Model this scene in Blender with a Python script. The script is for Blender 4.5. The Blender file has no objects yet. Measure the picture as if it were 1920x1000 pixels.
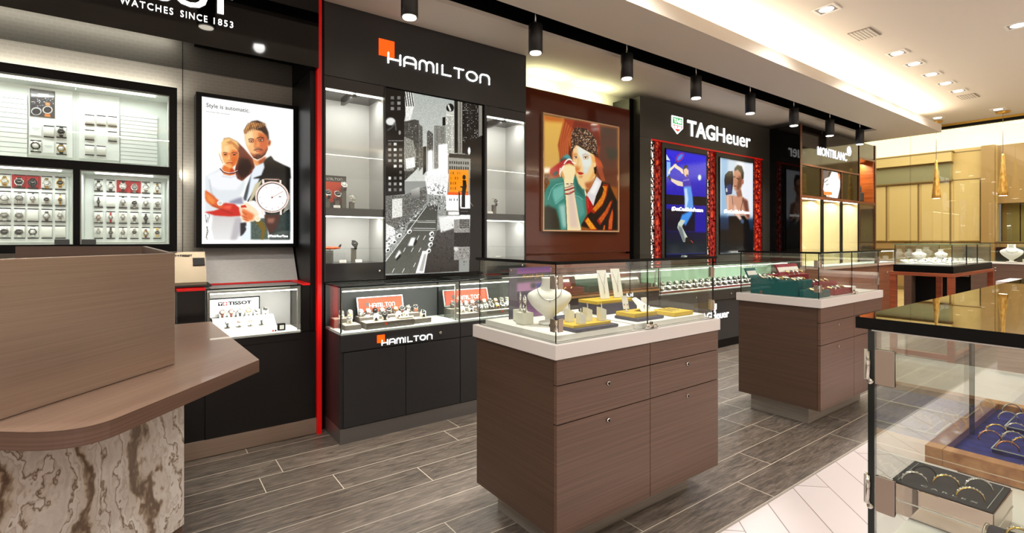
import bpy, bmesh, math, random
import numpy as np
from mathutils import Vector, Matrix, Euler
SC = bpy.context.scene
COL = SC.collection
R = math.radians
random.seed(7)

# ------------------------------------------------------------------ camera
CS, SN, FPX, CPX, CPY, EYE = .5906, .807, 941., 960., 449., 1.25
cam_data = bpy.data.cameras.new('camera')
cam_data.sensor_width = 36
cam_data.lens = FPX / 1920 * 36
cam_data.shift_y = -(500 - CPY) / 1920
cam_data.clip_start = .02
cam = bpy.data.objects.new('camera', cam_data)
COL.objects.link(cam)
cam.location = (0, 0, EYE)
cam.rotation_euler = (R(90), 0, -math.asin(CS))
SC.camera = cam

def on_y(px, py, Y):          # measured point of a plane parallel to the brand wall -> (X, Z)
    r = (px - CPX) / FPX; t = (CS + SN * r) / (SN - CS * r); X = t * Y; d = CS * X + SN * Y
    return X, EYE - (py - CPY) * d / FPX
def on_z(px, py, z):          # measured point of a level surface -> (X, Y)
    d = FPX * (EYE - z) / (py - CPY); xc = (px - CPX) / FPX * d
    return xc * SN + d * CS, -xc * CS + d * SN

# ------------------------------------------------------------------ world, exposure
world = bpy.data.worlds.new('world'); SC.world = world
world.use_nodes = True
world.node_tree.nodes['Background'].inputs[0].default_value = (1, .93, .84, 1)
world.node_tree.nodes['Background'].inputs[1].default_value = .25
SC.view_settings.view_transform = 'Standard'
SC.view_settings.look = 'None'
SC.view_settings.gamma = 1
SC.view_settings.exposure = 0.06
cy = SC.cycles
cy.use_denoising = True
cy.max_bounces = 9; cy.diffuse_bounces = 4; cy.glossy_bounces = 4; cy.transmission_bounces = 4
cy.transparent_max_bounces = 28
cy.caustics_reflective = False; cy.caustics_refractive = False
cy.sample_clamp_indirect = 4

LN = [0]
def light(kind, loc, power, color=(1, .93, .84), size=.05, sizey=None, spot=120, blend=.6, rot=(0, 0, 0), target=None):
    l = bpy.data.lights.new('light', kind)
    l.energy = power; l.color = color
    if kind == 'AREA':
        l.size = size
        if sizey: l.shape = 'RECTANGLE'; l.size_y = sizey
    else:
        l.shadow_soft_size = size
        if kind == 'SPOT': l.spot_size = R(spot); l.spot_blend = blend
    o = bpy.data.objects.new('light', l); COL.objects.link(o)
    o.location = loc
    if target is not None:
        o.rotation_euler = (Vector(target) - Vector(loc)).to_track_quat('-Z', 'Y').to_euler()
    else: o.rotation_euler = rot
    return o

WARM = (1, .94, .86); NEUT = (1, .98, .95); COOL = (.93, .97, 1)
KD = 1.0
# recessed downlights of the high ceiling, in view and in the rest of the shop
DOWN = [(4.54, 1.81), (6.19, 1.81), (6.71, 1.81), (7.3, 1.81), (7.86, 1.81), (8.39, 1.81), (9.99, 2.40), (10.05, 1.72), (6.25, .94)]
DOWN_OUT = [(.9, 1.2), (2.6, 1.81), (-1.0, 1.2), (.6, -.4), (2.6, -.4), (4.6, -.8), (8.2, .2), (-1.2, -.6), (1.4, -2.2), (4.4, -2.4), (7.4, -2.0), (-1.4, 2.2)]
HI = 3.15
for (x, y) in DOWN + DOWN_OUT:
    light('SPOT', (x, y, HI - .03), 74 * KD, NEUT, .05, spot=150, blend=.8)
# added spots without fixtures, brightening the island, table and foreground showcases
for (x, y, w_) in ((1.76, 1.70, 250), (4.07, 1.74, 160), (1.05, -.05, 120), (7.4, 1.72, 100)):
    light('SPOT', (x, y + .08, HI - .03), w_, (1, .98, .95), .04, spot=34, blend=.5, target=(x, y, .9))
# cove washes on the high ceiling behind the soffit edge
light('AREA', (4.2, 2.42, 2.97), 90 * KD, (1, .86, .66), 10.4, .10, rot=(R(180 + 28), 0, 0))
light('AREA', (4.2, -3.6, 2.97), 90 * KD, (1, .88, .7), 10.4, .10, rot=(R(180 - 28), 0, 0))  # opposite wash is out of view, added with its soffit as fill
# added unseen fill panels along the opposite and left walls, no displays there
light('AREA', (3.5, -4.3, 1.5), 55, (1, .96, .92), 12.5, 2.2, rot=(R(90), 0, 0))
light('AREA', (-2.85, .2, 1.5), 18, (1, .96, .92), 6.5, 2.2, rot=(R(90), 0, R(-90)))
# track spots of the brand wall
SPX = [2.85 * (.459 + .3475 * i) for i in range(-3, 8)]
for x in SPX:
    light('SPOT', (x, 2.85, 2.595), 34 * KD, (1, .92, .8), .04, spot=95, blend=.7, target=(x, 3.15, 0))

# ------------------------------------------------------------------ materials
def lin(c):
    c = c / 255.
    return c / 12.92 if c <= .04045 else ((c + .055) / 1.055) ** 2.4
def col(t): return (lin(t[0]), lin(t[1]), lin(t[2]), 1)
MATS = {}
def mat(name, c=(128, 128, 128), rough=.5, metal=0, emit=None, es=1, spec=.5, coat=0):
    if name in MATS: return MATS[name]
    m = bpy.data.materials.new(name); m.use_nodes = True
    b = m.node_tree.nodes['Principled BSDF']
    b.inputs['Base Color'].default_value = col(c)
    b.inputs['Roughness'].default_value = rough
    b.inputs['Metallic'].default_value = metal
    b.inputs['Specular IOR Level'].default_value = spec
    b.inputs['Coat Weight'].default_value = coat
    b.inputs['Coat Roughness'].default_value = .03
    if emit:
        b.inputs['Emission Color'].default_value = col(emit)
        b.inputs['Emission Strength'].default_value = es
    MATS[name] = m
    return m
def nodes(m): return m.node_tree.nodes, m.node_tree.links, m.node_tree.nodes['Principled BSDF']
def grain(name, c1, c2, scale=(2, 60, 60), rough=.45, bump=.0, detail=4, metal=0, c3=None, coat=0, lo=.35, hi=.65):
    m = mat(name, c1, rough, metal, coat=coat); n, l, b = nodes(m)
    tc = n.new('ShaderNodeTexCoord'); mp = n.new('ShaderNodeMapping'); mp.inputs['Scale'].default_value = scale
    nz = n.new('ShaderNodeTexNoise'); nz.inputs['Scale'].default_value = 1; nz.inputs['Detail'].default_value = detail
    cr = n.new('ShaderNodeValToRGB'); cr.color_ramp.elements[0].position = lo; cr.color_ramp.elements[1].position = hi
    cr.color_ramp.elements[0].color = col(c1); cr.color_ramp.elements[1].color = col(c2)
    if c3:
        e = cr.color_ramp.elements.new((lo + hi) / 2); e.color = col(c3)
    l.new(tc.outputs['Object'], mp.inputs[0]); l.new(mp.outputs[0], nz.inputs['Vector'])
    l.new(nz.outputs['Fac'], cr.inputs[0]); l.new(cr.outputs[0], b.inputs['Base Color'])
    if bump:
        bp = n.new('ShaderNodeBump'); bp.inputs['Strength'].default_value = bump; bp.inputs['Distance'].default_value = .002
        l.new(nz.outputs['Fac'], bp.inputs['Height']); l.new(bp.outputs[0], b.inputs['Normal'])
    return m
def glass_mat(name, tint=(235, 245, 240), ior=1.45, gl=(1, 1, 1)):
    m = bpy.data.materials.new(name); m.use_nodes = True; n = m.node_tree.nodes; l = m.node_tree.links; n.clear()
    out = n.new('ShaderNodeOutputMaterial'); mx = n.new('ShaderNodeMixShader'); tr = n.new('ShaderNodeBsdfTransparent'); g = n.new('ShaderNodeBsdfGlossy')
    fr = n.new('ShaderNodeFresnel'); fr.inputs['IOR'].default_value = ior
    ge = n.new('ShaderNodeNewGeometry'); ma = n.new('ShaderNodeMath'); ma.operation = 'MULTIPLY_ADD'; ma.inputs[1].default_value = 1 / ior - ior; ma.inputs[2].default_value = ior
    l.new(ge.outputs['Backfacing'], ma.inputs[0]); l.new(ma.outputs[0], fr.inputs['IOR'])
    tr.inputs[0].default_value = col(tint); g.inputs['Roughness'].default_value = 0; g.inputs[0].default_value = (*gl, 1)
    l.new(fr.outputs[0], mx.inputs[0]); l.new(tr.outputs[0], mx.inputs[1]); l.new(g.outputs[0], mx.inputs[2]); l.new(mx.outputs[0], out.inputs[0])
    MATS[name] = m
    return m
GLASS = glass_mat('clear_glass', (250, 252, 250))
GLASS_TOP = glass_mat('grey_glass', (238, 238, 234), 1.5)
GLASS_EDGE = mat('glass_edge_dark', (14, 22, 20), .15)
GLASS_TEAL = mat('glass_edge_teal', (70, 140, 122), .15)
WHITE = mat('white_paint', (236, 233, 228), .6)
CEIL = mat('ceiling_paint', (226, 217, 205), .8)
CEIL_LOW = mat('soffit_paint', (214, 204, 190), .8)
WOODB = grain('brown_laminate', (88, 65, 52), (104, 78, 64), (1.5, 1.5, 230), .42, bump=.03)
WOODX = grain('brown_laminate_shaded', (72, 53, 42), (86, 64, 51), (1.5, 1.5, 230), .42, bump=.03)  # darker copy of the laminate, side shade put into its colour
SLAB = mat('blush_solid_surface', (216, 209, 204), .35)
STEEL = grain('brushed_steel', (150, 142, 132), (170, 162, 152), (2, 2, 220), .36, metal=.45)
BRONZE = grain('brushed_champagne', (164, 142, 127), (174, 152, 136), (2, 2, 330), .30, metal=.7, detail=2)
CHROME = mat('polished_chrome', (225, 222, 216), .08, 1)
SILVER = mat('silver_metal', (212, 210, 204), .2, 1)
GOLD = mat('gold_metal', (214, 170, 84), .22, 1)
ROSE = mat('rose_gold_metal', (206, 140, 112), .22, 1)
BLACK = mat('black_satin', (6, 5, 5), .4, spec=.15)
BLACKG = mat('black_gloss', (5, 4, 4), .04, spec=.5)
BLACKM = mat('black_leather', (20, 18, 18), .6)
CHAR = mat('charcoal_panel', (40, 39, 40), .42)
CHARG = mat('charcoal_gloss', (52, 52, 53), .10)
RED = mat('red_self_glow', (206, 12, 14), .3, emit=(200, 8, 8), es=.22)  # slight glow put into the red; counter edges and logos are no lamps
REDC = mat('red_cloth', (176, 16, 22), .7)
ORANGE = mat('orange_card', (206, 62, 10), .55)
GREYF = mat('grey_leatherette', (84, 80, 76), .6)
CREAM = mat('cream_leatherette', (222, 216, 200), .6)
WPIL = mat('white_leatherette', (232, 232, 226), .5)
DIALW = mat('white_dial', (240, 238, 232), .3)
DIALK = mat('black_dial', (18, 18, 20), .25)
DIALG = mat('grey_dial', (130, 128, 122), .3)
BROWNL = mat('brown_leather', (92, 44, 26), .55)
LED = mat('led_strip', (255, 250, 240), .5, emit=(255, 250, 236), es=7)
LEDW = mat('warm_led', (255, 240, 210), .5, emit=(255, 240, 210), es=9)
SIGNW = mat('sign_white', (255, 255, 255), .4, emit=(255, 255, 252), es=2.2)
SIGNO = mat('sign_orange', (255, 92, 10), .4, emit=(255, 78, 6), es=1.15)

# ------------------------------------------------------------------ mesh builder
WL = {}                                     # world location of parents
class B:
    def __init__(s): s.bm = bmesh.new(); s.mats = []
    def mi(s, m):
        if m is None: return 0
        if m not in s.mats: s.mats.append(m)
        return s.mats.index(m)
    def box(s, x0, x1, y0, y1, z0, z1, m=None, bevel=0, M=None, edge=None):
        vs = [Vector((x, y, z)) for z in (z0, z1) for y in (y0, y1) for x in (x0, x1)]
        if M: vs = [M @ v for v in vs]
        v = [s.bm.verts.new(p) for p in vs]
        fs = []
        q = [(0, 2, 3, 1), (4, 5, 7, 6), (0, 1, 5, 4), (2, 6, 7, 3), (0, 4, 6, 2), (1, 3, 7, 5)]
        ax = [2, 2, 1, 1, 0, 0]
        dims = (x1 - x0, y1 - y0, z1 - z0); thin = dims.index(min(dims))
        i = s.mi(m); ie = s.mi(edge) if edge else i
        for k, f in enumerate(q):
            F = s.bm.faces.new([v[j] for j in f]); F.material_index = i if (edge is None or ax[k] == thin) else ie; fs.append(F)
        if bevel:
            es = list({e for F in fs for e in F.edges})
            bmesh.ops.bevel(s.bm, geom=es, offset=bevel, segments=2, affect='EDGES', profile=.6)
        return s
    def poly(s, pts, m=None):
        F = s.bm.faces.new([s.bm.verts.new(p) for p in pts]); F.material_index = s.mi(m); return s
    def prism(s, pts, vec, m=None, bevel=0):       # extrude a 3d polygon along vec
        vec = Vector(vec); a = [s.bm.verts.new(Vector(p)) for p in pts]; b = [s.bm.verts.new(Vector(p) + vec) for p in pts]
        i = s.mi(m); n = len(a); fs = []
        fs.append(s.bm.faces.new(a[::-1])); fs.append(s.bm.faces.new(b))
        for k in range(n): fs.append(s.bm.faces.new((a[k], a[(k + 1) % n], b[(k + 1) % n], b[k])))
        for F in fs: F.material_index = i
        if bevel:
            es = list({e for F in fs for e in F.edges})
            bmesh.ops.bevel(s.bm, geom=es, offset=bevel, segments=2, affect='EDGES', profile=.6)
        return s
    def lathe(s, prof, c=(0, 0, 0), seg=24, m=None, M=None, sx=1, sy=1):   # prof (r,z) rings
        i = s.mi(m); rings = []
        for (r, z) in prof:
            if r < 1e-6:
                p = Vector((c[0], c[1], c[2] + z)); rings.append([s.bm.verts.new(M @ p if M else p)]); continue
            rg = []
            for k in range(seg):
                a = 2 * math.pi * k / seg
                p = Vector((c[0] + r * math.cos(a) * sx, c[1] + r * math.sin(a) * sy, c[2] + z)); rg.append(s.bm.verts.new(M @ p if M else p))
            rings.append(rg)
        for A, C in zip(rings, rings[1:]):
            for k in range(seg):
                k2 = (k + 1) % seg
                if len(A) == 1 and len(C) == 1: continue
                if len(A) == 1: F = s.bm.faces.new((A[0], C[k2], C[k]))
                elif len(C) == 1: F = s.bm.faces.new((A[k], A[k2], C[0]))
                else: F = s.bm.faces.new((A[k], A[k2], C[k2], C[k]))
                F.material_index = i; F.smooth = True
        return s
    def cyl(s, p0, p1, r, seg=16, m=None, r2=None):
        p0 = Vector(p0); p1 = Vector(p1); d = p1 - p0
        M = Matrix.Translation(p0) @ d.to_track_quat('Z', 'Y').to_matrix().to_4x4()
        r2 = r if r2 is None else r2
        return s.lathe([(0, 0), (r, 0), (r2, d.length), (0, d.length)], seg=seg, m=m, M=M)
    def tube(s, pts, r, seg=8, m=None, closed=False, flat=None):
        pts = [Vector(p) for p in pts]; n = len(pts); i = s.mi(m); rings = []
        up = Vector((0, 0, 1))
        for k, p in enumerate(pts):
            a = pts[(k - 1) % n] if (closed or k > 0) else p
            b = pts[(k + 1) % n] if (closed or k < n - 1) else p
            t = (b - a).normalized()
            u = t.cross(up)
            if u.length < .1: u = t.cross(Vector((1, 0, 0)))
            u.normalize(); w = u.cross(t).normalized()
            ru, rw = (r, r) if flat is None else flat
            rings.append([s.bm.verts.new(p + u * ru * math.cos(2 * math.pi * j / seg) + w * rw * math.sin(2 * math.pi * j / seg)) for j in range(seg)])
        m_ = n if closed else n - 1
        for k in range(m_):
            A, C = rings[k], rings[(k + 1) % n]
            for j in range(seg):
                F = s.bm.faces.new((A[j], A[(j + 1) % seg], C[(j + 1) % seg], C[j])); F.material_index = i; F.smooth = True
        if not closed:
            for rg, rev in ((rings[0], 1), (rings[-1], 0)):
                F = s.bm.faces.new(rg[::-1] if rev else rg); F.material_index = i
        return s
    def add_mesh(s, me, M, m=None):
        i = s.mi(m); v = [s.bm.verts.new(M @ q.co) for q in me.vertices]
        for p in me.polygons:
            try: F = s.bm.faces.new([v[k] for k in p.vertices]); F.material_index = i
            except ValueError: pass
        return s
    def obj(s, name, m=None, parent=None, **kw):
        off = WL.get(parent, Vector((0, 0, 0))) if parent else Vector((0, 0, 0))
        loc = Vector((0, 0, 0))
        bmesh.ops.recalc_face_normals(s.bm, faces=s.bm.faces[:])
        me = bpy.data.meshes.new(name)
        if not parent and not kw.pop('local', False) and s.bm.verts:
            xs = [v.co for v in s.bm.verts]
            loc = Vector(((min(p.x for p in xs) + max(p.x for p in xs)) / 2, (min(p.y for p in xs) + max(p.y for p in xs)) / 2, min(p.z for p in xs)))
        sh = off + loc
        for v in s.bm.verts: v.co -= sh
        s.bm.to_mesh(me); s.bm.free()
        for q in (s.mats or [m]): me.materials.append(q)
        if m is not None and not s.mats: pass
        elif m is not None and s.mats: 
            pass
        o = bpy.data.objects.new(name, me); COL.objects.link(o)
        if parent: o.parent = parent
        else: o.location = loc
        WL[o] = off if parent else loc
        for k, v in kw.items():
            if v is not None: o[k] = v
        return o
def thing(name, label, cat, loc=(0, 0, 0), group=None):
    o = bpy.data.objects.new(name, None); COL.objects.link(o); o.location = loc
    o.empty_display_size = .05
    o['label'] = label; o['category'] = cat
    if group: o['group'] = group
    WL[o] = Vector(loc)
    return o
def tag(o, label, cat, group=None):
    o['label'] = label; o['category'] = cat
    if group: o['group'] = group
    return o
def struct(name, b, m=None):
    o = b.obj(name, m); o['kind'] = 'structure'; return o
def bx(name, x0, x1, y0, y1, z0, z1, m, parent=None, bevel=0, edge=None, **kw):
    return B().box(x0, x1, y0, y1, z0, z1, m, bevel, edge=edge).obj(name, m, parent, **kw)
def pane(name, x0, x1, y0, y1, z0, z1, parent, g=None, e=None):
    return B().box(x0, x1, y0, y1, z0, z1, g or GLASS, edge=e or GLASS_EDGE).obj(name, None, parent)
def copy_tree(o, parent=None):
    c = o.copy(); COL.objects.link(c)
    if parent: c.parent = parent
    for ch in list(o.children): copy_tree(ch, c)
    return c

# ------------------------------------------------------------------ lettering
def text_mesh(s, bold=0.0, shear=0, space=1.0):
    cu = bpy.data.curves.new('t', 'FONT'); cu.body = s; cu.offset = bold; cu.resolution_u = 3; cu.shear = shear; cu.space_character = space
    ob = bpy.data.objects.new('t', cu); COL.objects.link(ob)
    dg = bpy.context.evaluated_depsgraph_get(); dg.update()
    me = bpy.data.meshes.new_from_object(ob.evaluated_get(dg))
    bpy.data.objects.remove(ob)
    return me
def text_in(b, s, o, xd, ud, w, h, m, bold=0, depth=.0, fitw=True, shear=0, space=1.0, mirror=False):
    """letters filling a w x h box from corner o along xd (reading direction) and ud (up)"""
    me = text_mesh(s, bold, shear, space)
    xs = [v.co.x for v in me.vertices]; ys = [v.co.y for v in me.vertices]
    x0, x1, y0, y1 = min(xs), max(xs), min(ys), max(ys)
    sx = w / (x1 - x0); sy = h / (y1 - y0)
    xd = Vector(xd).normalized(); ud = Vector(ud).normalized(); nd = xd.cross(ud)
    M = Matrix.Translation(Vector(o)) @ Matrix(((xd.x, ud.x, nd.x, 0), (xd.y, ud.y, nd.y, 0), (xd.z, ud.z, nd.z, 0), (0, 0, 0, 1))) @ Matrix.Diagonal((sx, sy, 1, 1)) @ Matrix.Translation((-x0, -y0, 0))
    i = b.mi(m)
    bm2 = bmesh.new(); bm2.from_mesh(me); bmesh.ops.remove_doubles(bm2, verts=bm2.verts, dist=1e-5)
    if depth:
        r = bmesh.ops.extrude_face_region(bm2, geom=bm2.faces[:])
        for v in r['geom']:
            if isinstance(v, bmesh.types.BMVert): v.co.z += depth
    mp = {v: b.bm.verts.new(M @ v.co) for v in bm2.verts}
    for f in bm2.faces:
        try: F = b.bm.faces.new([mp[v] for v in f.verts]); F.material_index = i
        except ValueError: pass
    bm2.free()
    return b
def stroke(b, pts, wd, M, m, depth=.004, closed=False):
    """flat rounded stroke with thickness, pts 2d"""
    pts = [Vector((p[0], p[1])) for p in pts]; i = b.mi(m); h = wd / 2
    def add(poly):
        a = [b.bm.verts.new(M @ Vector((p[0], p[1], 0))) for p in poly]; c = [b.bm.verts.new(M @ Vector((p[0], p[1], depth))) for p in poly]
        n = len(a); fs = [b.bm.faces.new(a[::-1]), b.bm.faces.new(c)]
        for k in range(n): fs.append(b.bm.faces.new((a[k], a[(k + 1) % n], c[(k + 1) % n], c[k])))
        for F in fs: F.material_index = i
    n = len(pts)
    for k in range(n if closed else n - 1):
        p, q = pts[k], pts[(k + 1) % n]; d = (q - p)
        if d.length < 1e-6: continue
        d.normalize(); w = Vector((-d.y, d.x)) * h
        add([p + w, p - w, q - w, q + w])
    for p in pts: add([(p.x + h * math.cos(a * math.pi / 5), p.y + h * math.sin(a * math.pi / 5)) for a in range(10)])
def arc(cx, cy, rx, ry, a0, a1, n=8): return [(cx + rx * math.cos(R(a0 + (a1 - a0) * k / n)), cy + ry * math.sin(R(a0 + (a1 - a0) * k / n))) for k in range(n + 1)]
def hamilton(b, o, w, h, m, xd=(1, 0, 0), ud=(0, 0, 1), depth=.004):
    xd = Vector(xd).normalized(); ud = Vector(ud).normalized(); nd = xd.cross(ud)
    M = Matrix.Translation(Vector(o)) @ Matrix(((xd.x, ud.x, nd.x, 0), (xd.y, ud.y, nd.y, 0), (xd.z, ud.z, nd.z, 0), (0, 0, 0, 1)))
    cw = [1.0, 1.0, 1.25, .16, .8, .9, 1.05, .95]; gap = .34
    tot = sum(cw) + gap * 7; k = w / tot; wd = h * .17; x = 0
    for ch, c in zip('HAMILTOn', cw):
        L, W_ = x * k, c * k; Rr = L + W_; r = min(W_ / 2, h * .4)
        if ch == 'H': S = [[(L, 0), (L, h)], [(Rr, 0), (Rr, h)], [(L, h * .42), (Rr, h * .42)]]
        if ch == 'A': S = [[(L, 0), (L, h - r)] + arc(L + r, h - r, r, r, 180, 90) + arc(Rr - r, h - r, r, r, 90, 0) + [(Rr, 0)], [(L, h * .38), (Rr, h * .38)]]
        if ch == 'M':
            r2 = W_ / 4; mid = L + W_ / 2
            S = [[(L, 0), (L, h - r2)] + arc(L + r2, h - r2, r2, r2, 180, 0) + [(mid, 0)], [(mid, h - r2)] + arc(mid + r2, h - r2, r2, r2, 180, 0) + [(Rr, 0)]]
        if ch == 'I': S = [[(L, 0), (L, h)]]
        if ch == 'L': S = [[(L, h), (L, 0), (Rr, 0)]]
        if ch == 'T': S = [[(L, h), (Rr, h)], [((L + Rr) / 2, h), ((L + Rr) / 2, 0)]]
        if ch == 'O': S = [arc((L + Rr) / 2, h / 2, W_ / 2, h / 2, 0, 360, 20)]
        if ch == 'n': S = [[(L, 0), (L, h - r)] + arc(L + r, h - r, r, r, 180, 90) + arc(Rr - r, h - r, r, r, 90, 0) + [(Rr, 0)]]
        for s_ in S: stroke(b, s_, wd, M, m, depth)
        x += c + gap
    return b

# ------------------------------------------------------------------ shell of the shop
XL, XR, YF, YB = -3.0, 10.72, -4.5, 3.9
LO, LIP = 2.83, 2.94
def plank_mat():
    m = mat('wood_look_planks', (120, 108, 98), .38, spec=.4); n, l, b = nodes(m)
    ge = n.new('ShaderNodeNewGeometry'); sp = n.new('ShaderNodeSeparateXYZ'); l.new(ge.outputs['Position'], sp.inputs[0])
    def mth(op, a, c=None, d=None):
        q = n.new('ShaderNodeMath'); q.operation = op
        for i, v in enumerate((a, c, d)):
            if v is None: continue
            if isinstance(v, (int, float)): q.inputs[i].default_value = v
            else: l.new(v, q.inputs[i])
        return q.outputs[0]
    W_, L_ = .1875, 1.09
    v = mth('DIVIDE', mth('SUBTRACT', sp.outputs[1], 1.21 - .1875), W_)
    row = mth('FLOOR', v); fv = mth('FRACT', v)
    wn = n.new('ShaderNodeTexWhiteNoise'); wn.noise_dimensions = '1D'; l.new(row, wn.inputs['W'])
    off = mth('MULTIPLY', wn.outputs[0], 5.0)
    u = mth('ADD', mth('DIVIDE', sp.outputs[0], L_), off); cell = mth('FLOOR', u); fu = mth('FRACT', u)
    gv = mth('LESS_THAN', fv, .022); gu = mth('LESS_THAN', fu, .0042)
    grout = mth('MAXIMUM', gv, gu)
    cb = n.new('ShaderNodeCombineXYZ'); l.new(row, cb.inputs[0]); l.new(cell, cb.inputs[1])
    w2 = n.new('ShaderNodeTexWhiteNoise'); w2.noise_dimensions = '2D'; l.new(cb.outputs[0], w2.inputs['Vector'])
    mp = n.new('ShaderNodeMapping'); mp.inputs['Scale'].default_value = (5.5, 46, 1); l.new(ge.outputs['Position'], mp.inputs[0])
    ad = n.new('ShaderNodeVectorMath'); ad.operation = 'ADD'; l.new(mp.outputs[0], ad.inputs[0])
    sc = n.new('ShaderNodeVectorMath'); sc.operation = 'SCALE'; sc.inputs['Scale'].default_value = 17; l.new(w2.outputs['Color'], sc.inputs[0]); l.new(sc.outputs[0], ad.inputs[1])
    nz = n.new('ShaderNodeTexNoise'); nz.inputs['Scale'].default_value = 1.3; nz.inputs['Detail'].default_value = 9; nz.inputs['Roughness'].default_value = .68; nz.inputs['Distortion'].default_value = .9
    l.new(ad.outputs[0], nz.inputs['Vector'])
    cr = n.new('ShaderNodeValToRGB'); e = cr.color_ramp.elements; e[0].position = .3; e[1].position = .72
    e[0].color = col((58, 51, 47)); e[1].color = col((136, 124, 112)); q = e.new(.5); q.color = col((101, 91, 82))
    l.new(nz.outputs['Fac'], cr.inputs[0])
    hs = n.new('ShaderNodeHueSaturation'); l.new(cr.outputs[0], hs.inputs['Color'])
    l.new(mth('ADD', mth('MULTIPLY', w2.outputs[0], .34), .80), hs.inputs['Value'])
    mx = n.new('ShaderNodeMix'); mx.data_type = 'RGBA'; l.new(grout, mx.inputs[0]); l.new(hs.outputs[0], mx.inputs[6]); mx.inputs[7].default_value = col((196, 186, 168))
    l.new(mx.outputs[2], b.inputs['Base Color'])
    bp = n.new('ShaderNodeBump'); bp.inputs['Strength'].default_value = .25; bp.inputs['Distance'].default_value = .003
    l.new(mth('SUBTRACT', nz.outputs['Fac'], grout), bp.inputs['Height']); l.new(bp.outputs[0], b.inputs['Normal'])
    return m
def tile_mat(name, c1, c2, grout, ang, bw, bh, mortar=.0025, rough=.3):
    m = mat(name, c1, rough); n, l, b = nodes(m)
    ge = n.new('ShaderNodeNewGeometry'); mp = n.new('ShaderNodeMapping'); mp.inputs['Rotation'].default_value = (0, 0, R(ang))
    br = n.new('ShaderNodeTexBrick'); br.inputs['Color1'].default_value = col(c1); br.inputs['Color2'].default_value = col(c2); br.inputs['Mortar'].default_value = col(grout)
    br.inputs['Scale'].default_value = 1; br.inputs['Mortar Size'].default_value = mortar; br.inputs['Mortar Smooth'].default_value = 0
    br.inputs['Brick Width'].default_value = bw; br.inputs['Row Height'].default_value = bh; br.offset = .5
    l.new(ge.outputs['Position'], mp.inputs[0]); l.new(mp.outputs[0], br.inputs['Vector']); l.new(br.outputs['Color'], b.inputs['Base Color'])
    return m
PLANK = plank_mat()
TILE = tile_mat('white_porcelain', (208, 198, 196), (200, 189, 187), (136, 124, 120), -47, .9, .184, .0025, .28)
MALLT = tile_mat('mall_tile', (214, 190, 140), (206, 182, 132), (150, 128, 88), 0, .6, .6, .006, .25)
struct('floor', B().box(XL, XR, 1.21, YB, -.06, 0, PLANK))
struct('floor', B().box(XL, XR, YF, 1.2, -.06, 0, TILE))
struct('trim_1', B().box(XL, XR, 1.2, 1.21, -.06, .001, STEEL))
struct('floor', B().box(XR, 17, -7, 8, -.06, 0, MALLT))
BEIGEW = mat('beige_wall', (206, 192, 172), .7)
WALLP = mat('woven_wallpaper', (176, 170, 158), .6)
n, l, b_ = nodes(WALLP)
ge = n.new('ShaderNodeNewGeometry'); mp = n.new('ShaderNodeMapping'); mp.inputs['Rotation'].default_value = (R(90), 0, 0); l.new(ge.outputs['Position'], mp.inputs[0])
br = n.new('ShaderNodeTexBrick'); br.inputs['Color1'].default_value = col((176, 170, 159)); br.inputs['Color2'].default_value = col((178, 172, 161)); br.inputs['Mortar'].default_value = col((184, 178, 167))
for k, v in (('Scale', 1), ('Mortar Size', .0035), ('Brick Width', .045), ('Row Height', .022)): br.inputs[k].default_value = v
l.new(mp.outputs[0], br.inputs['Vector']); l.new(br.outputs['Color'], b_.inputs['Base Color'])
struct('wall_back', B().box(XL, .90, 3.86, YB, 0, LO, WALLP).box(.195, .198, 3.8585, 3.861, .9, 2.6, BLACK))
struct('wall_back', B().box(.90, 9.62, 3.80, YB, 0, LO, mat('cream_wall', (228, 222, 200), .7)))
struct('wall_left', B().box(XL - .1, XL, YF, YB, 0, 3.2, BEIGEW))
struct('wall_front', B().box(XL, XR, YF - .1, YF, 0, 3.2, BEIGEW))
# ceiling: high field, low soffit with a black lighting slot, lip with cove behind it
struct('ceiling', B().box(XL, XR, YF, 2.62, HI, HI + .08, CEIL).box(9.56, XR, 2.62, YB, HI, HI + .08, CEIL).box(XL, 9.56, 2.62, 2.66, LIP, HI + .08, CEIL).box(9.52, 9.56, 2.62, YB, LIP, HI + .08, CEIL))
s = B()
SY0, SY1, SX1 = 2.734, 2.976, 8.54
s.box(XL, 9.48, 2.23, SY0, LO, LO + .03, CEIL_LOW).box(XL, 9.48, SY1, YB, LO, LO + .03, CEIL_LOW).box(SX1, 9.48, SY0, SY1, LO, LO + .03, CEIL_LOW)
s.box(XL, 9.48, 2.23, 2.26, LO + .03, LIP, CEIL_LOW).box(9.45, 9.48, 2.26, YB, LO + .03, LIP, CEIL_LOW)
s.box(XL, SX1, SY0 - .012, SY0, LO + .03, LO + .2, BLACK).box(XL, SX1, SY1, SY1 + .012, LO + .03, LO + .2, BLACK).box(XL, SX1 + .01, SY0, SY1, LO + .2, LO + .21, BLACK).box(SX1, SX1 + .012, SY0, SY1, LO + .03, LO + .2, BLACK)
struct('ceiling', s)
struct('ceiling', B().box(XL, XR, YF, -3.4, LO, LO + .03, CEIL_LOW).box(XL, XR, -3.43, -3.4, LO + .03, LIP, CEIL_LOW))
struct('trim_2', B().box(XR - .06, XR + .02, YF, YB, HI - .035, HI, mat('gilt_trim', (200, 160, 70), .3, .8)).box(XR - .05, XR + .03, YF, YB, HI - .075, HI - .035, BLACK))

# shopfront glass to the mall
for k, (a, c_) in enumerate([(3.9, 2.95), (2.94, 1.82), (1.81, .5), (.49, -.9), (-.91, -2.6), (-2.61, -4.5)]):
    o = pane('window_%d' % (k + 1), XR, XR + .012, c_, a, .02, HI - .075, None); o['kind'] = 'structure'
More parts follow.
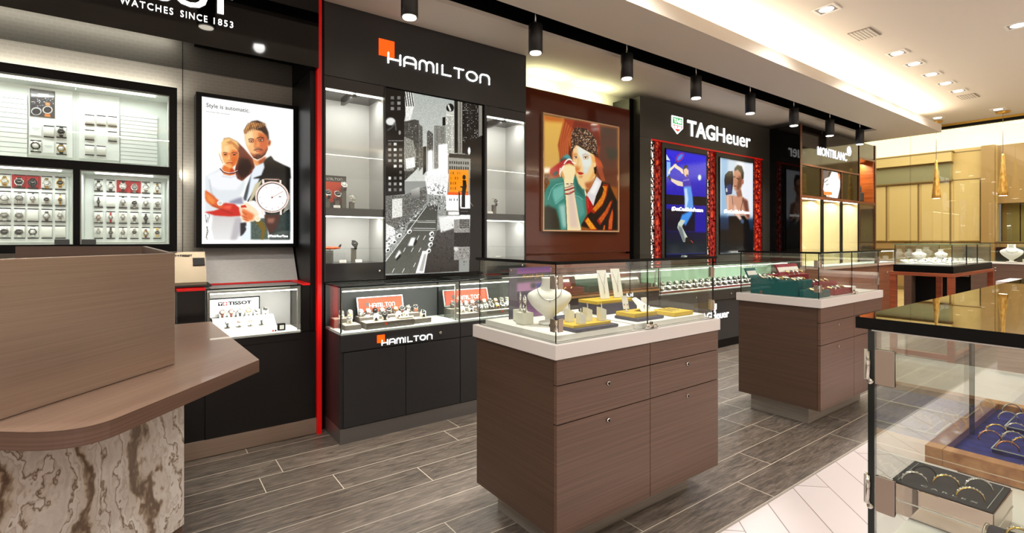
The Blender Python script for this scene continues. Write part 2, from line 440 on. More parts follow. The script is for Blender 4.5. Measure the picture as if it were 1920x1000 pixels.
# the mall side
FX = 15.2
TAN = mat('tan_shade', (204, 184, 130), .55); TAN2 = mat('tan_stone', (164, 136, 92), .35); OLIVE = mat('olive_curtain', (132, 122, 66), .6)
GRNB = mat('green_glass_band', (140, 140, 112), .12); TANL = mat('tan_groove', (128, 108, 66), .6)
GLOW = mat('lit_cove_cream', (255, 246, 214), .6, emit=(255, 243, 206), es=1.0)
s = B().box(FX, FX + .2, -7, 8, 0, 1.15, TAN2).box(FX + .02, FX + .2, -7, 8, 1.15, 1.2, TANL).box(FX, FX + .2, 2.62, 8, 1.2, 3.34, mat('tan_wall', (204, 180, 124), .5))
s.box(FX - .02, FX, -7, 8, 0, .09, TANL)
for a, c_ in [(4.68, 6.2), (4.03, 4.60), (3.43, 3.95), (2.90, 3.34)]:
    s.box(FX - .03, FX, a, c_, 1.22, 2.58, TAN).box(FX - .004, FX, a - .03, a, 1.2, 2.6, TANL)
s.box(FX - .05, FX, 3.38, 6.2, 2.64, 3.02, GRNB).box(FX - .07, FX, 3.36, 6.2, 3.02, 3.05, TANL).box(FX - .09, FX, 3.36, 6.2, 2.62, 2.645, TANL)
s.box(FX - .16, FX, 3.36, 6.2, 3.06, 3.28, TAN).box(FX - .17, FX, 3.34, 6.2, 3.28, 3.30, TANL).box(FX - .01, FX, 2.88, 3.36, 2.62, 2.635, TANL).box(FX - .01, FX, 2.88, 3.36, 3.26, 3.275, TANL)
s.box(FX - .12, FX + .2, 2.64, 2.86, 0, 3.34, TAN2)
s.box(FX + .5, FX + .6, -7, 2.64, 0, 3.34, TAN2).box(FX + .1, FX + .5, -7, 2.64, 2.05, 3.34, TAN2).box(FX, FX + .5, -7, 2.64, 0, 1.08, TAN2)
for k in range(10): s.box(FX + .38, FX + .44 + .03 * (k % 2), 2.6 - .3 * k - .28, 2.6 - .3 * k, 1.08, 2.05, OLIVE)
struct('wall_right', s)
struct('ceiling', B().box(XR + .1, 17, -7, 8, 4.3, 4.4, GLOW).box(FX + .6, FX + .7, -7, 8, 3.34, 4.3, GLOW).box(XR + .02, XR + .1, -7, 8, HI, 4.4, CEIL))
struct('wall_right', B().box(XR + .02, 17, 7.9, 8, 0, 4.4, TAN2).box(XR + .02, 17, -7, -6.9, 0, 4.4, TAN2))
light('AREA', (13.0, 3.6, 3.9), 88, (1, .93, .78), 3.0, 3.0)
light('AREA', (13.0, -.5, 3.9), 88, (1, .93, .78), 3.0, 4.0)

# recessed downlights and vents
wt = mat('lamp_trim_white', (238, 234, 228), .5); lens = mat('lamp_lens', (255, 255, 250), .4, emit=(255, 252, 244), es=12); bafm = mat('lamp_baffle', (150, 140, 130), .5)
def downlight(x, y, z, label, grp):
    t = thing('recessed_downlight', label, 'ceiling light', (x, y, z), grp)
    s = B(); w = .085
    s.box(x - w, x + w, y - w, y - w + .018, z - .006, z + .0, wt).box(x - w, x + w, y + w - .018, y + w, z - .006, z, wt).box(x - w, x - w + .018, y - w + .018, y + w - .018, z - .006, z, wt).box(x + w - .018, x + w, y - w + .018, y + w - .018, z - .006, z, wt)
    s.obj('trim_ring', None, t)
    B().box(x - w + .018, x + w - .018, y - w + .018, y + w - .018, z - .002, z - .0005, bafm).obj('baffle', None, t)
    B().lathe([(0, -.005), (.05, -.005), (.052, -.0025), (0, -.0025)], (x, y, z), 20, lens).obj('lens', None, t)
names = ['nearest the frame edge above the big shop sign row', 'first of the run of five, alone before the vent', 'second in the run of five', 'third in the run of five', 'fourth in the run of five', 'last of the run of five by the far vent', 'by the shopfront glass beside the soffit end', 'beside the pendant canopy near the shopfront', 'cut by the right edge of the picture']
for (x, y), s_ in zip(DOWN, names): downlight(x, y, HI, 'square white recessed downlight ' + s_, 'recessed ceiling downlights')
def vent(x, y, z, label):
    t = thing('ceiling_vent', label, 'air vent', (x, y, z), 'ceiling vents')
    vm = mat('vent_white', (214, 206, 196), .6); vd = mat('vent_gap', (150, 140, 128), .7)
    B().box(x - .14, x + .14, y - .09, y + .09, z - .004, z, vd).obj('backing', None, t)
    s = B()
    for k in range(6): s.box(x - .13, x + .13, y - .078 + k * .027, y - .078 + k * .027 + .021, z - .008, z - .004, vm)
    s.obj('grille', None, t)
vent(5.37, 1.82, HI, 'flat white ceiling vent between the first and second downlight')
vent(8.83, 1.80, HI, 'flat white ceiling vent at the far end of the downlight row')

# track spotlights hanging from the slot
def cyl_spot(x, label):
    t = thing('cylinder_spotlight', label, 'spotlight', (x, 2.85, 2.6), 'black cylinder spotlights in the ceiling slot')
    B().lathe([(.0, .0), (.046, .0), (.05, -.0), (.052, .0), (.052, .20), (.048, .205), (0, .205)], (x, 2.85, 2.61), 28, mat('spot_black', (24, 23, 24), .4)).obj('housing', None, t)
    B().cyl((x, 2.85, 2.815), (x, 2.85, LO + .2), .005, 8, SILVER).obj('stem', None, t)
    B().lathe([(0, 0), (.04, 0), (.042, .003), (0, .003)], (x, 2.85, 2.604), 24, mat('spot_lens', (255, 250, 238), .4, emit=(255, 244, 224), es=14)).obj('lens', None, t)
od = ['first', 'second', 'third', 'fourth', 'fifth', 'sixth', 'seventh', 'eighth']
for k, x in enumerate(SPX):
    if k < 3: cyl_spot(x, 'black cylinder spotlight seen only as a reflection in the glossy header') if k == 2 else None
    else: cyl_spot(x, 'black cylinder spotlight, %s along the ceiling slot counted from the camera' % od[k - 3])

# gilded cone pendants near the shopfront
leaf = grain('gold_leaf', (196, 138, 44), (246, 206, 118), (30, 30, 12), .35, bump=.4, metal=.7)
def pendant(x, y, label, zb):
    t = thing('pendant_lamp', label, 'pendant lamp', (x, y, zb), 'golden cone pendants')
    B().lathe([(.05, 0), (.058, .01), (.056, .06), (.03, .36), (.016, .60), (.012, .62), (0, .62)], (x, y, zb), 24, leaf).obj('shade', None, t)
    B().lathe([(0, .0), (.046, .0), (.046, .004), (0, .004)], (x, y, zb - .002), 20, mat('pendant_lens', (255, 246, 220), .4, emit=(255, 240, 205), es=6)).obj('lens', None, t)
    B().cyl((x, y, zb + .62), (x, y, HI - .02), .004, 6, SILVER).obj('cord', None, t)
    B().lathe([(0, 0), (.075, 0), (.085, .02), (0, .02)], (x, y, HI - .021), 24, leaf).obj('canopy', None, t)
pendant(10.3, 1.71, 'golden cone pendant lamp, the one nearer the right picture edge', 1.90)
pendant(10.3, 2.49, 'golden cone pendant lamp, the one nearer the wooden bookcase wall', 1.91)

# ------------------------------------------------------------------ printed and backlit pictures: a fine grid of coloured cells
class Pic:
    def __init__(s, X0, X1, Z0, Z1, Y, W, H, base):
        s.r = (X0, X1, Z0, Z1, Y); s.W, s.H = W, H
        s.a = np.ones((H, W, 3)) * np.array(base, float); s.o = (0, 0); s.k = 1.
        s.yy, s.xx = np.mgrid[0:H, 0:W] + .5; s.rng = np.random.RandomState(5)
    def crop(s, ox, oy, k): s.o = (ox, oy); s.k = k
    def T(s, pts):
        if isinstance(pts, str):
            v = [float(q) for q in pts.replace(',', ' ').split()]; pts = list(zip(v[::2], v[1::2]))
        X0, X1, Z0, Z1, Y = s.r; out = []
        for x, y in pts:
            X, Z = on_y(s.o[0] + x / s.k, s.o[1] + y / s.k, Y)
            out.append(((X - X0) / (X1 - X0) * s.W, (Z1 - Z) / (Z1 - Z0) * s.H))
        return out
    def blur(s, m, n):
        for _ in range(2):
            for ax in (0, 1):
                q = m.copy(); c = 1
                for d in range(1, n + 1):
                    q = q + np.roll(m, d, ax) + np.roll(m, -d, ax); c += 2
                m = q / c
        return m
    def mask(s, P):
        m = np.zeros((s.H, s.W)); n = len(P)
        for sx, sy in ((-.25, -.25), (.25, -.25), (-.25, .25), (.25, .25)):
            ins = np.zeros((s.H, s.W), bool); x = s.xx + sx; y = s.yy + sy
            for i in range(n):
                (x1, y1), (x2, y2) = P[i], P[(i + 1) % n]
                if y1 == y2: continue
                c = ((y1 > y) != (y2 > y)) & (x < (x2 - x1) * (y - y1) / (y2 - y1) + x1); ins ^= c
            m += ins * .25
        return m
    def put(s, m, c, soft=0, noise=0, c2=None, axis='y', clip=None):
        if soft: m = s.blur(m, (soft + 1) // 2)
        if clip is not None: m = m * clip
        c = np.array(c, float)
        if c2 is not None:
            idx = np.where(m > .3)
            if len(idx[0]):
                g = s.yy if axis == 'y' else s.xx; v = g[idx]; t = np.clip((g - v.min()) / max(1e-6, v.max() - v.min()), 0, 1)[..., None]
                cc = c * (1 - t) + np.array(c2, float) * t
            else: cc = c
        else: cc = c
        if noise:
            z = s.rng.randn(s.H, s.W, 1) * noise; cc = cc + z
        s.a = s.a * (1 - m[..., None]) + cc * m[..., None]
    def p(s, c, pts, **k): s.put(s.mask(s.T(pts)), c, **k)
    def e(s, c, x, y, rx, ry, rot=0, **k):
        a = [(x + rx * math.cos(t) * math.cos(R(rot)) - ry * math.sin(t) * math.sin(R(rot)), y + rx * math.cos(t) * math.sin(R(rot)) + ry * math.sin(t) * math.cos(R(rot))) for t in np.linspace(0, 2 * math.pi, 28)[:-1]]
        s.p(c, a, **k)
    def l(s, c, w, pts, **k):
        if isinstance(pts, str):
            v = [float(q) for q in pts.replace(',', ' ').split()]; pts = list(zip(v[::2], v[1::2]))
        for (a, b_) in zip(pts, pts[1:]):
            d = Vector((b_[0] - a[0], b_[1] - a[1]))
            if d.length < 1e-6: continue
            d.normalize(); q = Vector((-d.y, d.x)) * w / 2
            s.p(c, [(a[0] + q.x, a[1] + q.y), (b_[0] + q.x, b_[1] + q.y), (b_[0] - q.x, b_[1] - q.y), (a[0] - q.x, a[1] - q.y)], **k)
    def build(s, name, parent, strength=1.0, rough=.15, flat=False):
        X0, X1, Z0, Z1, Y = s.r; W, H = s.W, s.H
        off = WL.get(parent, Vector((0, 0, 0)))
        xs = np.linspace(X0, X1, W + 1) - off.x; zs = np.linspace(Z1, Z0, H + 1) - off.z
        V = np.zeros(((W + 1) * (H + 1), 3)); V[:, 0] = np.tile(xs, H + 1); V[:, 1] = Y - off.y; V[:, 2] = np.repeat(zs, W + 1)
        i = np.arange(H)[:, None] * (W + 1) + np.arange(W)[None]; F = np.stack([i + W + 1, i + W + 2, i + 1, i], -1).reshape(-1, 4)
        me = bpy.data.meshes.new(name); me.vertices.add(len(V)); me.vertices.foreach_set('co', V.ravel())
        me.loops.add(F.size); me.loops.foreach_set('vertex_index', F.ravel().astype(np.int32))
        me.polygons.add(len(F)); me.polygons.foreach_set('loop_start', np.arange(0, F.size, 4, dtype=np.int32)); me.polygons.foreach_set('loop_total', np.full(len(F), 4, np.int32))
        me.update(calc_edges=True)
        at = me.color_attributes.new('print', 'FLOAT_COLOR', 'CORNER')
        c = np.clip(s.a, 0, 255) / 255.; c = np.where(c <= .04045, c / 12.92, ((c + .055) / 1.055) ** 2.4).reshape(-1, 3)
        c = np.concatenate([c, np.ones((len(c), 1))], 1); c = np.repeat(c, 4, 0)
        at.data.foreach_set('color', c.ravel().astype(np.float32))
        m = mat('print_' + name + str(len(MATS)), (5, 5, 5), rough); n, l, b = nodes(m)
        ca = n.new('ShaderNodeVertexColor'); ca.layer_name = 'print'
        if strength: l.new(ca.outputs[0], b.inputs['Emission Color']); b.inputs['Emission Strength'].default_value = strength
        if flat: l.new(ca.outputs[0], b.inputs['Base Color'])
        me.materials.append(m)
        o = bpy.data.objects.new(name, me); COL.objects.link(o); o.parent = parent; WL[o] = off
        return o

# ================================================================== section 1: dark brand bay with wall cases
HB = 2.34
hd = thing('shop_sign_header', 'glossy black header band with white watch brand lettering, cut by the top left corner', 'shop sign', (-1, 3.3, HB), 'brand headers')
B().box(XL, .893, 3.3, 3.84, HB, LO - .002, BLACKG).obj('panel', None, hd)
s = B(); X1 = .413
text_in(s, 'TISSOT', (-.24, 3.296, 2.537), (1, 0, 0), (0, 0, 1), X1 + .24, .125, SIGNW, bold=.03, depth=.004)
s.obj('brand_lettering', None, hd, label='bold white letters')
for w_, xa, xb in (('WATCHES', -.105, .125), ('SINCE', .158, .285), ('1853', .316, X1)):
    s = B(); text_in(s, w_, (xa, 3.296, 2.472), (1, 0, 0), (0, 0, 1), xb - xa, .036, SIGNW, bold=.0, depth=.003, space=1.25); s.obj('tagline_lettering', None, hd)
bx('shelf_divider', .858, .892, 3.37, 3.858, .662, HB - .002, mat('side_black', (10, 7, 7), .4, spec=.2), label='tall glossy black side panel between the light box and the red edge strip', category='panel')
bx('edge_strip', .893, .920, 3.33, 3.86, 0, LO - .002, RED, label='tall thin bright red strip running from floor to ceiling', category='trim strip')
bx('shelf_divider', .922, .953, 3.40, 3.80, 0, LO - .002, BLACK, label='narrow black filler panel right of the tall red strip', category='panel')

# wall display case with four bays
FY = 3.55; X0c, X1c = -1.3, .154
wc = thing('wall_display_case', 'large lit white wall display case in a black frame, watches in four bays', 'display case', (-.5, 3.7, 1.178))
FRM = mat('case_frame_black', (4, 4, 4), .3, spec=.15)
CW = mat('case_interior_white', (226, 232, 228), .5)
s = B()
s.box(X0c, X1c, FY, 3.76, 2.092, 2.142, FRM).box(X0c, X1c, FY, 3.76, 1.178, 1.222, FRM).box(X0c, X1c - .037, FY, 3.76, 1.625, 1.672, FRM).box(.117, X1c, FY, 3.76, 1.222, 2.092, FRM)
s.box(-.309, -.281, FY, 3.76, 1.222, 1.625, FRM).box(X0c, X1c, 3.76, 3.775, 1.178, 2.142, FRM)
s.obj('frame', None, wc)
s = B().box(X0c, .117, 3.752, 3.76, 1.222, 2.092, CW).box(.112, .117, FY + .02, 3.752, 1.222, 2.092, CW)
for z in (2.087, 1.62): s.box(X0c, .112, FY + .02, 3.752, z, z + .005, CW)
for z in (1.222, 1.672): s.box(X0c, .112, FY + .02, 3.752, z, z + .004, CW)
s.box(-.314, -.309, FY + .02, 3.752, 1.226, 1.62, CW).box(-.281, -.276, FY + .02, 3.752, 1.226, 1.62, CW)
s.obj('lining', None, wc)
s = B().box(X0c, .05, FY + .03, FY + .045, 2.078, 2.087, LED).box(X0c, -.36, FY + .03, FY + .042, 1.612, 1.62, LED).box(-.22, .04, FY + .03, FY + .042, 1.612, 1.62, LED)
s.obj('light_strip', None, wc)
pane('glass_front', X0c, -.3, FY + .004, FY + .01, 1.672, 2.092, wc); pane('glass_front', -.298, .117, FY + .004, FY + .01, 1.672, 2.092, wc)
pane('glass_front', X0c, -.309, FY + .004, FY + .01, 1.222, 1.625, wc); pane('glass_front', -.281, .117, FY + .004, FY + .01, 1.222, 1.625, wc)
s = B().box(X0c, X1c - .03, 3.80, 3.83, 2.11, 2.116, LED).box(X1c - .04, X1c - .034, 3.80, 3.83, 1.2, 2.11, LED)
s.obj('halo_light', None, wc)
for k, x in enumerate((-.355, -.245)): B().box(x - .03, x + .03, FY + .012, FY + .03, 1.224, 1.25, BLACK, .003).obj('lock', None, wc)
light('AREA', (-.5, FY + .06, 2.07), 3.4, (.95, 1, .98), 1.1, .03); light('AREA', (-.8, FY + .06, 1.605), 2.0, (.95, 1, .98), .9, .03); light('AREA', (-.08, FY + .06, 1.605), 1.0, (.95, 1, .98), .34, .03)
light('AREA', (-.5, 3.80, 2.16), 2.5, (1, .97, .86), 1.3, .03, rot=(R(150), 0, 0)); light('AREA', (.18, 3.81, 1.66), 1.6, (1, .97, .86), .03, .9, rot=(0, R(-100), 0))

# light box: couple with a large watch
lb = thing('light_box', 'backlit white advertising light box with a couple and a huge watch', 'light box', (.56, 3.7, 1.2))
B().box(.259, .854, 3.70, 3.855, 1.198, 1.221, FRM).box(.259, .854, 3.70, 3.855, 2.152, 2.176, FRM).box(.259, .29, 3.70, 3.855, 1.221, 2.152, FRM).box(.832, .854, 3.70, 3.855, 1.221, 2.152, FRM).box(.29, .832, 3.72, 3.855, 1.221, 2.152, FRM).obj('frame', None, lb)
P = Pic(.29, .832, 1.221, 2.152, 3.712, 200, 340, (255, 255, 254))
A = lambda: P.crop(370, 170, 6.668)
Bc = lambda: P.crop(370, 310, 6.4526)
Bc()
P.p((226, 232, 236), '95,130 270,40 480,80 585,200 560,300 480,430 420,640 190,640 95,560', soft=3)
P.p((244, 246, 250), '120,120 290,60 450,90 560,190 470,300 250,300 160,250', soft=4)
P.p((210, 206, 204), '190,610 520,600 520,860 470,902 200,902 170,760', c2=(235, 235, 234), soft=2)
P.p((190, 186, 190), '460,640 540,640 520,800 470,902 400,902 430,760', soft=4)
P.p((150, 150, 170), '380,440 540,380 560,470 470,470 400,462', soft=3)
P.p((222, 92, 36), '95,300 160,340 250,420 330,470 300,540 180,500 110,440 95,400', soft=1)
P.p((240, 140, 60), '95,330 150,360 220,430 200,480 120,430', soft=3)
P.p((206, 30, 14), '330,455 450,470 530,530 560,610 400,620 220,610 95,572 95,566 200,552 300,520', soft=1)
P.p((238, 90, 60), '330,490 420,480 400,540 300,520', soft=4)
P.l((120, 16, 10), 6, '180,480 300,540 430,590', soft=1)
P.e((250, 252, 250), 275, 458, 36, 32); P.e((210, 214, 210), 275, 458, 26, 22)
P.l((30, 34, 30), 5, '100,600 110,700 130,620'); P.l((60, 60, 30), 7, '110,740 130,800 105,880'); P.l((20, 24, 20), 4, '130,590 150,610 125,700'); P.l((70, 70, 40), 5, '125,740 110,860 120,900')
P.l((25, 30, 60), 9, '275,40 320,85 380,102 450,92 500,72'); P.l((245, 245, 250), 5, '285,40 325,78 380,92 450,82')
P.l((60, 60, 70), 3, '145,170 170,330 215,390', soft=1)
# jacket and shirt
P.p((18, 18, 16), '800,-60 930,-40 1120,40 1120,900 880,900 820,560 700,430 620,420 560,400 600,260 660,120 790,60', soft=1)
P.p((232, 240, 248), '640,60 720,0 800,-20 815,30 760,150 640,420 590,430 560,420 610,300', soft=1)
P.p((60, 70, 80), '600,260 650,120 660,90 640,190 615,330 590,430 560,420', soft=1); P.l((20, 20, 24), 16, '800,110 700,290 610,440')
P.p((206, 196, 160), '700,230 790,170 720,330 650,440 620,440', soft=2)
P.p((70, 88, 78), '640,650 840,640 860,900 640,900', soft=1, noise=16); P.p((120, 92, 14), '690,670 790,680 830,760 800,900 770,900 780,790 740,730', soft=2)
P.p((34, 52, 50), '830,600 1120,560 1120,800 880,840', soft=2, noise=10); P.p((74, 84, 80), '880,840 1000,800 1110,790 1110,900 860,900', soft=2)
P.p((26, 26, 34), '520,700 590,690 600,760 560,850 520,860', soft=2); P.p((232, 244, 250), '530,860 600,790 580,740 645,690 645,902 520,902', soft=1)
for k in range(9): P.l((220, 220, 205), 4, [(1040 + 8 * k, 580 - 6 * k), (1120, 430 + 24 * k - 90)], soft=0)
# hands
P.p((255, 226, 190), '510,490 560,470 600,450 700,520 745,580 740,640 680,680 600,690 545,670 520,590 505,540', soft=1)
P.p((232, 120, 60), '540,520 620,560 690,600 670,660 590,680 550,640', soft=3); P.p((210, 40, 20), '525,490 580,480 600,510 530,515'); P.l((190, 40, 20), 7, '540,560 600,600'); P.l((190, 50, 24), 7, '535,610 600,640'); P.l((160, 40, 20), 5, '550,650 620,672')
P.e((255, 240, 214), 730, 648, 36, 36); P.e((255, 226, 190), 730, 648, 22, 22)
# big watch
P.p((96, 52, 38), '810,70 985,70 995,180 800,180', c2=(150, 110, 90)); P.p((176, 140, 118), '850,90 950,90 955,150 840,150', soft=3); P.l((250, 240, 230), 4, '820,165 990,175')
P.p((70, 34, 26), '810,600 1000,600 960,760 900,830 860,800 820,700', soft=1); P.p((150, 100, 80), '850,640 940,640 920,700 850,700', soft=3)
P.l((250, 235, 225), 26, '795,170 800,230'); P.l((250, 235, 225), 22, '1005,180 1005,250'); P.l((250, 235, 225), 24, '785,530 790,600'); P.l((250, 235, 225), 22, '1010,520 1010,600')
P.e((250, 226, 214), 905, 385, 205, 192); P.e((70, 46, 42), 905, 388, 186, 176); P.e((255, 255, 255), 907, 390, 178, 168); P.e((236, 200, 190), 1098, 392, 16, 26)
P.l((190, 120, 80), 4, '905,390 1040,315'); P.l((170, 130, 110), 3, '905,390 880,400'); P.e((120, 70, 50), 905, 390, 10, 10); P.l((90, 90, 90), 8, '985,382 1015,382')
for a in (30, 60, 90, 120, 150, 180, 240, 300): P.l((180, 140, 130), 4, [(907 + 135 * math.cos(R(a)), 390 + 128 * math.sin(R(a))), (907 + 158 * math.cos(R(a)), 390 + 150 * math.sin(R(a)))])
A()
# woman
P.p((96, 36, 18), '330,600 400,590 500,640 580,720 640,790 700,860 720,960 700,1010 640,1060 560,1130 500,1100 470,1000 500,860 520,780 440,690 330,690', soft=2)
hm = P.mask(P.T('330,600 400,590 500,640 580,720 640,790 700,860 720,960 700,1010 640,1060 560,1130 500,1100 470,1000 500,860 520,780 440,690 330,690'))
for k in range(22): P.l([(150, 70, 34), (60, 18, 10), (120, 50, 24)][k % 3], 7, [(400 + 9 * k, 600 + 7 * k), (490 + 9 * k, 760 + 5 * k), (470 + 11 * k, 1120)], soft=1, clip=hm)
P.p((36, 10, 8), '530,840 640,860 690,950 640,1050 560,1100 500,1020 520,920', soft=3, clip=hm)
P.p((240, 196, 124), '300,650 340,600 400,592 500,640 530,710 430,670 350,690 320,760 300,720', soft=2); P.p((206, 130, 66), '360,650 420,620 510,690 520,740 440,690', soft=2)
P.p((232, 120, 50), '330,930 440,960 470,1010 470,1050 400,1064 330,1045 300,990', soft=1); P.p((190, 60, 24), '420,960 460,1000 465,1040 400,1050', soft=2)
fm = P.mask(P.T('325,690 430,665 505,740 518,820 492,915 440,962 410,972 360,945 318,870 300,780'))
P.put(fm, (246, 178, 104), soft=1)
P.p((250, 206, 144), '325,690 400,680 400,760 360,800 320,800', soft=3, clip=fm); P.p((222, 104, 40), '430,740 520,760 510,860 460,950 430,960 420,860', soft=4, clip=fm); P.p((226, 120, 56), '320,780 520,785 510,830 320,820', soft=3, clip=fm); P.p((250, 190, 120), '385,800 415,800 415,880 385,880', soft=2, clip=fm)
P.l((96, 40, 18), 9, '322,780 345,772 375,784', soft=0); P.l((96, 40, 18), 9, '425,782 458,774 502,786', soft=0); P.e((50, 22, 14), 350, 800, 18, 8); P.e((50, 22, 14), 462, 802, 20, 8)
P.l((176, 70, 30), 6, '412,800 420,860 400,878 384,872', soft=1); P.l((176, 34, 22), 10, '362,908 400,900 442,908', soft=0); P.l((220, 90, 60), 7, '372,918 400,922 432,918', soft=1)
P.l((255, 214, 130), 7, '268,760 290,850 330,930', soft=1); P.l((180, 90, 40), 4, '275,790 300,870 322,910')
# man
fm = P.mask(P.T('588,530 640,480 760,480 860,540 882,640 882,730 850,800 800,842 750,862 700,840 650,770 612,690 596,620'))
P.put(fm, (244, 180, 118), soft=1)
P.p((252, 214, 160), '590,520 690,500 700,600 640,700 600,650', soft=3, clip=fm); P.p((206, 96, 44), '760,520 890,560 890,860 780,850 760,760 770,640', soft=5, clip=fm); P.p((226, 130, 66), '700,600 760,600 770,700 720,710', soft=3, clip=fm)
P.p((150, 70, 34), '655,770 700,800 740,790 800,795 850,740 885,700 885,870 700,870', soft=3, clip=fm); P.p((70, 34, 18), '690,845 740,815 800,815 860,770 885,720 885,870 700,870', soft=2, clip=fm); P.p((90, 44, 24), '735,800 790,798 780,850 745,850', soft=2, clip=fm)
P.p((84, 38, 20), '700,752 722,730 765,722 812,732 828,756 800,748 765,738 722,750', soft=1); P.l((206, 84, 56), 12, '735,760 765,754 798,760', soft=1); P.l((120, 40, 24), 4, '732,762 765,760 802,763')
P.l((66, 28, 14), 11, '638,612 668,600 706,610'); P.l((60, 26, 12), 12, '742,598 785,580 832,592'); P.p((150, 64, 30), '640,620 710,615 705,650 650,650', soft=2, clip=fm); P.p((130, 54, 26), '755,605 835,598 830,635 770,640', soft=2, clip=fm)
P.e((250, 236, 220), 676, 636, 18, 7); P.e((30, 16, 12), 676, 636, 10, 8); P.e((250, 236, 220), 798, 620, 20, 7); P.e((30, 16, 12), 794, 620, 10, 8); P.l((190, 84, 40), 8, '735,610 722,680 712,700', soft=1); P.l((140, 56, 26), 8, '712,708 740,716 770,706', soft=1)
P.e((206, 110, 60), 899, 655, 20, 42, 10, soft=1); P.e((130, 50, 26), 899, 655, 9, 24, 10, soft=1)
P.p((240, 160, 96), '690,850 760,880 850,830 840,900 770,960 730,940 705,900', soft=1); P.p((170, 80, 40), '760,880 860,820 850,880 780,940', soft=3)
hm = P.mask(P.T('590,535 580,500 620,440 680,385 750,372 820,400 860,455 888,520 896,600 884,640 866,566 800,506 690,476 640,495 600,540'))
P.put(hm, (52, 30, 20), soft=1)
P.p((214, 146, 82), '570,540 600,440 660,400 740,395 790,430 740,450 660,465 610,520', soft=2, clip=hm)
for k in range(34): P.l([(70, 38, 22), (236, 180, 108), (120, 66, 36)][k % 3], 6, [(596 + k * 8, 520 - 3 * k + (k % 3) * 14), (610 + k * 8, 455 - 2 * k + (k % 4) * 10), (632 + k * 7, 395 + (k * 37 % 23))], soft=0, clip=np.clip(P.blur(hm, 3) * 3, 0, 1))
P.p((18, 18, 16), '850,860 920,815 960,870 1060,920 1160,965 1170,1100 700,1100 720,1010 760,950 830,900', soft=1)
P.p((232, 240, 248), '690,1000 740,940 830,900 840,960 800,1060 680,1100', soft=1)
Bc()
P.l((25, 30, 60), 9, '272,40 312,84 380,104 450,94 496,72'); P.l((245, 245, 250), 6, '285,36 325,76 380,92 448,82 486,64'); P.l((120, 126, 140), 3, '300,130 400,150 500,120', soft=1)
lp = P.build('print', lb, .98, .12)
s = B()
X, Z = on_y(387, 204, 3.708); text_in(s, 'Style is automatic.', (X, 3.709, 2.081), (1, 0, 0), (0, 0, 1), .245, .034, mat('ink_dark', (40, 50, 48), .5), depth=.001)
text_in(s, 'For those who are driven', (X, 3.709, 2.058), (1, 0, 0), (0, 0, 1), .13, .006, mat('ink_grey', (170, 175, 172), .5), depth=.001)
s.obj('headline_lettering', None, lb)
s = B(); text_in(s, '#ThisIsYourTime', (.672, 3.709, 1.263), (1, 0, 0), (0, 0, 1), .125, .017, SIGNW, bold=.03, depth=.001); s.obj('hashtag_lettering', None, lb)

# sloped panel, counter deck, cabinet
DK = grain('dark_veneer', (7, 4, 4), (11, 7, 6), (3, 3, 120), .25)
cb = thing('base_cabinet', 'near black base cabinet with a steel kick plate under the first brand bay', 'cabinet', (-.6, 3.6, 0))
s = B().box(-2.0, .892, 3.36, 3.85, .1, .66, DK)
for x in (.145, .28, -.66): s.box(x - .003, x, 3.354, 3.36, .1, .66, BLACK)
s.box(.28, .803, 3.352, 3.36, .105, .615, DK).box(.28, .803, 3.352, 3.36, .622, .66, DK)
s.obj('body', None, cb)
bx('kick_plate', -2.0, .891, 3.348, 3.37, 0.004, .1, grain('kick_bronze_steel', (150, 128, 112), (160, 138, 122), (2, 2, 200), .3, metal=.4), cb)
rs_ = thing('counter_riser', 'near black riser with a thin red top edge between the glass counter cases', 'counter', (.2, 3.7, .66))
B().box(-2.0, .855, 3.66, 3.85, .662, .956, DK).box(.146, .280, 3.37, 3.66, .662, .956, DK).box(.806, .855, 3.37, 3.66, .662, .956, DK).obj('body', None, rs_)
B().box(.144, .282, 3.355, 3.66, .957, .969, RED).box(.806, .856, 3.36, 3.66, .957, .969, RED).box(-2, .856, 3.66, 3.68, .957, .971, RED).obj('counter_edge', None, rs_, label='thin red counter edge')
SLP = grain('grey_woven_panel', (178, 176, 174), (188, 186, 184), (40, 40, 260), .5)
B().prism([(.31, 3.85, .972), (.31, 3.66, .972), (.31, 3.80, 1.194), (.31, 3.85, 1.194)], (.54, 0, 0), SLP).obj('display_plinth', None, None, label='grey woven sloped plinth panel under the couple light box', category='panel')

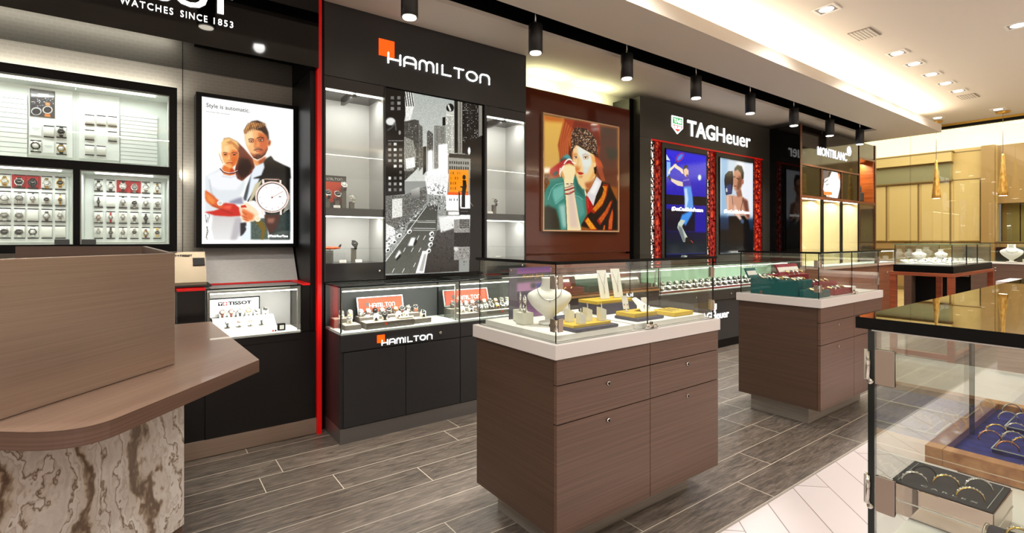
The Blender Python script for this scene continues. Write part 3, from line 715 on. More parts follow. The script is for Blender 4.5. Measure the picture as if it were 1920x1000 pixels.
def counter_case(name, x0, x1, y0, y1, z0, z1, label, back=None, floor=CW, side=True, group=None, led=True, power=3, tube=.008):
    t = thing(name, label, 'display case', ((x0 + x1) / 2, (y0 + y1) / 2, z0), group)
    B().box(x0 + .006, x1 - .006, y0 + .006, y1, z0, z0 + .012, floor).obj('deck', None, t)
    if back: B().box(x0, x1, y1 - .012, y1, z0 + .012, z1 - .008, back).obj('back_panel', None, t)
    pane('glass_front', x0, x1, y0, y0 + .006, z0, z1 - .008, t)
    pane('glass_top', x0 - .002, x1 + .002, y0 - .002, y1, z1 - .008, z1, t, e=GLASS_EDGE)
    pane('glass_side', x0, x0 + .006, y0 + .006, y1 - .012, z0 + .012, z1 - .008, t); pane('glass_side', x1 - .006, x1, y0 + .006, y1 - .012, z0 + .012, z1 - .008, t)
    if led:
        s = B(); zz = z1 - .03
        s.box(x0 + .02, x1 - .02, y0 + .03, y0 + .042, zz, zz + .008, STEEL).box(x0 + .012, x0 + .02, y0 + .03, y0 + .038, z0 + .012, zz + .008, STEEL).box(x1 - .02, x1 - .012, y0 + .03, y0 + .038, z0 + .012, zz + .008, STEEL)
        s.obj('light_rail', None, t)
        B().box(x0 + .022, x1 - .022, y0 + .031, y0 + .041, zz - .007, zz, LED).obj('light_strip', None, t)
        light('AREA', ((x0 + x1) / 2, y0 + .045, zz - .01), power, (1, .98, .94), x1 - x0 - .05, .02, rot=(R(14), 0, 0))
    return t
LGB = mat('case_back_grey', (176, 174, 172), .5)
counter_case('counter_display_case', .284, .803, 3.35, 3.65, .662, .965, 'white floored glass counter case with a framed brand board, beside the red strip', LGB, WHITE, power=3.2, group='glass counter cases')
counter_case('counter_display_case', -.6, .142, 3.35, 3.65, .662, .965, 'glass counter case mostly hidden behind the brushed desk screen', LGB, WHITE, power=2.5, group='glass counter cases')

# sloped presentation lid on a black tray
tr = bx('presentation_tray', .10, .318, 3.42, 3.66, .972, .984, BLACKM, None, .004, label='flat black tray under the tan sloped box on the counter', category='tray')
sb = thing('sloped_box', 'tan metallic sloped box with small brand lettering, standing on a black tray', 'display box', (.2, 3.55, .984))
CHMP = mat('champagne_card', (140, 128, 108), .35, .5)
B().prism([(.125, 3.45, .984), (.125, 3.62, .984), (.125, 3.62, 1.165), (.125, 3.56, 1.175), (.125, 3.45, 1.0)], (.17, 0, 0), CHMP).obj('body', None, sb)
v = Vector((0, .11, .175)).normalized(); o_ = Vector((.13, 3.45, 1.0)) + v * .11 + Vector((0, -.003, .002))
q = lambda a, b_: tuple(o_ + Vector((a, 0, 0)) + v * b_)
B().prism([q(.1, 0), q(.16, 0), q(.16, .05), q(.1, .05)], (0, -.003, .002), BLACKM).obj('black_square', None, sb)
s = B(); text_in(s, 'T+TISSOT', q(.01, .062), (1, 0, 0), v, .09, .014, BLACK, bold=.03, depth=.001); s.obj('lettering', None, sb)
# brand board in the case
bd = thing('brand_board', 'white brand board in a black frame inside the glass counter case', 'sign board', (.44, 3.55, .80))
B().box(.315, .60, 3.575, 3.583, .765, .885, BLACK).obj('frame', None, bd); B().box(.322, .593, 3.571, 3.575, .768, .878, mat('board_grey', (214, 214, 216), .5)).obj('board', None, bd)
s = B().box(.366, .388, 3.568, 3.571, .838, .86, BLACK).box(.392, .414, 3.568, 3.571, .838, .86, RED).box(.400, .406, 3.566, 3.568, .842, .856, SIGNW).box(.396, .410, 3.566, 3.568, .846, .852, SIGNW)
s.box(.370, .384, 3.566, 3.568, .852, .856, SIGNW).box(.375, .379, 3.566, 3.568, .842, .852, SIGNW)
text_in(s, 'TISSOT', (.42, 3.57, .839), (1, 0, 0), (0, 0, 1), .13, .022, BLACK, bold=.04, depth=.001); s.obj('lettering', None, bd)

# ================================================================== section 2: charcoal brand bay with the city picture
HX0, HX1 = .958, 2.645
hd = thing('shop_sign_header', 'charcoal header with glowing white watch brand letters and an orange square', 'shop sign', (1.8, 3.4, HB), 'brand headers')
B().box(HX0, HX1, 3.41, 3.79, HB, LO - .002, CHAR).obj('panel', None, hd)
s = B(); hamilton(s, (1.40, 3.406, 2.510), .862, .070, SIGNW); s.obj('brand_lettering', None, hd)
bx('logo_square', 1.331, 1.446, 3.404, 3.41, 2.551, 2.668, SIGNO, hd, label='glowing orange square')
NB = mat('niche_back', (196, 195, 192), .6)
un = thing('shelf_unit', 'charcoal shelf unit with two lit glass fronted niches beside the city picture', 'shelving', (1.8, 3.6, .97))
s = B().box(HX0, .966, 3.41, 3.79, .968, HB - .004, CHAR).box(1.372, 1.378, 3.40, 3.79, .968, HB - .004, CHAR).box(2.217, 2.237, 3.40, 3.79, .968, HB - .004, CHAR).box(2.638, HX1, 3.41, 3.79, .968, HB - .004, CHAR)
s.box(.966, 1.372, 3.70, 3.79, .968, HB - .004, NB).box(2.237, 2.638, 3.70, 3.79, .968, HB - .004, NB)
s.box(.966, .969, 3.425, 3.70, .968, HB - .004, NB).box(1.369, 1.372, 3.425, 3.70, .968, HB - .004, NB).box(2.237, 2.240, 3.425, 3.70, .968, HB - .004, NB).box(2.635, 2.638, 3.425, 3.70, .968, HB - .004, NB)
s.obj('carcass', None, un)
for a, c_ in ((.966, 1.372), (2.237, 2.638)):
    B().box(a, c_, 3.41, 3.70, 2.257, HB - .004, CHARG).obj('top_panel', None, un)
    B().box(a, c_, 3.425, 3.70, 1.407, 1.462, CHARG).obj('shelf', None, un)
    o = B().box(a, c_, 3.41, 3.70, .968, 1.087, CHARG).obj('bottom_panel', None, un)
    B().cyl((c_ - .035, 3.409, 1.028), (c_ - .035, 3.402, 1.028), .009, 16, CHROME).obj('lock', None, un)
    pane('glass_door', a + .002, c_ - .002, 3.412, 3.418, 1.088, 2.256, un)
    B().box(a + .004, c_ - .004, 3.43, 3.445, 2.25, 2.257, LED).box(a + .004, c_ - .004, 3.43, 3.445, 1.400, 1.407, LED).obj('light_strip', None, un)
    mid = (a + c_) / 2
    B().box(mid - .012, mid + .012, 3.43, 3.70, 2.23, 2.257, CHARG).obj('bracket', None, un)
    light('AREA', (mid, 3.47, 2.24), 1.8, (1, .99, .96), .36, .03, rot=(R(22), 0, 0)); light('AREA', (mid, 3.47, 1.395), 1.3, (1, .99, .96), .36, .03, rot=(R(22), 0, 0))
    light('AREA', (mid, 3.47, 1.90), .4, (1, .99, .96), .3, .03)

pic = thing('city_light_box', 'black and white night street picture with a man on an orange billboard', 'light box', (1.8, 3.43, .99))
B().box(1.378, 2.217, 3.425, 3.46, .974, 2.335, BLACK).obj('frame', None, pic)
P = Pic(1.384, 2.212, .992, 2.332, 3.424, 250, 404, (150, 152, 148))
c1 = lambda: P.crop(720, 150, 5.2615)
c2 = lambda: P.crop(720, 330, 5.2615)
rs = np.random.RandomState(3)
c1()
P.p((168, 172, 168), '200,60 720,60 720,1000 200,1000', c2=(196, 198, 192), noise=8)
def wins(x0, x1, y0, y1, nx, ny, c, prob=1, slope=0, w=.5, h=.5, jit=0):
    dx, dy = (x1 - x0) / nx, (y1 - y0) / ny
    for i in range(nx):
        for j in range(ny):
            if rs.rand() > prob: continue
            x = x0 + i * dx + (1 - w) * dx / 2; y = y0 + j * dy + slope * i * dx + rs.rand() * jit
            v = rs.rand() * .5 + .5
            P.p(tuple(q * v for q in c), [(x, y), (x + w * dx, y + slope * w * dx), (x + w * dx, y + h * dy + slope * w * dx), (x, y + h * dy)])
# far towers
P.p((96, 96, 92), '425,515 440,495 485,530 485,920 425,900', noise=14); wins(430, 480, 520, 900, 4, 22, (200, 200, 196), .5)
P.p((150, 150, 144), '494,450 610,455 610,900 494,930', noise=8); wins(496, 606, 455, 900, 12, 34, (70, 70, 68), .85)
P.p((20, 20, 20), '576,370 606,365 606,450 576,450')
P.p((206, 206, 198), '612,330 650,340 692,350 692,730 620,740', noise=8); wins(614, 690, 360, 730, 8, 30, (40, 40, 40), .9); P.e((40, 40, 40), 652, 275, 38, 42); P.p((200, 200, 196), '640,240 665,300 650,310 625,250'); P.p((190, 190, 184), '610,310 695,312 695,340 610,336')
P.p((255, 255, 255), '536,640 625,630 630,900 560,1000 540,1000', soft=2); P.p((250, 250, 250), '432,700 480,690 485,1000 430,1000', soft=3); P.p((235, 235, 232), '485,880 640,860 640,1000 420,1000', soft=3)
# left buildings
P.p((30, 30, 30), '0,40 200,80 215,330 200,400 200,1000 0,1000', noise=6)
P.p((214, 214, 208), '200,80 280,90 300,250 260,400 215,420 210,250', noise=18); [P.l((60, 60, 60), 10, [(200 + 22 * k, 90), (225 + 22 * k, 260)]) for k in range(4)]
P.p((88, 88, 84), '200,410 300,390 345,400 345,860 200,1000', noise=14); P.p((120, 120, 114), '345,430 380,470 385,860 345,900', noise=14); P.p((52, 52, 50), '385,660 418,655 418,900 385,940', noise=6)
wins(202, 340, 430, 900, 8, 26, (210, 210, 206), .45, w=.4); wins(348, 382, 440, 860, 3, 30, (40, 40, 40), .7)
wins(50, 180, 160, 320, 2, 3, (190, 190, 186), .9, w=.5, h=.6); wins(30, 190, 620, 1000, 3, 7, (220, 220, 214), .85, w=.55, h=.5)
P.e((210, 210, 206), 65, 410, 48, 40, soft=1); P.l((120, 120, 118), 14, '30,500 80,470 110,420 120,500', soft=2); P.l((130, 130, 128), 10, '40,600 190,600'); P.l((255, 255, 255), 8, '32,72 168,94'); P.e((150, 150, 146), 155, 520, 12, 22)
P.p((140, 140, 134), '200,560 290,600 320,760 290,900 200,900', noise=24); P.p((225, 225, 220), '210,780 300,760 310,860 220,880', noise=20)
# right towers
P.p((34, 33, 32), '694,165 730,170 730,720 694,725'); P.p((150, 148, 140), '728,168 772,178 772,720 730,722', noise=8); wins(744, 760, 180, 720, 1, 48, (20, 20, 20), 1)
P.p((24, 23, 22), '772,180 935,205 935,560 880,590 860,640 860,740 772,725', noise=3); wins(776, 930, 200, 620, 11, 30, (240, 240, 236), .3, w=.45, h=.4); P.p((140, 138, 130), '935,205 970,212 970,540 935,560', noise=6); P.p((28, 26, 26), '970,212 1000,215 1000,560 970,540')
P.p((150, 150, 144), '630,740 860,755 850,1000 630,1000', noise=6); P.p((60, 60, 58), '640,725 860,740 860,780 640,765'); wins(640, 840, 800, 830, 9, 1, (20, 20, 20), 1, .05, h=.9); wins(640, 840, 850, 885, 9, 1, (20, 20, 20), 1, .05, h=.9)
P.e((255, 255, 255), 840, 700, 14, 38, soft=1)
P.p((48, 46, 44), '860,600 1000,530 1000,1000 850,1000', noise=6); [P.l((34, 32, 31), 4, [(850, 640 + k * 26), (1000, 610 + k * 28)]) for k in range(8)]
c2()
P.p((46, 44, 42), '850,-60 1000,-60 1000,950 840,950', noise=7); [P.l((26, 25, 24), 5, [(868 + 18 * k, -60), (868 + 18 * k, 900)]) for k in range(7)]
# street
P.p((150, 152, 148), '0,260 420,250 620,200 740,300 740,950 0,960', noise=22)
P.p((88, 90, 86), '420,290 530,300 520,540 440,700 330,965 0,965 10,860 200,600 240,480', noise=4, c2=(112, 112, 106))
P.p((98, 96, 94), '520,540 740,480 740,940 330,965 440,760', noise=7, c2=(70, 66, 64)); P.p((216, 216, 212), '540,400 740,400 740,500 560,560', noise=14, soft=2)
P.p((34, 33, 32), '0,-60 200,-60 205,180 0,200', noise=6); wins(30, 190, -50, 180, 3, 4, (225, 225, 220), .8, w=.5, h=.5)
P.p((110, 110, 106), '0,200 200,190 420,100 420,260 240,450 0,640', noise=30); P.p((190, 190, 184), '265,140 350,110 355,200 270,260', c2=(90, 90, 88)); P.p((230, 230, 226), '400,0 640,-20 620,200 430,180', noise=24)
P.p((206, 206, 200), '80,230 180,220 180,400 80,420', noise=22); P.p((228, 228, 224), '20,470 110,520 110,640 20,720', noise=30)
for k in range(90):
    t = rs.rand(); x = 40 + 420 * t + rs.randn() * 18; y = 640 - 420 * t + rs.randn() * 26
    P.e((rs.rand() * 200 + 40,) * 3, x, y, 10 - 5 * t, 7 - 3 * t)
for k in range(150):
    x = 430 + rs.rand() * 180; y = 80 + rs.rand() * 260; P.e((rs.rand() * 220 + 20,) * 3, x, y, 5, 6)
for y0 in (440, 455, 515, 535): P.l((220, 220, 216), 4, [(250, y0), (510, y0 + 5)])
P.l((235, 235, 230), 5, '10,850 230,560 420,300'); [P.l((230, 230, 226), 5, [(x, y), (x + 22, y - 42)]) for x, y in ((180, 955), (190, 750), (268, 750), (342, 752), (324, 632), (388, 630), (80, 955), (290, 900))]
for x, y in ((35, 730), (100, 650), (150, 590), (250, 550), (470, 570), (468, 620), (458, 676), (440, 740)): P.e((226, 226, 222), x, y, 26, 20, -40); P.e((30, 30, 30), x + 4, y + 4, 14, 9, -40)
P.p((236, 236, 232), '235,690 270,610 310,610 290,690', soft=2); P.p((30, 30, 28), '290,680 315,620 325,650 300,690', soft=2); P.p((230, 230, 226), '110,800 150,730 170,760 120,830', soft=2); P.p((20, 20, 20), '115,825 165,765 160,800 125,835', soft=1)
P.p((240, 240, 236), '312,960 380,740 435,740 395,960'); P.p((170, 170, 166), '345,940 395,770 420,770 385,945', soft=1)
P.p((255, 255, 252), '610,190 850,190 850,430 620,420', soft=1); wins(640, 730, 225, 265, 6, 1, (60, 60, 60), .8); P.p((120, 118, 112), '610,340 750,345 750,395 610,395', soft=2); P.p((250, 250, 246), '635,355 740,355 740,385 635,385', soft=1)
P.p((150, 148, 144), '690,430 850,425 845,830 690,830', noise=20); wins(745, 840, 430, 520, 6, 5, (30, 30, 30), 1, w=.7, h=.7); P.p((60, 58, 56), '690,560 850,560 850,700 690,700', noise=14); wins(740, 840, 720, 900, 5, 6, (160, 160, 156), .5); P.p((200, 200, 196), '690,700 730,700 730,740 690,740', soft=1)
for k in range(40): x = 480 + rs.rand() * 240; y = 440 + rs.rand() * 480; P.l((40, 40, 40), 5, [(x, y), (x + 2, y + 18)])
c1(); P.p((255, 150, 0), '640,892 835,905 832,1010 640,1010'); wins(650, 830, 915, 1000, 8, 2, (226, 120, 0), .9, .05)
c2(); P.p((255, 150, 0), '640,-62 835,-60 832,185 640,180'); wins(650, 760, -40, 160, 5, 4, (230, 124, 0), .8); P.p((240, 92, 4), '630,160 832,165 832,190 630,186')
P.e((14, 12, 12), 790, 14, 16, 24); P.p((14, 12, 12), '776,40 808,44 816,100 800,190 800,310 765,310 768,180 772,120 752,110 754,100 778,104'); P.p((18, 16, 16), '736,150 748,165 752,330 738,325'); P.l((18, 16, 16), 5, '736,152 832,160'); P.p((28, 26, 25), '736,320 1000,330 1000,385 745,385')
P.l((120, 120, 118), 6, '755,350 830,350'); P.l((170, 168, 164), 4, '850,260 880,300')
P.a = np.where(P.a.max(-1, keepdims=True) - P.a.min(-1, keepdims=True) > 60, P.a, 118 + (P.a - 128) * 1.4)
P.build('print', pic, 1.0, .10)

# counter, cabinet below
cb = thing('base_cabinet', 'charcoal base cabinet with a steel kick plate under the city picture bay', 'cabinet', (1.8, 3.4, 0))
B().box(.955, 2.645, 3.075, 3.79, .095, .664, CHAR).obj('body', None, cb)
B().box(.955, 2.645, 3.07, 3.79, 0, .094, mat('satin_steel', (128, 126, 124), .35, .7)).obj('kick_plate', None, cb)
for k, (a, c_) in enumerate([(.975, 1.378), (1.382, 1.788), (1.793, 2.20), (2.204, 2.64)]):
    bx('door', a, c_, 3.062, 3.075, .10, .556, CHAR, cb, .001)
for a, c_ in ((.957, 1.789), (1.793, 2.643)):
    o = bx('drawer', a, c_, 3.062, 3.075, .564, .662, CHAR, cb, .001)
    B().cyl((a + .675, 3.061, .612), (a + .675, 3.055, .612), .010, 16, CHROME).obj('lock', None, o)
s = B(); hamilton(s, (1.215, 3.058, .578), .352, .031, SIGNW, depth=.003); s.obj('brand_lettering', None, cb)
bx('logo_square', 1.184, 1.234, 3.057, 3.062, .594, .643, SIGNO, cb)
dkb = mat('case_back_dark', (58, 60, 60), .4)
counter_case('counter_display_case', .957, 1.790, 3.068, 3.41, .664, .962, 'glass counter case with an orange brand board, nearest under the city picture', dkb, CW, power=5.5, group='glass counter cases')
counter_case('counter_display_case', 1.792, 2.643, 3.068, 3.41, .664, .962, 'glass counter case with two dozen watches, second under the city picture', dkb, CW, power=5.5, group='glass counter cases')

# ================================================================== section 3: glossy russet bay with the portrait light box
RUS = mat('russet_gloss', (84, 36, 22), .10, coat=.3)
RUSO = grain('russet_low', (120, 52, 22), (140, 66, 30), (1, 1, 20), .2)
wp = thing('wall_panel', 'tall glossy russet wall panel behind the portrait light box', 'panel', (3.4, 3.6, .97))
B().box(2.65, 4.14, 3.55, 3.79, 1.12, 2.62, RUS).obj('panel', None, wp); B().box(2.65, 4.14, 3.60, 3.79, .968, 1.118, RUSO).obj('lower_band', None, wp)
B().box(2.7, 4.1, 3.70, 3.72, 2.622, 2.632, mat('cove_led_yellow', (250, 246, 190), .5, emit=(250, 246, 180), es=5)).obj('cove_light', None, wp)
light('AREA', (3.1, 3.66, 2.65), 2.4, (.95, 1, .62), .5, .05, rot=(R(160), 0, 0)); light('AREA', (3.75, 3.66, 2.65), 2.4, (.95, 1, .62), .5, .05, rot=(R(160), 0, 0))
bx('shelf_divider', 4.145, 4.215, 3.56, 3.79, .97, 2.75, BLACKG, label='narrow black glossy divider between the russet panel and the grey bay', category='panel')
pl = thing('portrait_light_box', 'backlit portrait of a woman in a leopard headwrap hugging a teal jacket', 'light box', (3.43, 3.53, 1.33))
GF = mat('thin_pale_frame', (214, 176, 140), .3, .4)
B().box(2.928, 3.946, 3.520, 3.55, 1.325, 1.337, GF).box(2.928, 3.946, 3.520, 3.55, 2.397, 2.409, GF).box(2.928, 2.940, 3.520, 3.55, 1.337, 2.397, GF).box(3.934, 3.946, 3.520, 3.55, 1.337, 2.397, GF).obj('frame', None, pl)
P = Pic(2.940, 3.934, 1.337, 2.397, 3.525, 200, 213, (150, 80, 30))
D1 = lambda: P.crop(1010, 205, 8.335)
D2 = lambda: P.crop(1010, 315, 8.0)
D1()
P.p((226, 178, 78), '60,80 420,150 400,1000 60,1000', soft=3, c2=(206, 160, 80)); P.p((190, 96, 30), '60,80 420,140 380,200 200,190 60,170', soft=5)
hm = P.mask(P.T('400,140 800,210 980,260 980,600 940,1000 600,1000 330,780 300,560 360,300'))
P.put(hm, (150, 50, 18), soft=2); P.p((110, 34, 14), '560,180 900,240 980,560 900,600 760,300 600,280 500,420', soft=4, clip=hm); P.p((72, 50, 40), '960,260 1230,300 1230,1020 900,1020 960,600', soft=4, c2=(96, 52, 36)); P.p((60, 56, 44), '1040,600 1230,620 1230,760 1100,800', soft=5)
for k in range(26): P.l(((240, 160, 70), (206, 96, 36), (120, 40, 16), (176, 62, 24))[k % 4], 8, [(400 + 9 * k, 170 + 9 * k), (345 + 7 * k, 480 + (k % 5) * 12), (320 + 8 * k, 780)], soft=1, clip=hm)
P.p((196, 78, 40), '890,760 960,800 1040,1000 960,1020 900,900', soft=3)
for k in range(7): P.l(((230, 110, 60), (150, 50, 26))[k % 2], 8, [(900 + 10 * k, 760 + 8 * k), (960 + 14 * k, 1010)], soft=1)
D2()
P.p((96, 50, 34), '840,0 1180,0 1180,300 930,240', soft=4); [P.l((210, 90, 50), 10, [(880 + 20 * k, 0), (950 + 14 * k, 200)], soft=1) for k in range(4)]
P.p((250, 240, 220), '60,0 180,0 150,80 70,90', soft=3); P.p((96, 60, 30), '60,90 160,100 120,330 60,420', soft=3, noise=30)
# teal jacket
P.p((52, 128, 112), '150,170 330,140 560,120 640,200 700,300 720,700 640,880 640,935 60,935 70,420 100,330 170,230', soft=1, noise=4); P.p((110, 180, 164), '210,320 380,240 380,420 250,540 210,420', soft=4); P.p((84, 150, 138), '545,420 660,480 690,680 620,760 570,600', soft=4)
P.p((44, 40, 28), '60,600 140,560 260,620 300,760 330,935 60,935', soft=4); P.l((160, 205, 194), 6, '370,222 260,250 190,320 140,480'); P.l((150, 200, 190), 6, '380,440 250,545'); P.l((170, 210, 200), 5, '545,410 620,440 660,480'); P.p((150, 196, 184), '300,560 400,540 420,900 360,900', soft=5)
P.p((40, 96, 86), '545,130 600,200 660,330 700,460 640,420 560,330', soft=3)
D1()
P.p((74, 150, 150), '380,740 440,700 500,740 520,830 430,800 340,840', soft=1); P.p((20, 60, 60), '320,800 400,760 480,800 380,900', soft=3)
P.p((176, 34, 36), '180,940 300,850 400,780 500,800 540,860 400,900 330,1000 180,1010', soft=1); P.p((44, 84, 70), '240,980 300,950 300,1010 230,1010')
D2(); P.p((170, 34, 40), '170,60 240,20 320,0 310,60 240,160', soft=1); P.p((44, 90, 76), '215,90 260,40 290,70 245,130')
D1()
# face
fm = P.mask(P.T('535,620 590,556 700,600 850,690 880,760 890,860 880,1000 870,1040 850,1120 790,1200 730,1260 680,1240 620,1160 590,1060 570,1000 556,900 530,800'))
P.put(fm, (240, 202, 140), soft=1)
P.p((226, 230, 220), '600,570 700,620 800,690 830,760 820,880 760,930 690,900 660,760 620,720', soft=4, clip=fm); P.p((214, 222, 216), '700,900 790,900 760,1000 700,1010', soft=4, clip=fm)
P.p((236, 170, 90), '800,700 900,760 900,1020 800,1180 740,1270 780,1120 850,980 860,860', soft=4, clip=fm); P.p((214, 130, 66), '560,880 640,900 640,960 600,1000 560,980', soft=3, clip=fm); P.p((226, 156, 86), '530,690 596,690 600,740 540,780', soft=3, clip=fm)
P.l((170, 110, 60), 8, '545,712 575,700 606,708', soft=1); P.l((160, 100, 56), 8, '680,722 730,700 792,728', soft=1)
P.p((206, 150, 96), '545,735 605,732 608,772 550,775', soft=2, clip=fm); P.p((206, 150, 96), '690,735 775,730 780,775 700,780', soft=2, clip=fm)
P.e((250, 246, 236), 580, 754, 26, 12); P.e((56, 30, 18), 584, 753, 13, 13); P.e((250, 246, 236), 734, 757, 32, 12); P.e((60, 34, 20), 734, 755, 14, 13); P.l((60, 30, 18), 5, '552,748 580,738 606,748'); P.l((60, 30, 18), 5, '700,752 732,738 768,752')
P.l((200, 140, 84), 7, '622,760 614,850 600,900', soft=1); P.l((196, 104, 56), 9, '578,930 604,942 640,930', soft=1); P.l((206, 150, 100), 7, '650,880 652,925', soft=1)
D2()
P.p((196, 54, 42), '580,66 612,58 640,62 682,80 645,104 605,100'); P.l((120, 20, 16), 5, '584,82 640,80 676,83'); P.p((214, 150, 96), '598,118 672,112 650,150 606,150', soft=2, clip=fm)
P.p((240, 206, 146), '690,220 790,180 850,90 850,140 800,230 742,330 705,290', soft=1); P.p((176, 96, 50), '690,226 790,200 845,140 775,300 735,330 706,286', soft=3)
D1(); P.p((244, 206, 146), '855,830 900,840 892,910 860,905', soft=1); P.p((20, 16, 16), '862,912 905,890 900,1010 872,1010')
# headwrap
hw = P.mask(P.T('510,700 505,480 520,360 560,300 640,280 740,300 830,380 900,480 935,755 860,708 700,620 590,550 540,620'))
P.put(hw, (44, 26, 18))
rs = np.random.RandomState(8)
for k in range(620):
    u, v = rs.rand(2); x = 505 + u * 430; y = 280 + v * 470; a = rs.rand() * 3.14; L = 8 + rs.rand() * 14
    P.l(((250, 228, 196), (224, 176, 128), (160, 104, 66), (30, 16, 10))[k % 4], 7, [(x, y), (x + L * math.cos(a), y + L * math.sin(a))], clip=hw)
P.p((60, 30, 20), '505,470 600,560 700,610 640,480 540,440', soft=3, clip=hw * .45); P.l((24, 12, 8), 10, '590,548 700,616 860,703 932,752'); P.p((40, 16, 10), '480,560 512,700 520,800 474,700', soft=2)
# hand, arm, beads, bracelets
D1(); P.p((240, 220, 150), '340,1010 350,920 400,870 480,850 550,880 575,960 575,1010', soft=1)
D2(); P.p((246, 224, 170), '335,20 390,-20 545,-20 550,60 520,200 540,400 600,760 640,935 430,935 415,600 400,400 380,180 340,100'); P.p((222, 196, 176), '430,240 510,240 540,500 600,900 470,900 440,500', soft=5); P.p((210, 150, 80), '335,20 360,60 390,150 380,180 340,100', soft=2); P.l((60, 40, 20), 8, '400,420 412,640 425,935')
D1()
for k in range(24):
    t = k / 23.; a = R(200 + 170 * t) if 0 else 0
    x, y = 330 + 240 * t, 1000 - 165 * math.sin(math.pi * min(1, t * 1.15) * .62) - (60 if .3 < t < .8 else 30) * math.sin(math.pi * t)
    P.e((250, 240, 220), x, y, 11, 11)
D2()
for k in range(6): P.e((250, 240, 220), 325 - 8 * math.sin(k / 5 * 3.1), 10 + k * 22, 10, 11)
P.l((90, 40, 30), 8, '385,300 440,290 530,250'); P.l((180, 40, 30), 16, '385,335 450,320 535,290'); P.l((30, 14, 12), 7, '385,345 450,332 535,300'); P.l((190, 44, 34), 14, '385,385 450,385 540,340'); P.l((30, 14, 12), 7, '390,398 460,398 540,352'); P.l((40, 24, 20), 12, '415,240 450,240'); P.l((40, 24, 20), 10, '475,238 525,235')
# collar, tie, jacket
P.p((26, 20, 18), '940,210 1060,240 1120,380 1180,500 1180,935 880,935 640,880 640,850 740,690 820,560 850,440', soft=1)
P.p((220, 214, 214), '720,400 790,290 870,130 945,200 930,260 860,420 820,570 780,500 730,430'); P.p((244, 240, 236), '760,380 860,180 920,220 840,400', soft=3); P.p((170, 22, 22), '712,430 740,430 800,540 820,600 760,680 735,690 715,560'); P.p((226, 60, 60), '725,440 740,450 750,620 735,600', soft=1); P.p((250, 230, 200), '690,310 720,400 705,430 690,360')
st = [('960,240 1050,250 1020,420 960,560 830,690 775,650 880,520 950,420 990,300', (214, 120, 24)), ('870,790 1000,640 1090,480 1110,500 1040,680 920,860', (190, 80, 20)), ('1040,935 1050,780 1110,600 1120,700 1100,935', (200, 84, 20)), ('680,790 730,730 800,820 890,935 780,935', (236, 150, 30)), ('960,935 980,860 1000,860 990,935', (200, 90, 20))]
for p_, c_ in st: P.p((170, 34, 16), p_, soft=1); 
for p_, c_ in st:
    v = [float(q) for q in p_.replace(',', ' ').split()]; xs, ys = v[::2], v[1::2]; mx, my = sum(xs) / len(xs), sum(ys) / len(ys)
    P.p(c_, [(mx + (x - mx) * .8, my + (y - my) * .86) for x, y in zip(xs, ys)], noise=20)
P.build('print', pl, .95, .08)
RW = grain('russet_wood', (104, 56, 34), (128, 72, 44), (3, 3, 60), .3)
cb = thing('base_cabinet', 'dark russet base cabinet with a pale wood deck edge in the portrait bay', 'cabinet', (3.4, 3.4, 0))
B().box(2.652, 4.19, 3.215, 3.79, .095, .735, mat('plum_dark', (50, 40, 42), .3)).obj('body', None, cb); B().box(2.652, 4.19, 3.20, 3.79, .737, .755, grain('tan_wood_edge', (170, 120, 70), (196, 146, 92), (3, 3, 60), .4)).obj('deck_edge', None, cb)
B().box(2.652, 4.19, 3.26, 3.7, 0, .095, BLACK).obj('kick_plate', None, cb)
s = B(); text_in(s, 'Gl', (3.70, 3.21, .70), (1, 0, 0), (0, 0, 1), .09, .055, SIGNW, depth=.003); s.obj('lettering', None, cb, label='two small white script letters')
counter_case('counter_display_case', 2.655, 4.18, 3.205, 3.58, .756, .965, 'long glass counter case with red and green jewellery boxes below the portrait', RUSO, RW, power=3, group='glass counter cases')

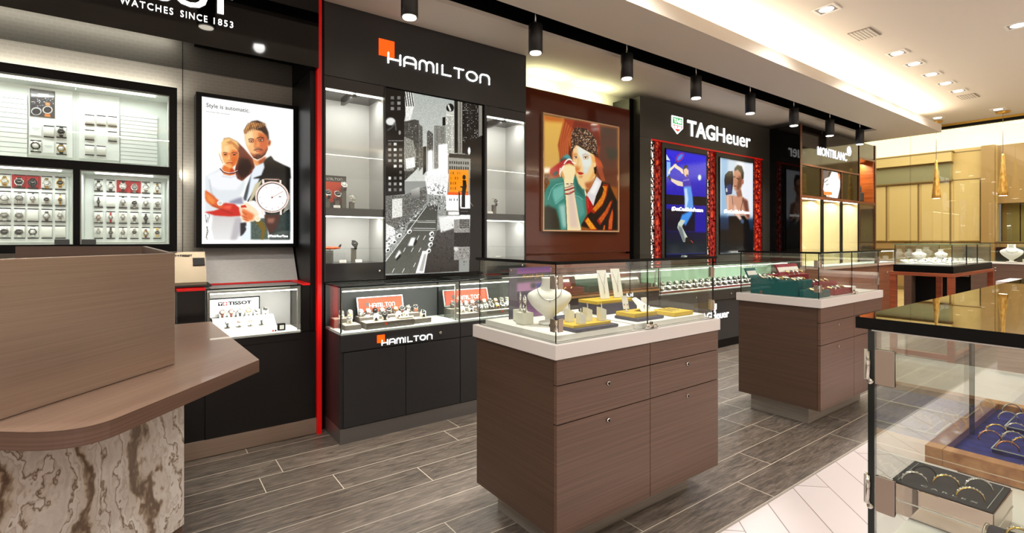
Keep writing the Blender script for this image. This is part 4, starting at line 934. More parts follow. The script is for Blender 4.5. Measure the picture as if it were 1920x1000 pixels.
# ================================================================== section 4: olive grey bay with two screens and lattice strips
TG = mat('olive_grey_panel', (50, 48, 42), .35)
hd = thing('shop_sign_header', 'olive grey header with a shield emblem and glowing rounded letters', 'shop sign', (5.6, 3.5, HB), 'brand headers')
B().box(4.222, 6.945, 3.48, 3.79, HB, 2.765, TG).obj('panel', None, hd)
s = B()
text_in(s, 'TAG', (5.05, 3.476, 2.447), (1, 0, 0), (0, 0, 1), .56, .185, SIGNW, bold=.022, depth=.004)
s.obj('brand_lettering', None, hd, label='bold white capital letters')
s = B(); text_in(s, 'Heuer', (5.64, 3.476, 2.450), (1, 0, 0), (0, 0, 1), .79, .18, SIGNW, bold=.004, depth=.004)
s.obj('brand_lettering', None, hd, label='thin white letters')
def shield(par, x, y, z, k, b1=(30, 140, 60)):
    s = B(); h = 1
    pts = [(-.5, .5), (.5, .5), (.5, -.12), (0, -.5), (-.5, -.12)]
    s.prism([(x + a * .21 * k, y, z + c_ * .19 * k * 1.05) for a, c_ in pts], (0, .004, 0), SIGNW)
    s.obj('shield', None, par)
    g = mat('sign_green', (40, 150, 70), .4, emit=(60, 170, 90), es=1); r_ = mat('sign_red', (200, 40, 40), .4, emit=(225, 90, 80), es=1)
    s = B().box(x - .088 * k, x + .088 * k, y - .001, y, z + .012 * k, z + .085 * k, g); s.obj('green_field', None, par)
    s = B().prism([(x + a * .088 * k * 2, y - .001, z + c_ * .19 * k) for a, c_ in [(-.5, 0), (.5, 0), (.5, -.14), (0, -.40), (-.5, -.14)]], (0, .001, 0), r_); s.obj('red_field', None, par)
    s = B(); text_in(s, 'TAG', (x - .07 * k, y - .0015, z + .025 * k), (1, 0, 0), (0, 0, 1), .14 * k, .045 * k, SIGNW, bold=.03, depth=.001); s.obj('lettering', None, par)
    s = B(); text_in(s, 'HEUER', (x - .078 * k, y - .0015, z - .043 * k), (1, 0, 0), (0, 0, 1), .156 * k, .034 * k, SIGNW, bold=.02, depth=.001); s.obj('lettering', None, par)
shield(hd, 4.863, 3.475, 2.54, 1.0)
un = thing('screen_wall', 'olive grey wall unit with red edged lattice strips around two tall screens', 'wall unit', (5.6, 3.6, .97))
s = B().box(4.222, 4.405, 3.48, 3.79, .97, HB - .002, TG).box(6.755, 6.945, 3.48, 3.79, .97, HB - .002, TG).box(4.60, 5.47, 3.485, 3.79, .97, 2.322, TG).box(5.655, 6.53, 3.485, 3.79, .97, 2.322, TG).box(4.405, 6.755, 3.70, 3.79, .97, HB - .002, BLACK)
s.obj('carcass', None, un)
B().box(4.405, 6.755, 3.478, 3.50, 2.322, HB - .002, RED).obj('top_edge', None, un, label='thin red edge')
BACKW = mat('lattice_backlight', (255, 250, 240), .5, emit=(255, 250, 238), es=1.8); LR = mat('lattice_red', (120, 8, 4), .5, emit=(150, 8, 4), es=.25); LRB = mat('lattice_red_back', (240, 90, 50), .5, emit=(255, 96, 50), es=.55)
def lattice(x0, x1, xr0, xr1, seed):
    rr = random.Random(seed); z0, z1 = .975, 2.32
    B().box(x0, x1, 3.53, 3.54, z0, z1, BACKW).obj('backlight', None, un); B().box(xr0, xr1, 3.515, 3.525, z0, z1, LRB).obj('backlight', None, un, label='orange red backlight')
    for a, c_, Y, m in ((x0, x1, 3.508, BLACK), (xr0, xr1, 3.495, LR)):
        s = B(); n_ = 20; w = .0048 if m is BLACK else .013
        L = [(a, z0 + (z1 - z0) * (k + rr.uniform(-.3, .3)) / n_) for k in range(n_ + 1)]; Rr = [(c_, z0 + (z1 - z0) * (k + .5 + rr.uniform(-.3, .3)) / n_) for k in range(n_ + 1)]; Mm = [((a + c_) / 2 + rr.uniform(-.25, .25) * (c_ - a), z0 + (z1 - z0) * (k + rr.uniform(0, .7)) / n_) for k in range(n_ + 1)]
        def bar(p, q):
            p = Vector((p[0], p[1])); q = Vector((q[0], q[1])); d = (q - p)
            if d.length < .004: return
            d.normalize(); u = Vector((-d.y, d.x)) * w * rr.uniform(.6, 1.25)
            s.prism([(p.x + u.x, Y, p.y + u.y), (p.x - u.x, Y, p.y - u.y), (q.x - u.x, Y, q.y - u.y), (q.x + u.x, Y, q.y + u.y)], (0, .004, 0), m)
        for k in range(n_): bar(L[k], Mm[k]); bar(Mm[k], Rr[k]); bar(Mm[k], Mm[k + 1]); bar(Rr[k], Mm[k + 1]); (bar(L[k + 1], Mm[k]) if k % 2 else None)
        bar((a, z0), (a, z1)); bar((c_, z0), (c_, z1))
        s.obj('lattice', None, un)
lattice(4.408, 4.500, 4.502, 4.598, 1); lattice(5.472, 5.548, 5.55, 5.653, 2); lattice(6.532, 6.59, 6.592, 6.753, 3)
tn = thing('advertising_screen', 'blue tall screen showing a tennis player swinging a racket', 'screen', (5.04, 3.48, 1.07), 'tall advertising screens')
B().box(4.65, 5.43, 3.474, 3.484, 1.068, 2.262, BLACK).obj('frame', None, tn)
P = Pic(4.659, 5.421, 1.077, 2.253, 3.473, 110, 190, (24, 20, 190)); P.crop(1215, 260, 4.548)
P.p((30, 26, 214), '150,85 500,130 500,500 150,480', c2=(26, 20, 170), noise=5); P.p((6, 8, 24), '150,475 500,500 500,575 150,560'); P.p((24, 20, 150), '150,560 500,575 500,800 150,800'); P.p((8, 10, 34), '150,600 400,615 400,795 150,790', soft=1); P.p((6, 10, 50), '150,790 500,800 500,900 150,900', c2=(4, 18, 40), soft=2); P.p((4, 20, 36), '150,880 500,880 500,1000 150,1000', soft=3)
P.p((206, 226, 240), '152,125 190,190 152,180'); P.p((120, 180, 236), '160,195 192,200 190,300 160,330'); P.e((226, 250, 220), 440, 332, 15, 25, soft=1)
P.p((236, 220, 196), '170,300 180,260 215,230 232,205 245,225 215,255 190,280 185,300'); P.p((226, 206, 180), '190,335 240,355 295,370 300,410 250,400 200,365'); P.p((236, 214, 186), '225,215 250,230 295,260 305,300 290,300 270,275 230,250'); P.l((16, 16, 26), 18, '175,318 192,352')
P.p((226, 190, 156), '305,265 325,250 345,270 345,310 325,330 308,310'); P.p((16, 14, 20), '302,245 318,225 335,228 345,260 330,248 306,262'); P.p((90, 50, 40), '322,315 340,300 338,326'); 
P.p((62, 44, 170), '295,345 320,325 350,320 360,360 368,400 375,440 360,420 310,410 300,400'); P.l((150, 150, 220), 6, '300,360 350,350'); P.p((90, 150, 226), '302,410 365,405 382,500 388,590 350,615 312,590 320,520', soft=1); P.p((190, 216, 246), '310,430 330,420 345,520 330,590 315,585', soft=1); P.p((60, 140, 226), '290,650 375,610 378,640 320,745 275,690', soft=1)
P.p((196, 206, 190), '280,690 318,700 290,750 320,810 342,850 320,885 300,880 270,800 250,760 258,720'); P.p((110, 120, 120), '255,740 290,760 320,870 305,885 270,810', soft=1); P.p((20, 20, 26), '320,845 350,840 380,880 385,900 320,910 315,890'); P.l((220, 80, 60), 5, '365,868 385,890')
for t in range(24):
    a = 2 * math.pi * t / 24; a2 = 2 * math.pi * (t + 1) / 24
    q = lambda a: (272 + 44 * math.cos(a) * math.cos(R(-48)) - 22 * math.sin(a) * math.sin(R(-48)), 160 + 44 * math.cos(a) * math.sin(R(-48)) + 22 * math.sin(a) * math.cos(R(-48)))
    P.l((206, 40, 40), 6, [q(a), q(a2)])
P.e((70, 130, 226), 272, 160, 34, 14, -48); P.l((30, 30, 60), 7, '245,195 228,218')
P.build('display', tn, 1.05, .1)
s = B(); text_in(s, '#DontCrackUnderPressure', (4.75, 3.470, 1.568), (1, 0, 0), (0, 0, 1), .60, .05, SIGNW, bold=.02, depth=.001); s.obj('hashtag_lettering', None, tn)
bxr = thing('advertising_screen', 'pale blue tall screen showing a woman in a dark boxing glove', 'screen', (6.1, 3.48, 1.07), 'tall advertising screens')
B().box(5.71, 6.50, 3.474, 3.484, 1.062, 2.268, BLACK).obj('frame', None, bxr)
P = Pic(5.72, 6.49, 1.07, 2.259, 3.473, 110, 190, (200, 216, 232)); P.crop(1325, 280, 5.0)
P.p((150, 190, 224), '120,80 200,90 190,640 120,640', soft=5); P.p((240, 244, 250), '280,100 440,120 440,620 340,600', soft=7); P.p((36, 66, 100), '120,620 440,650 440,820 120,800', soft=5, c2=(12, 20, 34)); P.p((8, 12, 20), '120,760 440,760 440,980 120,980', soft=4); P.p((14, 12, 14), '205,630 380,620 410,760 420,980 215,980', soft=2)
P.p((206, 150, 124), '240,430 280,440 300,400 340,450 370,470 400,640 380,660 350,620 260,620 235,560', soft=1); P.p((120, 70, 56), '330,460 385,480 405,640 380,650', soft=3); P.p((150, 96, 76), '275,400 320,370 335,440 290,450', soft=2)
P.p((196, 138, 110), '258,190 320,200 338,270 320,360 290,400 262,385 248,330 250,260', soft=1); P.p((120, 70, 52), '300,250 338,260 330,340 300,390 280,380', soft=3); P.p((22, 16, 16), '262,180 290,148 330,160 348,220 345,280 330,280 320,220 290,190 262,205', soft=1); P.e((170, 110, 90), 338, 305, 10, 26)
P.l((30, 16, 12), 8, '252,262 268,258'); P.l((30, 16, 12), 8, '280,270 305,282'); P.l((90, 30, 26), 7, '255,345 280,348')
P.p((16, 18, 32), '165,290 172,240 205,205 245,205 250,260 248,330 235,420 180,430 170,360'); P.p((40, 56, 110), '178,340 230,325 238,410 184,425', soft=1); P.p((220, 220, 226), '178,370 192,362 196,398 182,402'); P.p((214, 158, 130), '182,435 236,430 238,590 190,590'); P.p((235, 200, 180), '190,440 205,440 205,580 192,580', soft=2); P.l((40, 24, 24), 4, '345,450 315,590'); P.l((40, 24, 24), 4, '238,440 245,520')
P.p((236, 196, 176), '258,530 268,520 285,560 300,600 335,660 310,665 275,620 250,580', soft=1); P.p((70, 96, 130), '318,650 350,665 345,700 320,690', soft=1)
P.build('display', bxr, .95, .1)
s = B(); text_in(s, '#DontCrackUnderPressure', (5.80, 3.470, 1.575), (1, 0, 0), (0, 0, 1), .60, .05, SIGNW, bold=.02, depth=.001); s.obj('hashtag_lettering', None, bxr)
cb = thing('base_cabinet', 'olive black base cabinet with a white shield and brand letters under the screens', 'cabinet', (5.5, 3.5, 0))
B().box(4.205, 6.945, 3.215, 3.79, .105, .674, mat('tag_low', (44, 43, 44), .4)).obj('body', None, cb); B().box(4.205, 6.945, 3.25, 3.7, 0, .105, BLACK).obj('kick_plate', None, cb)
for k in range(4):
    a = 4.21 + k * .684; o = bx('drawer', a, a + .68, 3.2, 3.215, .565, .672, TG, cb, .001); B().cyl((a + .6, 3.199, .62), (a + .6, 3.193, .62), .011, 14, CHROME).obj('lock', None, o)
s = B(); text_in(s, 'TAG', (4.86, 3.212, .350), (1, 0, 0), (0, 0, 1), .245, .085, SIGNW, bold=.022, depth=.004); s.obj('brand_lettering', None, cb)
s = B(); text_in(s, 'Heuer', (5.118, 3.212, .350), (1, 0, 0), (0, 0, 1), .345, .085, SIGNW, bold=.004, depth=.004); s.obj('brand_lettering', None, cb)
shield(cb, 5.165, 3.21, .475, .47)
GRB = mat('case_back_green', (120, 146, 124), .3)
counter_case('counter_display_case', 4.206, 6.94, 3.202, 3.47, .676, .967, 'long glass counter case full of steel watches below the two screens', GRB, CW, power=14, group='glass counter cases')

bx('shelf_divider', 6.946, 6.954, 3.09, 3.79, .68, 2.766, BLACKG, label='tall black glossy side panel between the screens bay and the walnut bookcase', category='panel')
# ================================================================== section 5: wood framed bookcase bay
MX0, MX1, MY = 6.956, 9.59, 3.09
WF = grain('walnut_frame', (84, 42, 24), (112, 60, 34), (3, 3, 40), .3)
BRG = mat('bronze_gloss', (24, 18, 14), .06, spec=.3)
bc = hd = thing('bookcase', 'tall walnut framed bookcase with white serif letters over three lit cream niches', 'bookcase', (8.2, 3.4, .9))
B().box(MX0 + .05, 8.905, MY + .005, 3.79, 2.26, 2.765, BRG).obj('panel', None, hd); B().box(8.93, MX1 - .05, MY + .005, 3.79, 2.53, 2.765, BRG).obj('panel', None, hd)
s = B(); text_in(s, 'MONTBLANC', (7.475, MY, 2.413), (1, 0, 0), (0, 0, 1), .97, .118, SIGNW, bold=.008, depth=.004); s.obj('brand_lettering', None, hd)
s = B(); M_ = Matrix.Translation((8.53, MY, 2.573)) @ Matrix.Rotation(R(90), 4, 'X')
s.lathe([(.072, 0), (.072, .004), (.062, .004), (.062, 0)], seg=28, m=SIGNW, M=M_); s.obj('emblem_ring', None, hd)
s = B()
st_ = []
for k in range(12): r_ = .05 if k % 2 == 0 else .03; st_.append((8.53 + r_ * math.cos(R(30 * k + 90)), MY, 2.573 + r_ * math.sin(R(30 * k + 90))))
s.prism(st_, (0, -.004, 0), SIGNW); s.obj('emblem_star', None, hd)
MX0 = 6.957
s = B()
for a, c_ in ((MX0, MX0 + .05), (8.905, 8.93), (MX1 - .05, MX1)): s.box(a, c_, MY - .005, 3.79, .9, 2.77, WF)
s.box(MX0 + .05, 8.905, MY - .003, 3.2, 2.236, 2.26, WF).box(8.93, MX1 - .05, MY - .003, 3.79, 2.50, 2.53, WF).box(MX0 + .05, 8.905, MY - .003, 3.79, 1.80, 1.84, WF).box(8.93, MX1 - .05, MY - .003, 3.79, 1.80, 1.84, WF).box(7.60, 7.62, MY - .002, 3.2, 1.84, 2.236, WF).box(8.26, 8.28, MY - .002, 3.2, 1.84, 2.236, WF)
s.box(7.585, 7.665, MY - .002, 3.79, .9, 1.80, BLACK).box(8.225, 8.30, MY - .002, 3.79, .9, 1.80, BLACK).box(8.88, 8.905, MY - .002, 3.79, .9, 1.80, BLACK)
s.box(MX0 + .05, MX1 - .05, 3.70, 3.79, .9, 2.53, WF)
s.obj('frame', None, bc)
cm = mat('niche_cream', (236, 222, 180), .6)
for k, (a, c_) in enumerate([(7.005, 7.585), (7.665, 8.225), (8.30, 8.88)]):
    B().box(a, c_, 3.42, 3.45, .9, 1.80, cm).box(a, c_, MY + .01, 3.42, .9, .95, cm).box(c_ - .006, c_, MY + .012, 3.42, .95, 1.79, cm).box(a, a + .006, MY + .012, 3.42, .95, 1.79, cm).obj('niche_lining', None, bc)
    B().box(a, a + .26 if k == 0 else a + .18, 3.2, 3.42, 1.36, 1.385, WF).obj('shelf', None, bc)
    B().box(a + .01, c_ - .01, MY + .01, MY + .03, 1.79, 1.80, LEDW).obj('light_strip', None, bc)
    pane('glass_door', a + .003, c_ - .003, MY + .001, MY + .006, .952, 1.788, bc)
    light('AREA', ((a + c_) / 2, MY + .1, 1.78), 4, (1, .93, .76), .5, .05, rot=(R(25), 0, 0))
    light('POINT', (a + .14, 3.33, 1.30), 1.2, (1, .93, .76), .02)
DG = mat('smoked_panel', (18, 20, 8), .05, spec=.3)
B().box(7.01, 7.60, MY + .01, MY + .03, 1.84, 2.236, DG).obj('smoked_panel', None, bc); B().box(8.28, 8.905, MY + .01, MY + .03, 1.84, 2.236, DG).obj('smoked_panel', None, bc); B().box(7.62, 8.26, MY + .01, MY + .03, 1.84, 2.236, BLACK).obj('smoked_panel', None, bc)
P = Pic(7.65, 8.235, 1.848, 2.222, MY + .008, 90, 70, (40, 34, 30)); P.crop(1490, 220, 3.844)
P.p((244, 240, 240), '270,385 300,385 335,450 325,520 310,585 235,580 205,520 215,440 250,430', soft=1); P.p((96, 90, 90), '205,380 250,385 240,430 205,450', soft=2); P.p((226, 120, 70), '312,400 335,420 330,460 318,440', soft=1); P.p((226, 130, 60), '208,535 268,540 270,560 212,560'); P.l((30, 26, 26), 5, '215,470 240,450'); P.l((30, 26, 26), 4, '225,490 245,480'); P.p((230, 160, 120), '235,565 250,562 248,586 238,586', soft=1)
P.build('print', bc, 1.3, .1)
rc = grain('orange_walnut', (150, 76, 30), (186, 104, 46), (3, 3, 30), .35)
B().box(8.93, 9.54, 3.5, 3.70, 1.84, 2.50, rc).box(9.50, 9.54, MY + .01, 3.5, 1.84, 2.50, rc).obj('niche_lining', None, bc, label='orange walnut lining of the right niche')
light('AREA', (9.23, 3.25, 2.48), 7, (1, .85, .6), .5, .05, rot=(R(20), 0, 0))
s = B()
for k in range(12): s.box(8.935 + k * .05, 8.972 + k * .05, MY + .02, MY + .03, .9, 1.80, mat('reeded_dark', (62, 44, 34), .15))
s.obj('reeded_panel', None, bc)
pane('glass_door', 8.932, 9.538, MY + .001, MY + .006, .9, 1.80, bc)
bp = thing('backpack', 'black leather backpack standing in the right walnut niche', 'backpack', (9.16, 3.3, 1.84))
B().box(9.00, 9.36, 3.2, 3.42, 1.841, 2.12, BLACKM, .04).obj('body', None, bp); B().box(9.04, 9.32, 3.16, 3.21, 1.86, 2.0, BLACKM, .015).obj('pocket', None, bp); B().tube([(9.12, 3.3, 2.11), (9.13, 3.3, 2.15), (9.2, 3.3, 2.165), (9.24, 3.3, 2.15), (9.25, 3.3, 2.11)], .008, 8, BLACKM).obj('handle', None, bp)
cb = thing('base_cabinet', 'russet brown counter with a pale edge in front of the walnut bookcase', 'cabinet', (8.2, 3, 0))
B().box(6.96, 9.59, 2.82, 3.79, .095, .86, grain('copper_brown', (120, 72, 50), (146, 92, 66), (3, 3, 80), .35)).obj('body', None, cb); B().box(6.955, 9.595, 2.80, 3.79, .861, .889, mat('pale_edge', (206, 176, 158), .4)).obj('top', None, cb); B().box(6.97, 9.58, 2.86, 3.7, 0, .095, BLACK).obj('kick_plate', None, cb)
for k in range(4): B().cyl((7.4 + .6 * k, 2.819, .74), (7.4 + .6 * k, 2.812, .74), .012, 12, CHROME).obj('lock', None, cb)
counter_case('counter_display_case', 6.965, 9.58, 2.81, 3.07, .891, 1.10, 'low glass counter case in front of the lit cream niches', None, CW, power=5, group='glass counter cases')

# ================================================================== island display cases
def island(x0, y1, label, extra='', keys=True):
    """x0: near left edge, y1: front face; 1.08 long, .58 deep"""
    L_, D_ = 1.08, .58; x1 = x0 + L_; yb = y1 + D_
    t = thing('island_display_case', label, 'display case', (x0 + L_ / 2, y1 + D_ / 2, 0), 'island showcases')
    B().box(x0, x1, y1, yb, .802, .857, SLAB, .002).obj('slab', None, t)
    B().box(x0 + .015, x1 - .012, y1 + .03, yb - .012, .127, .800, WOODX).obj('body', None, t)
    B().box(x0 + .10, x1 - .10, y1 + .12, yb - .06, 0, .127, STEEL).obj('kick_plate', None, t)
    mid = x0 + .553
    for a, c_ in ((x0 + .014, mid - .0015), (mid + .0015, x1 - .004)):
        B().box(a, c_, y1 + .010, y1 + .028, .7045, .798, WOODB, .001).obj('front_panel', None, t)
        o = B().box(a, c_, y1 + .010, y1 + .028, .558, .7005, WOODB, .001).obj('drawer', None, t); lx = (a + c_) / 2 + .005
        B().cyl((lx, y1 + .0095, .669), (lx, y1 + .003, .669), .0085, 16, CHROME).cyl((lx, y1 + .004, .669), (lx, y1 + .0025, .669), .006, 14, BLACK).obj('lock', None, o)
        o = B().box(a, c_, y1 + .010, y1 + .028, .129, .554, WOODB, .001).obj('door', None, t)
        B().cyl((lx, y1 + .0095, .520), (lx, y1 + .003, .520), .0085, 16, CHROME).cyl((lx, y1 + .004, .520), (lx, y1 + .0025, .520), .006, 14, BLACK).obj('lock', None, o)
    g0, g1, h0, h1 = x0 + .022, x1 - .022, y1 + .022, yb - .022
    zt = 1.155
    pane('glass_front', g0, mid - .001, h0, h0 + .006, .858, zt, t); pane('glass_front', mid + .001, g1, h0, h0 + .006, .858, zt, t)
    pane('glass_back', g0, g1, h1 - .006, h1, .858, zt, t); pane('glass_side', g0, g0 + .006, h0 + .006, h1 - .006, .858, zt, t); pane('glass_side', g1 - .006, g1, h0 + .006, h1 - .006, .858, zt, t)
    pane('glass_top', g0 - .012, g1 + .012, h0 - .012, h1 + .012, zt, zt + .012, t, GLASS_TOP, BLACK)
    HB_ = mat('hinge_bronze', (186, 172, 158), .25, .85)
    for gx, sg in ((g0, 1), (g1, -1)):
        for z in (1.062, .900):
            s = B().box(min(gx + sg * .006, gx + sg * .030), max(gx + sg * .006, gx + sg * .030), h0 - .006, h0 - .0005, z, z + .05, HB_, .0015).box(min(gx - sg * .006, gx - sg * .0005), max(gx - sg * .006, gx - sg * .0005), h0 + .006, h0 + .030, z, z + .05, HB_, .0015)
            s.cyl((gx, h0, z + .004), (gx, h0, z + .046), .004, 10, CHROME); s.obj('hinge', None, t)
    s = B().cyl((mid - .016, h0 - .008, .872), (mid + .02, h0 - .008, .872), .008, 14, CHROME).cyl((mid + .024, h0 - .012, .866), (mid + .04, h0 - .012, .866), .011, 16, CHROME).box(mid - .022, mid + .0, h0 - .012, h0 - .001, .860, .884, CHROME, .002).box(mid + .008, mid + .022, h0 - .01, h0 - .001, .86, .89, BLACK, .002)
    s.obj('lock', None, t, label='chrome glass lock')
    return t
island(1.222, 1.397, 'brown laminate island showcase with yellow trays and a white necklace bust')
island(3.53, 1.437, 'brown laminate island showcase further back holding teal and crimson boxes')

# foreground showcase at the right
rc_ = thing('glass_showcase', 'large glass showcase cut by the right picture edge, rings on trays inside', 'display case', (1.14, -.07, 0), 'glass topped showcases')
rx0, rx1, ry0, ry1 = .612, 1.68, -.364, .214
B().box(rx0 - .01, rx1, ry0, ry1 + .004, .80, .857, SLAB, .002).obj('slab', None, rc_); B().box(rx0 + .005, rx1 - .012, ry0 + .012, ry1 - .03, .127, .798, WOODX).obj('body', None, rc_); B().box(rx0 + .1, rx1 - .1, ry0 + .06, ry1 - .12, 0, .127, STEEL).obj('kick_plate', None, rc_)
B().box(rx0 + .03, rx1 - .03, ry0 + .03, ry1 - .022, .858, .937, WHITE, .002).obj('deck', None, rc_)
g0, g1, h0, h1 = .620, 1.66, -.345, .207
pane('glass_side', g0, g0 + .006, h0, h1 - .006, .858, 1.155, rc_); pane('glass_front', g0, 1.02, h1 - .006, h1, .858, 1.155, rc_); pane('glass_front', 1.022, g1, h1 - .006, h1, .858, 1.155, rc_); pane('glass_side', g1 - .006, g1, h0, h1 - .006, .858, 1.155, rc_); pane('glass_back', g0, g1, h0 - .006, h0, .858, 1.155, rc_)
pane('glass_top', g0 - .010, g1 + .012, h0 - .018, h1 + .008, 1.156, 1.168, rc_, glass_mat('dark_glass', (186, 182, 170), 1.55), BLACK)
B().box(g0 - .002, g0 + .004, h0, h1 - .004, 1.1535, 1.156, mat('bright_seal', (236, 234, 230), .3)).obj('seal', None, rc_)
HBR = mat('hinge_tan', (166, 150, 138), .34, .7)
for z0_ in (1.098, .966):
    s = B().box(g0 - .0045, g0 - .0005, .1815, .1995, z0_, z0_ + .038, CHROME, .003).box(g0 - .0052, g0 - .0045, .1822, .1988, z0_ + .001, z0_ + .037, HBR)
    s.cyl((g0 - .001, h1 - .0005, z0_ + .004), (g0 - .001, h1 - .0005, z0_ + .034), .0022, 10, CHROME).cyl((g0 + .001, h1 - .003, z0_ + .002), (g0 - .002, h1 - .002, z0_ + .002), .003, 10, CHROME)
    s.box(g0, g0 + .004, h1 + .0005, h1 + .004, z0_ + .003, z0_ + .035, CHROME, .001); s.obj('hinge', None, rc_)

# ================================================================== reception desk at the left
def marble_mat():
    m = mat('veined_marble', (200, 188, 180), .12, coat=.3); n, l, b = nodes(m)
    tc = n.new('ShaderNodeNewGeometry'); mp = n.new('ShaderNodeMapping'); mp.inputs['Rotation'].default_value = (0, 0, R(-47)); mp.inputs['Scale'].default_value = (1, 1, .62); l.new(tc.outputs['Position'], mp.inputs[0])
    n1 = n.new('ShaderNodeTexNoise'); n1.inputs['Scale'].default_value = 2.6; n1.inputs['Detail'].default_value = 5; n1.inputs['Roughness'].default_value = .6; l.new(mp.outputs[0], n1.inputs['Vector'])
    sc = n.new('ShaderNodeVectorMath'); sc.operation = 'SCALE'; sc.inputs['Scale'].default_value = .55; l.new(n1.outputs['Color'], sc.inputs[0])
    ad = n.new('ShaderNodeVectorMath'); ad.operation = 'ADD'; l.new(mp.outputs[0], ad.inputs[0]); l.new(sc.outputs[0], ad.inputs[1])
    w = n.new('ShaderNodeTexWave'); w.wave_type = 'BANDS'; w.bands_direction = 'X'; w.inputs['Scale'].default_value = 1.5; w.inputs['Distortion'].default_value = 7; w.inputs['Detail'].default_value = 6; w.inputs['Detail Scale'].default_value = 1.3; w.inputs['Detail Roughness'].default_value = .6
    l.new(ad.outputs[0], w.inputs['Vector'])
    cr = n.new('ShaderNodeValToRGB'); e = cr.color_ramp.elements; e[0].position = 0; e[0].color = col((112, 92, 76)); e[1].position = 1; e[1].color = col((214, 204, 196))
    for p_, c_ in ((.05, (168, 148, 128)), (.12, (212, 200, 188)), (.30, (222, 213, 205)), (.40, (196, 180, 166)), (.46, (222, 213, 205)), (.66, (230, 222, 215)), (.72, (178, 160, 144)), (.76, (120, 100, 84)), (.79, (200, 186, 172)), (.9, (226, 217, 209))): q = cr.color_ramp.elements.new(p_); q.color = col(c_)
    l.new(w.outputs['Fac'], cr.inputs[0])
    n2 = n.new('ShaderNodeTexNoise'); n2.inputs['Scale'].default_value = 45; n2.inputs['Detail'].default_value = 4; l.new(ad.outputs[0], n2.inputs['Vector'])
    mx = n.new('ShaderNodeMix'); mx.data_type = 'RGBA'; mx.blend_type = 'OVERLAY'; mx.inputs[0].default_value = .25; l.new(cr.outputs[0], mx.inputs[6]); l.new(n2.outputs['Fac'], mx.inputs[7]); l.new(mx.outputs[2], b.inputs['Base Color'])
    return m
dk = thing('reception_desk', 'angular wood topped reception desk on a veined marble base, in the left foreground', 'desk', (0, 2.4, 0))
MAR = marble_mat()
B().prism([(.122, 2.30, .155), (.15, 3.05, .155), (-.75, 3.05, .155), (-.75, 1.9, .155), (-.40, 1.765, .155)], (0, 0, .604), MAR).obj('base', None, dk, label='cream marble base with brown veins')
B().prism([(.118, 2.33, 0), (.14, 3.03, 0), (-.72, 3.03, 0), (-.72, 1.93, 0), (-.39, 1.81, 0)], (0, 0, .155), WOODB).obj('kick_plate', None, dk)
tp = [(.345, 2.069)] + [(.345 - .435 * .90, 2.069 - .5 * .90)]
# rounded front corner
c0 = Vector((-.0465, 1.619)); c1_ = Vector((-.10, 1.56)); 
def bez(a, b_, c_, n=10): return [tuple((1 - t) ** 2 * Vector(a) + 2 * t * (1 - t) * Vector(b_) + t * t * Vector(c_)) for t in [k / n for k in range(n + 1)]]
tp = [(.345, 2.069)] + bez((-.055, 1.609), (-.125, 1.53), (-.235, 1.622)) + [(-.95, 2.22), (-.95, 3.19), (.292, 3.19)]
DTOP = grain('desk_laminate', (122, 98, 84), (138, 113, 97), (2, 150, 3), .28, coat=.2)
for q_ in DTOP.node_tree.nodes:
    if q_.type == 'MAPPING':
        rr_ = DTOP.node_tree.nodes.new('ShaderNodeMapping'); rr_.inputs['Rotation'].default_value = (0, 0, R(-48)); lk = q_.inputs[0].links[0]; src = lk.from_socket
        DTOP.node_tree.links.remove(lk); DTOP.node_tree.links.new(src, rr_.inputs[0]); DTOP.node_tree.links.new(rr_.outputs[0], q_.inputs[0]); break
b = B(); b.prism([(x, y, .756) for x, y in tp], (0, 0, .044), WOODB)
o = b.obj('desk_top', None, dk, label='brown wood grain desk top with a thick edge')
b = B(); ip = [(x, y, .8004) for x, y in tp]; b.poly(ip, DTOP); b.obj('top_laminate', None, dk)
u = Vector((.669, .743, 0)).normalized()
F = Vector((.088, 2.172, 0)); G = F - u * .62; vn = Vector((-.743, .669, 0)) * .018
scr = thing('desk_screen', 'brushed bronze privacy screen box standing on the reception desk', 'screen', (-.1, 2.2, .8))
q = [F, G, G + vn, F + vn]
B().prism([(p.x, p.y, .802) for p in q], (0, 0, .399), BRONZE, .002).obj('front_panel', None, scr)
def wallp(a, b_, z0, za, zb, w, m, name):
    a = Vector((*a, 0)); b_ = Vector((*b_, 0)); d = (b_ - a).normalized(); nn = Vector((-d.y, d.x, 0)) * w
    s = B(); P8 = [a, b_, b_ + nn, a + nn]; i = s.mi(m)
    lo = [s.bm.verts.new((p.x, p.y, z0)) for p in P8]; hi = [s.bm.verts.new((p.x, p.y, z)) for p, z in zip(P8, (za, zb, zb, za))]
    s.bm.faces.new(lo[::-1]); s.bm.faces.new(hi)
    for k in range(4): s.bm.faces.new((lo[k], lo[(k + 1) % 4], hi[(k + 1) % 4], hi[k]))
    return s.obj(name, None, scr)
wallp((.086, 2.196), (.007, 2.80), .802, 1.201, 1.219, .016, WOODX, 'side_panel'); wallp((.003, 2.803), (-.446, 3.05), .802, 1.219, 1.219, .016, WOODX, 'back_panel')

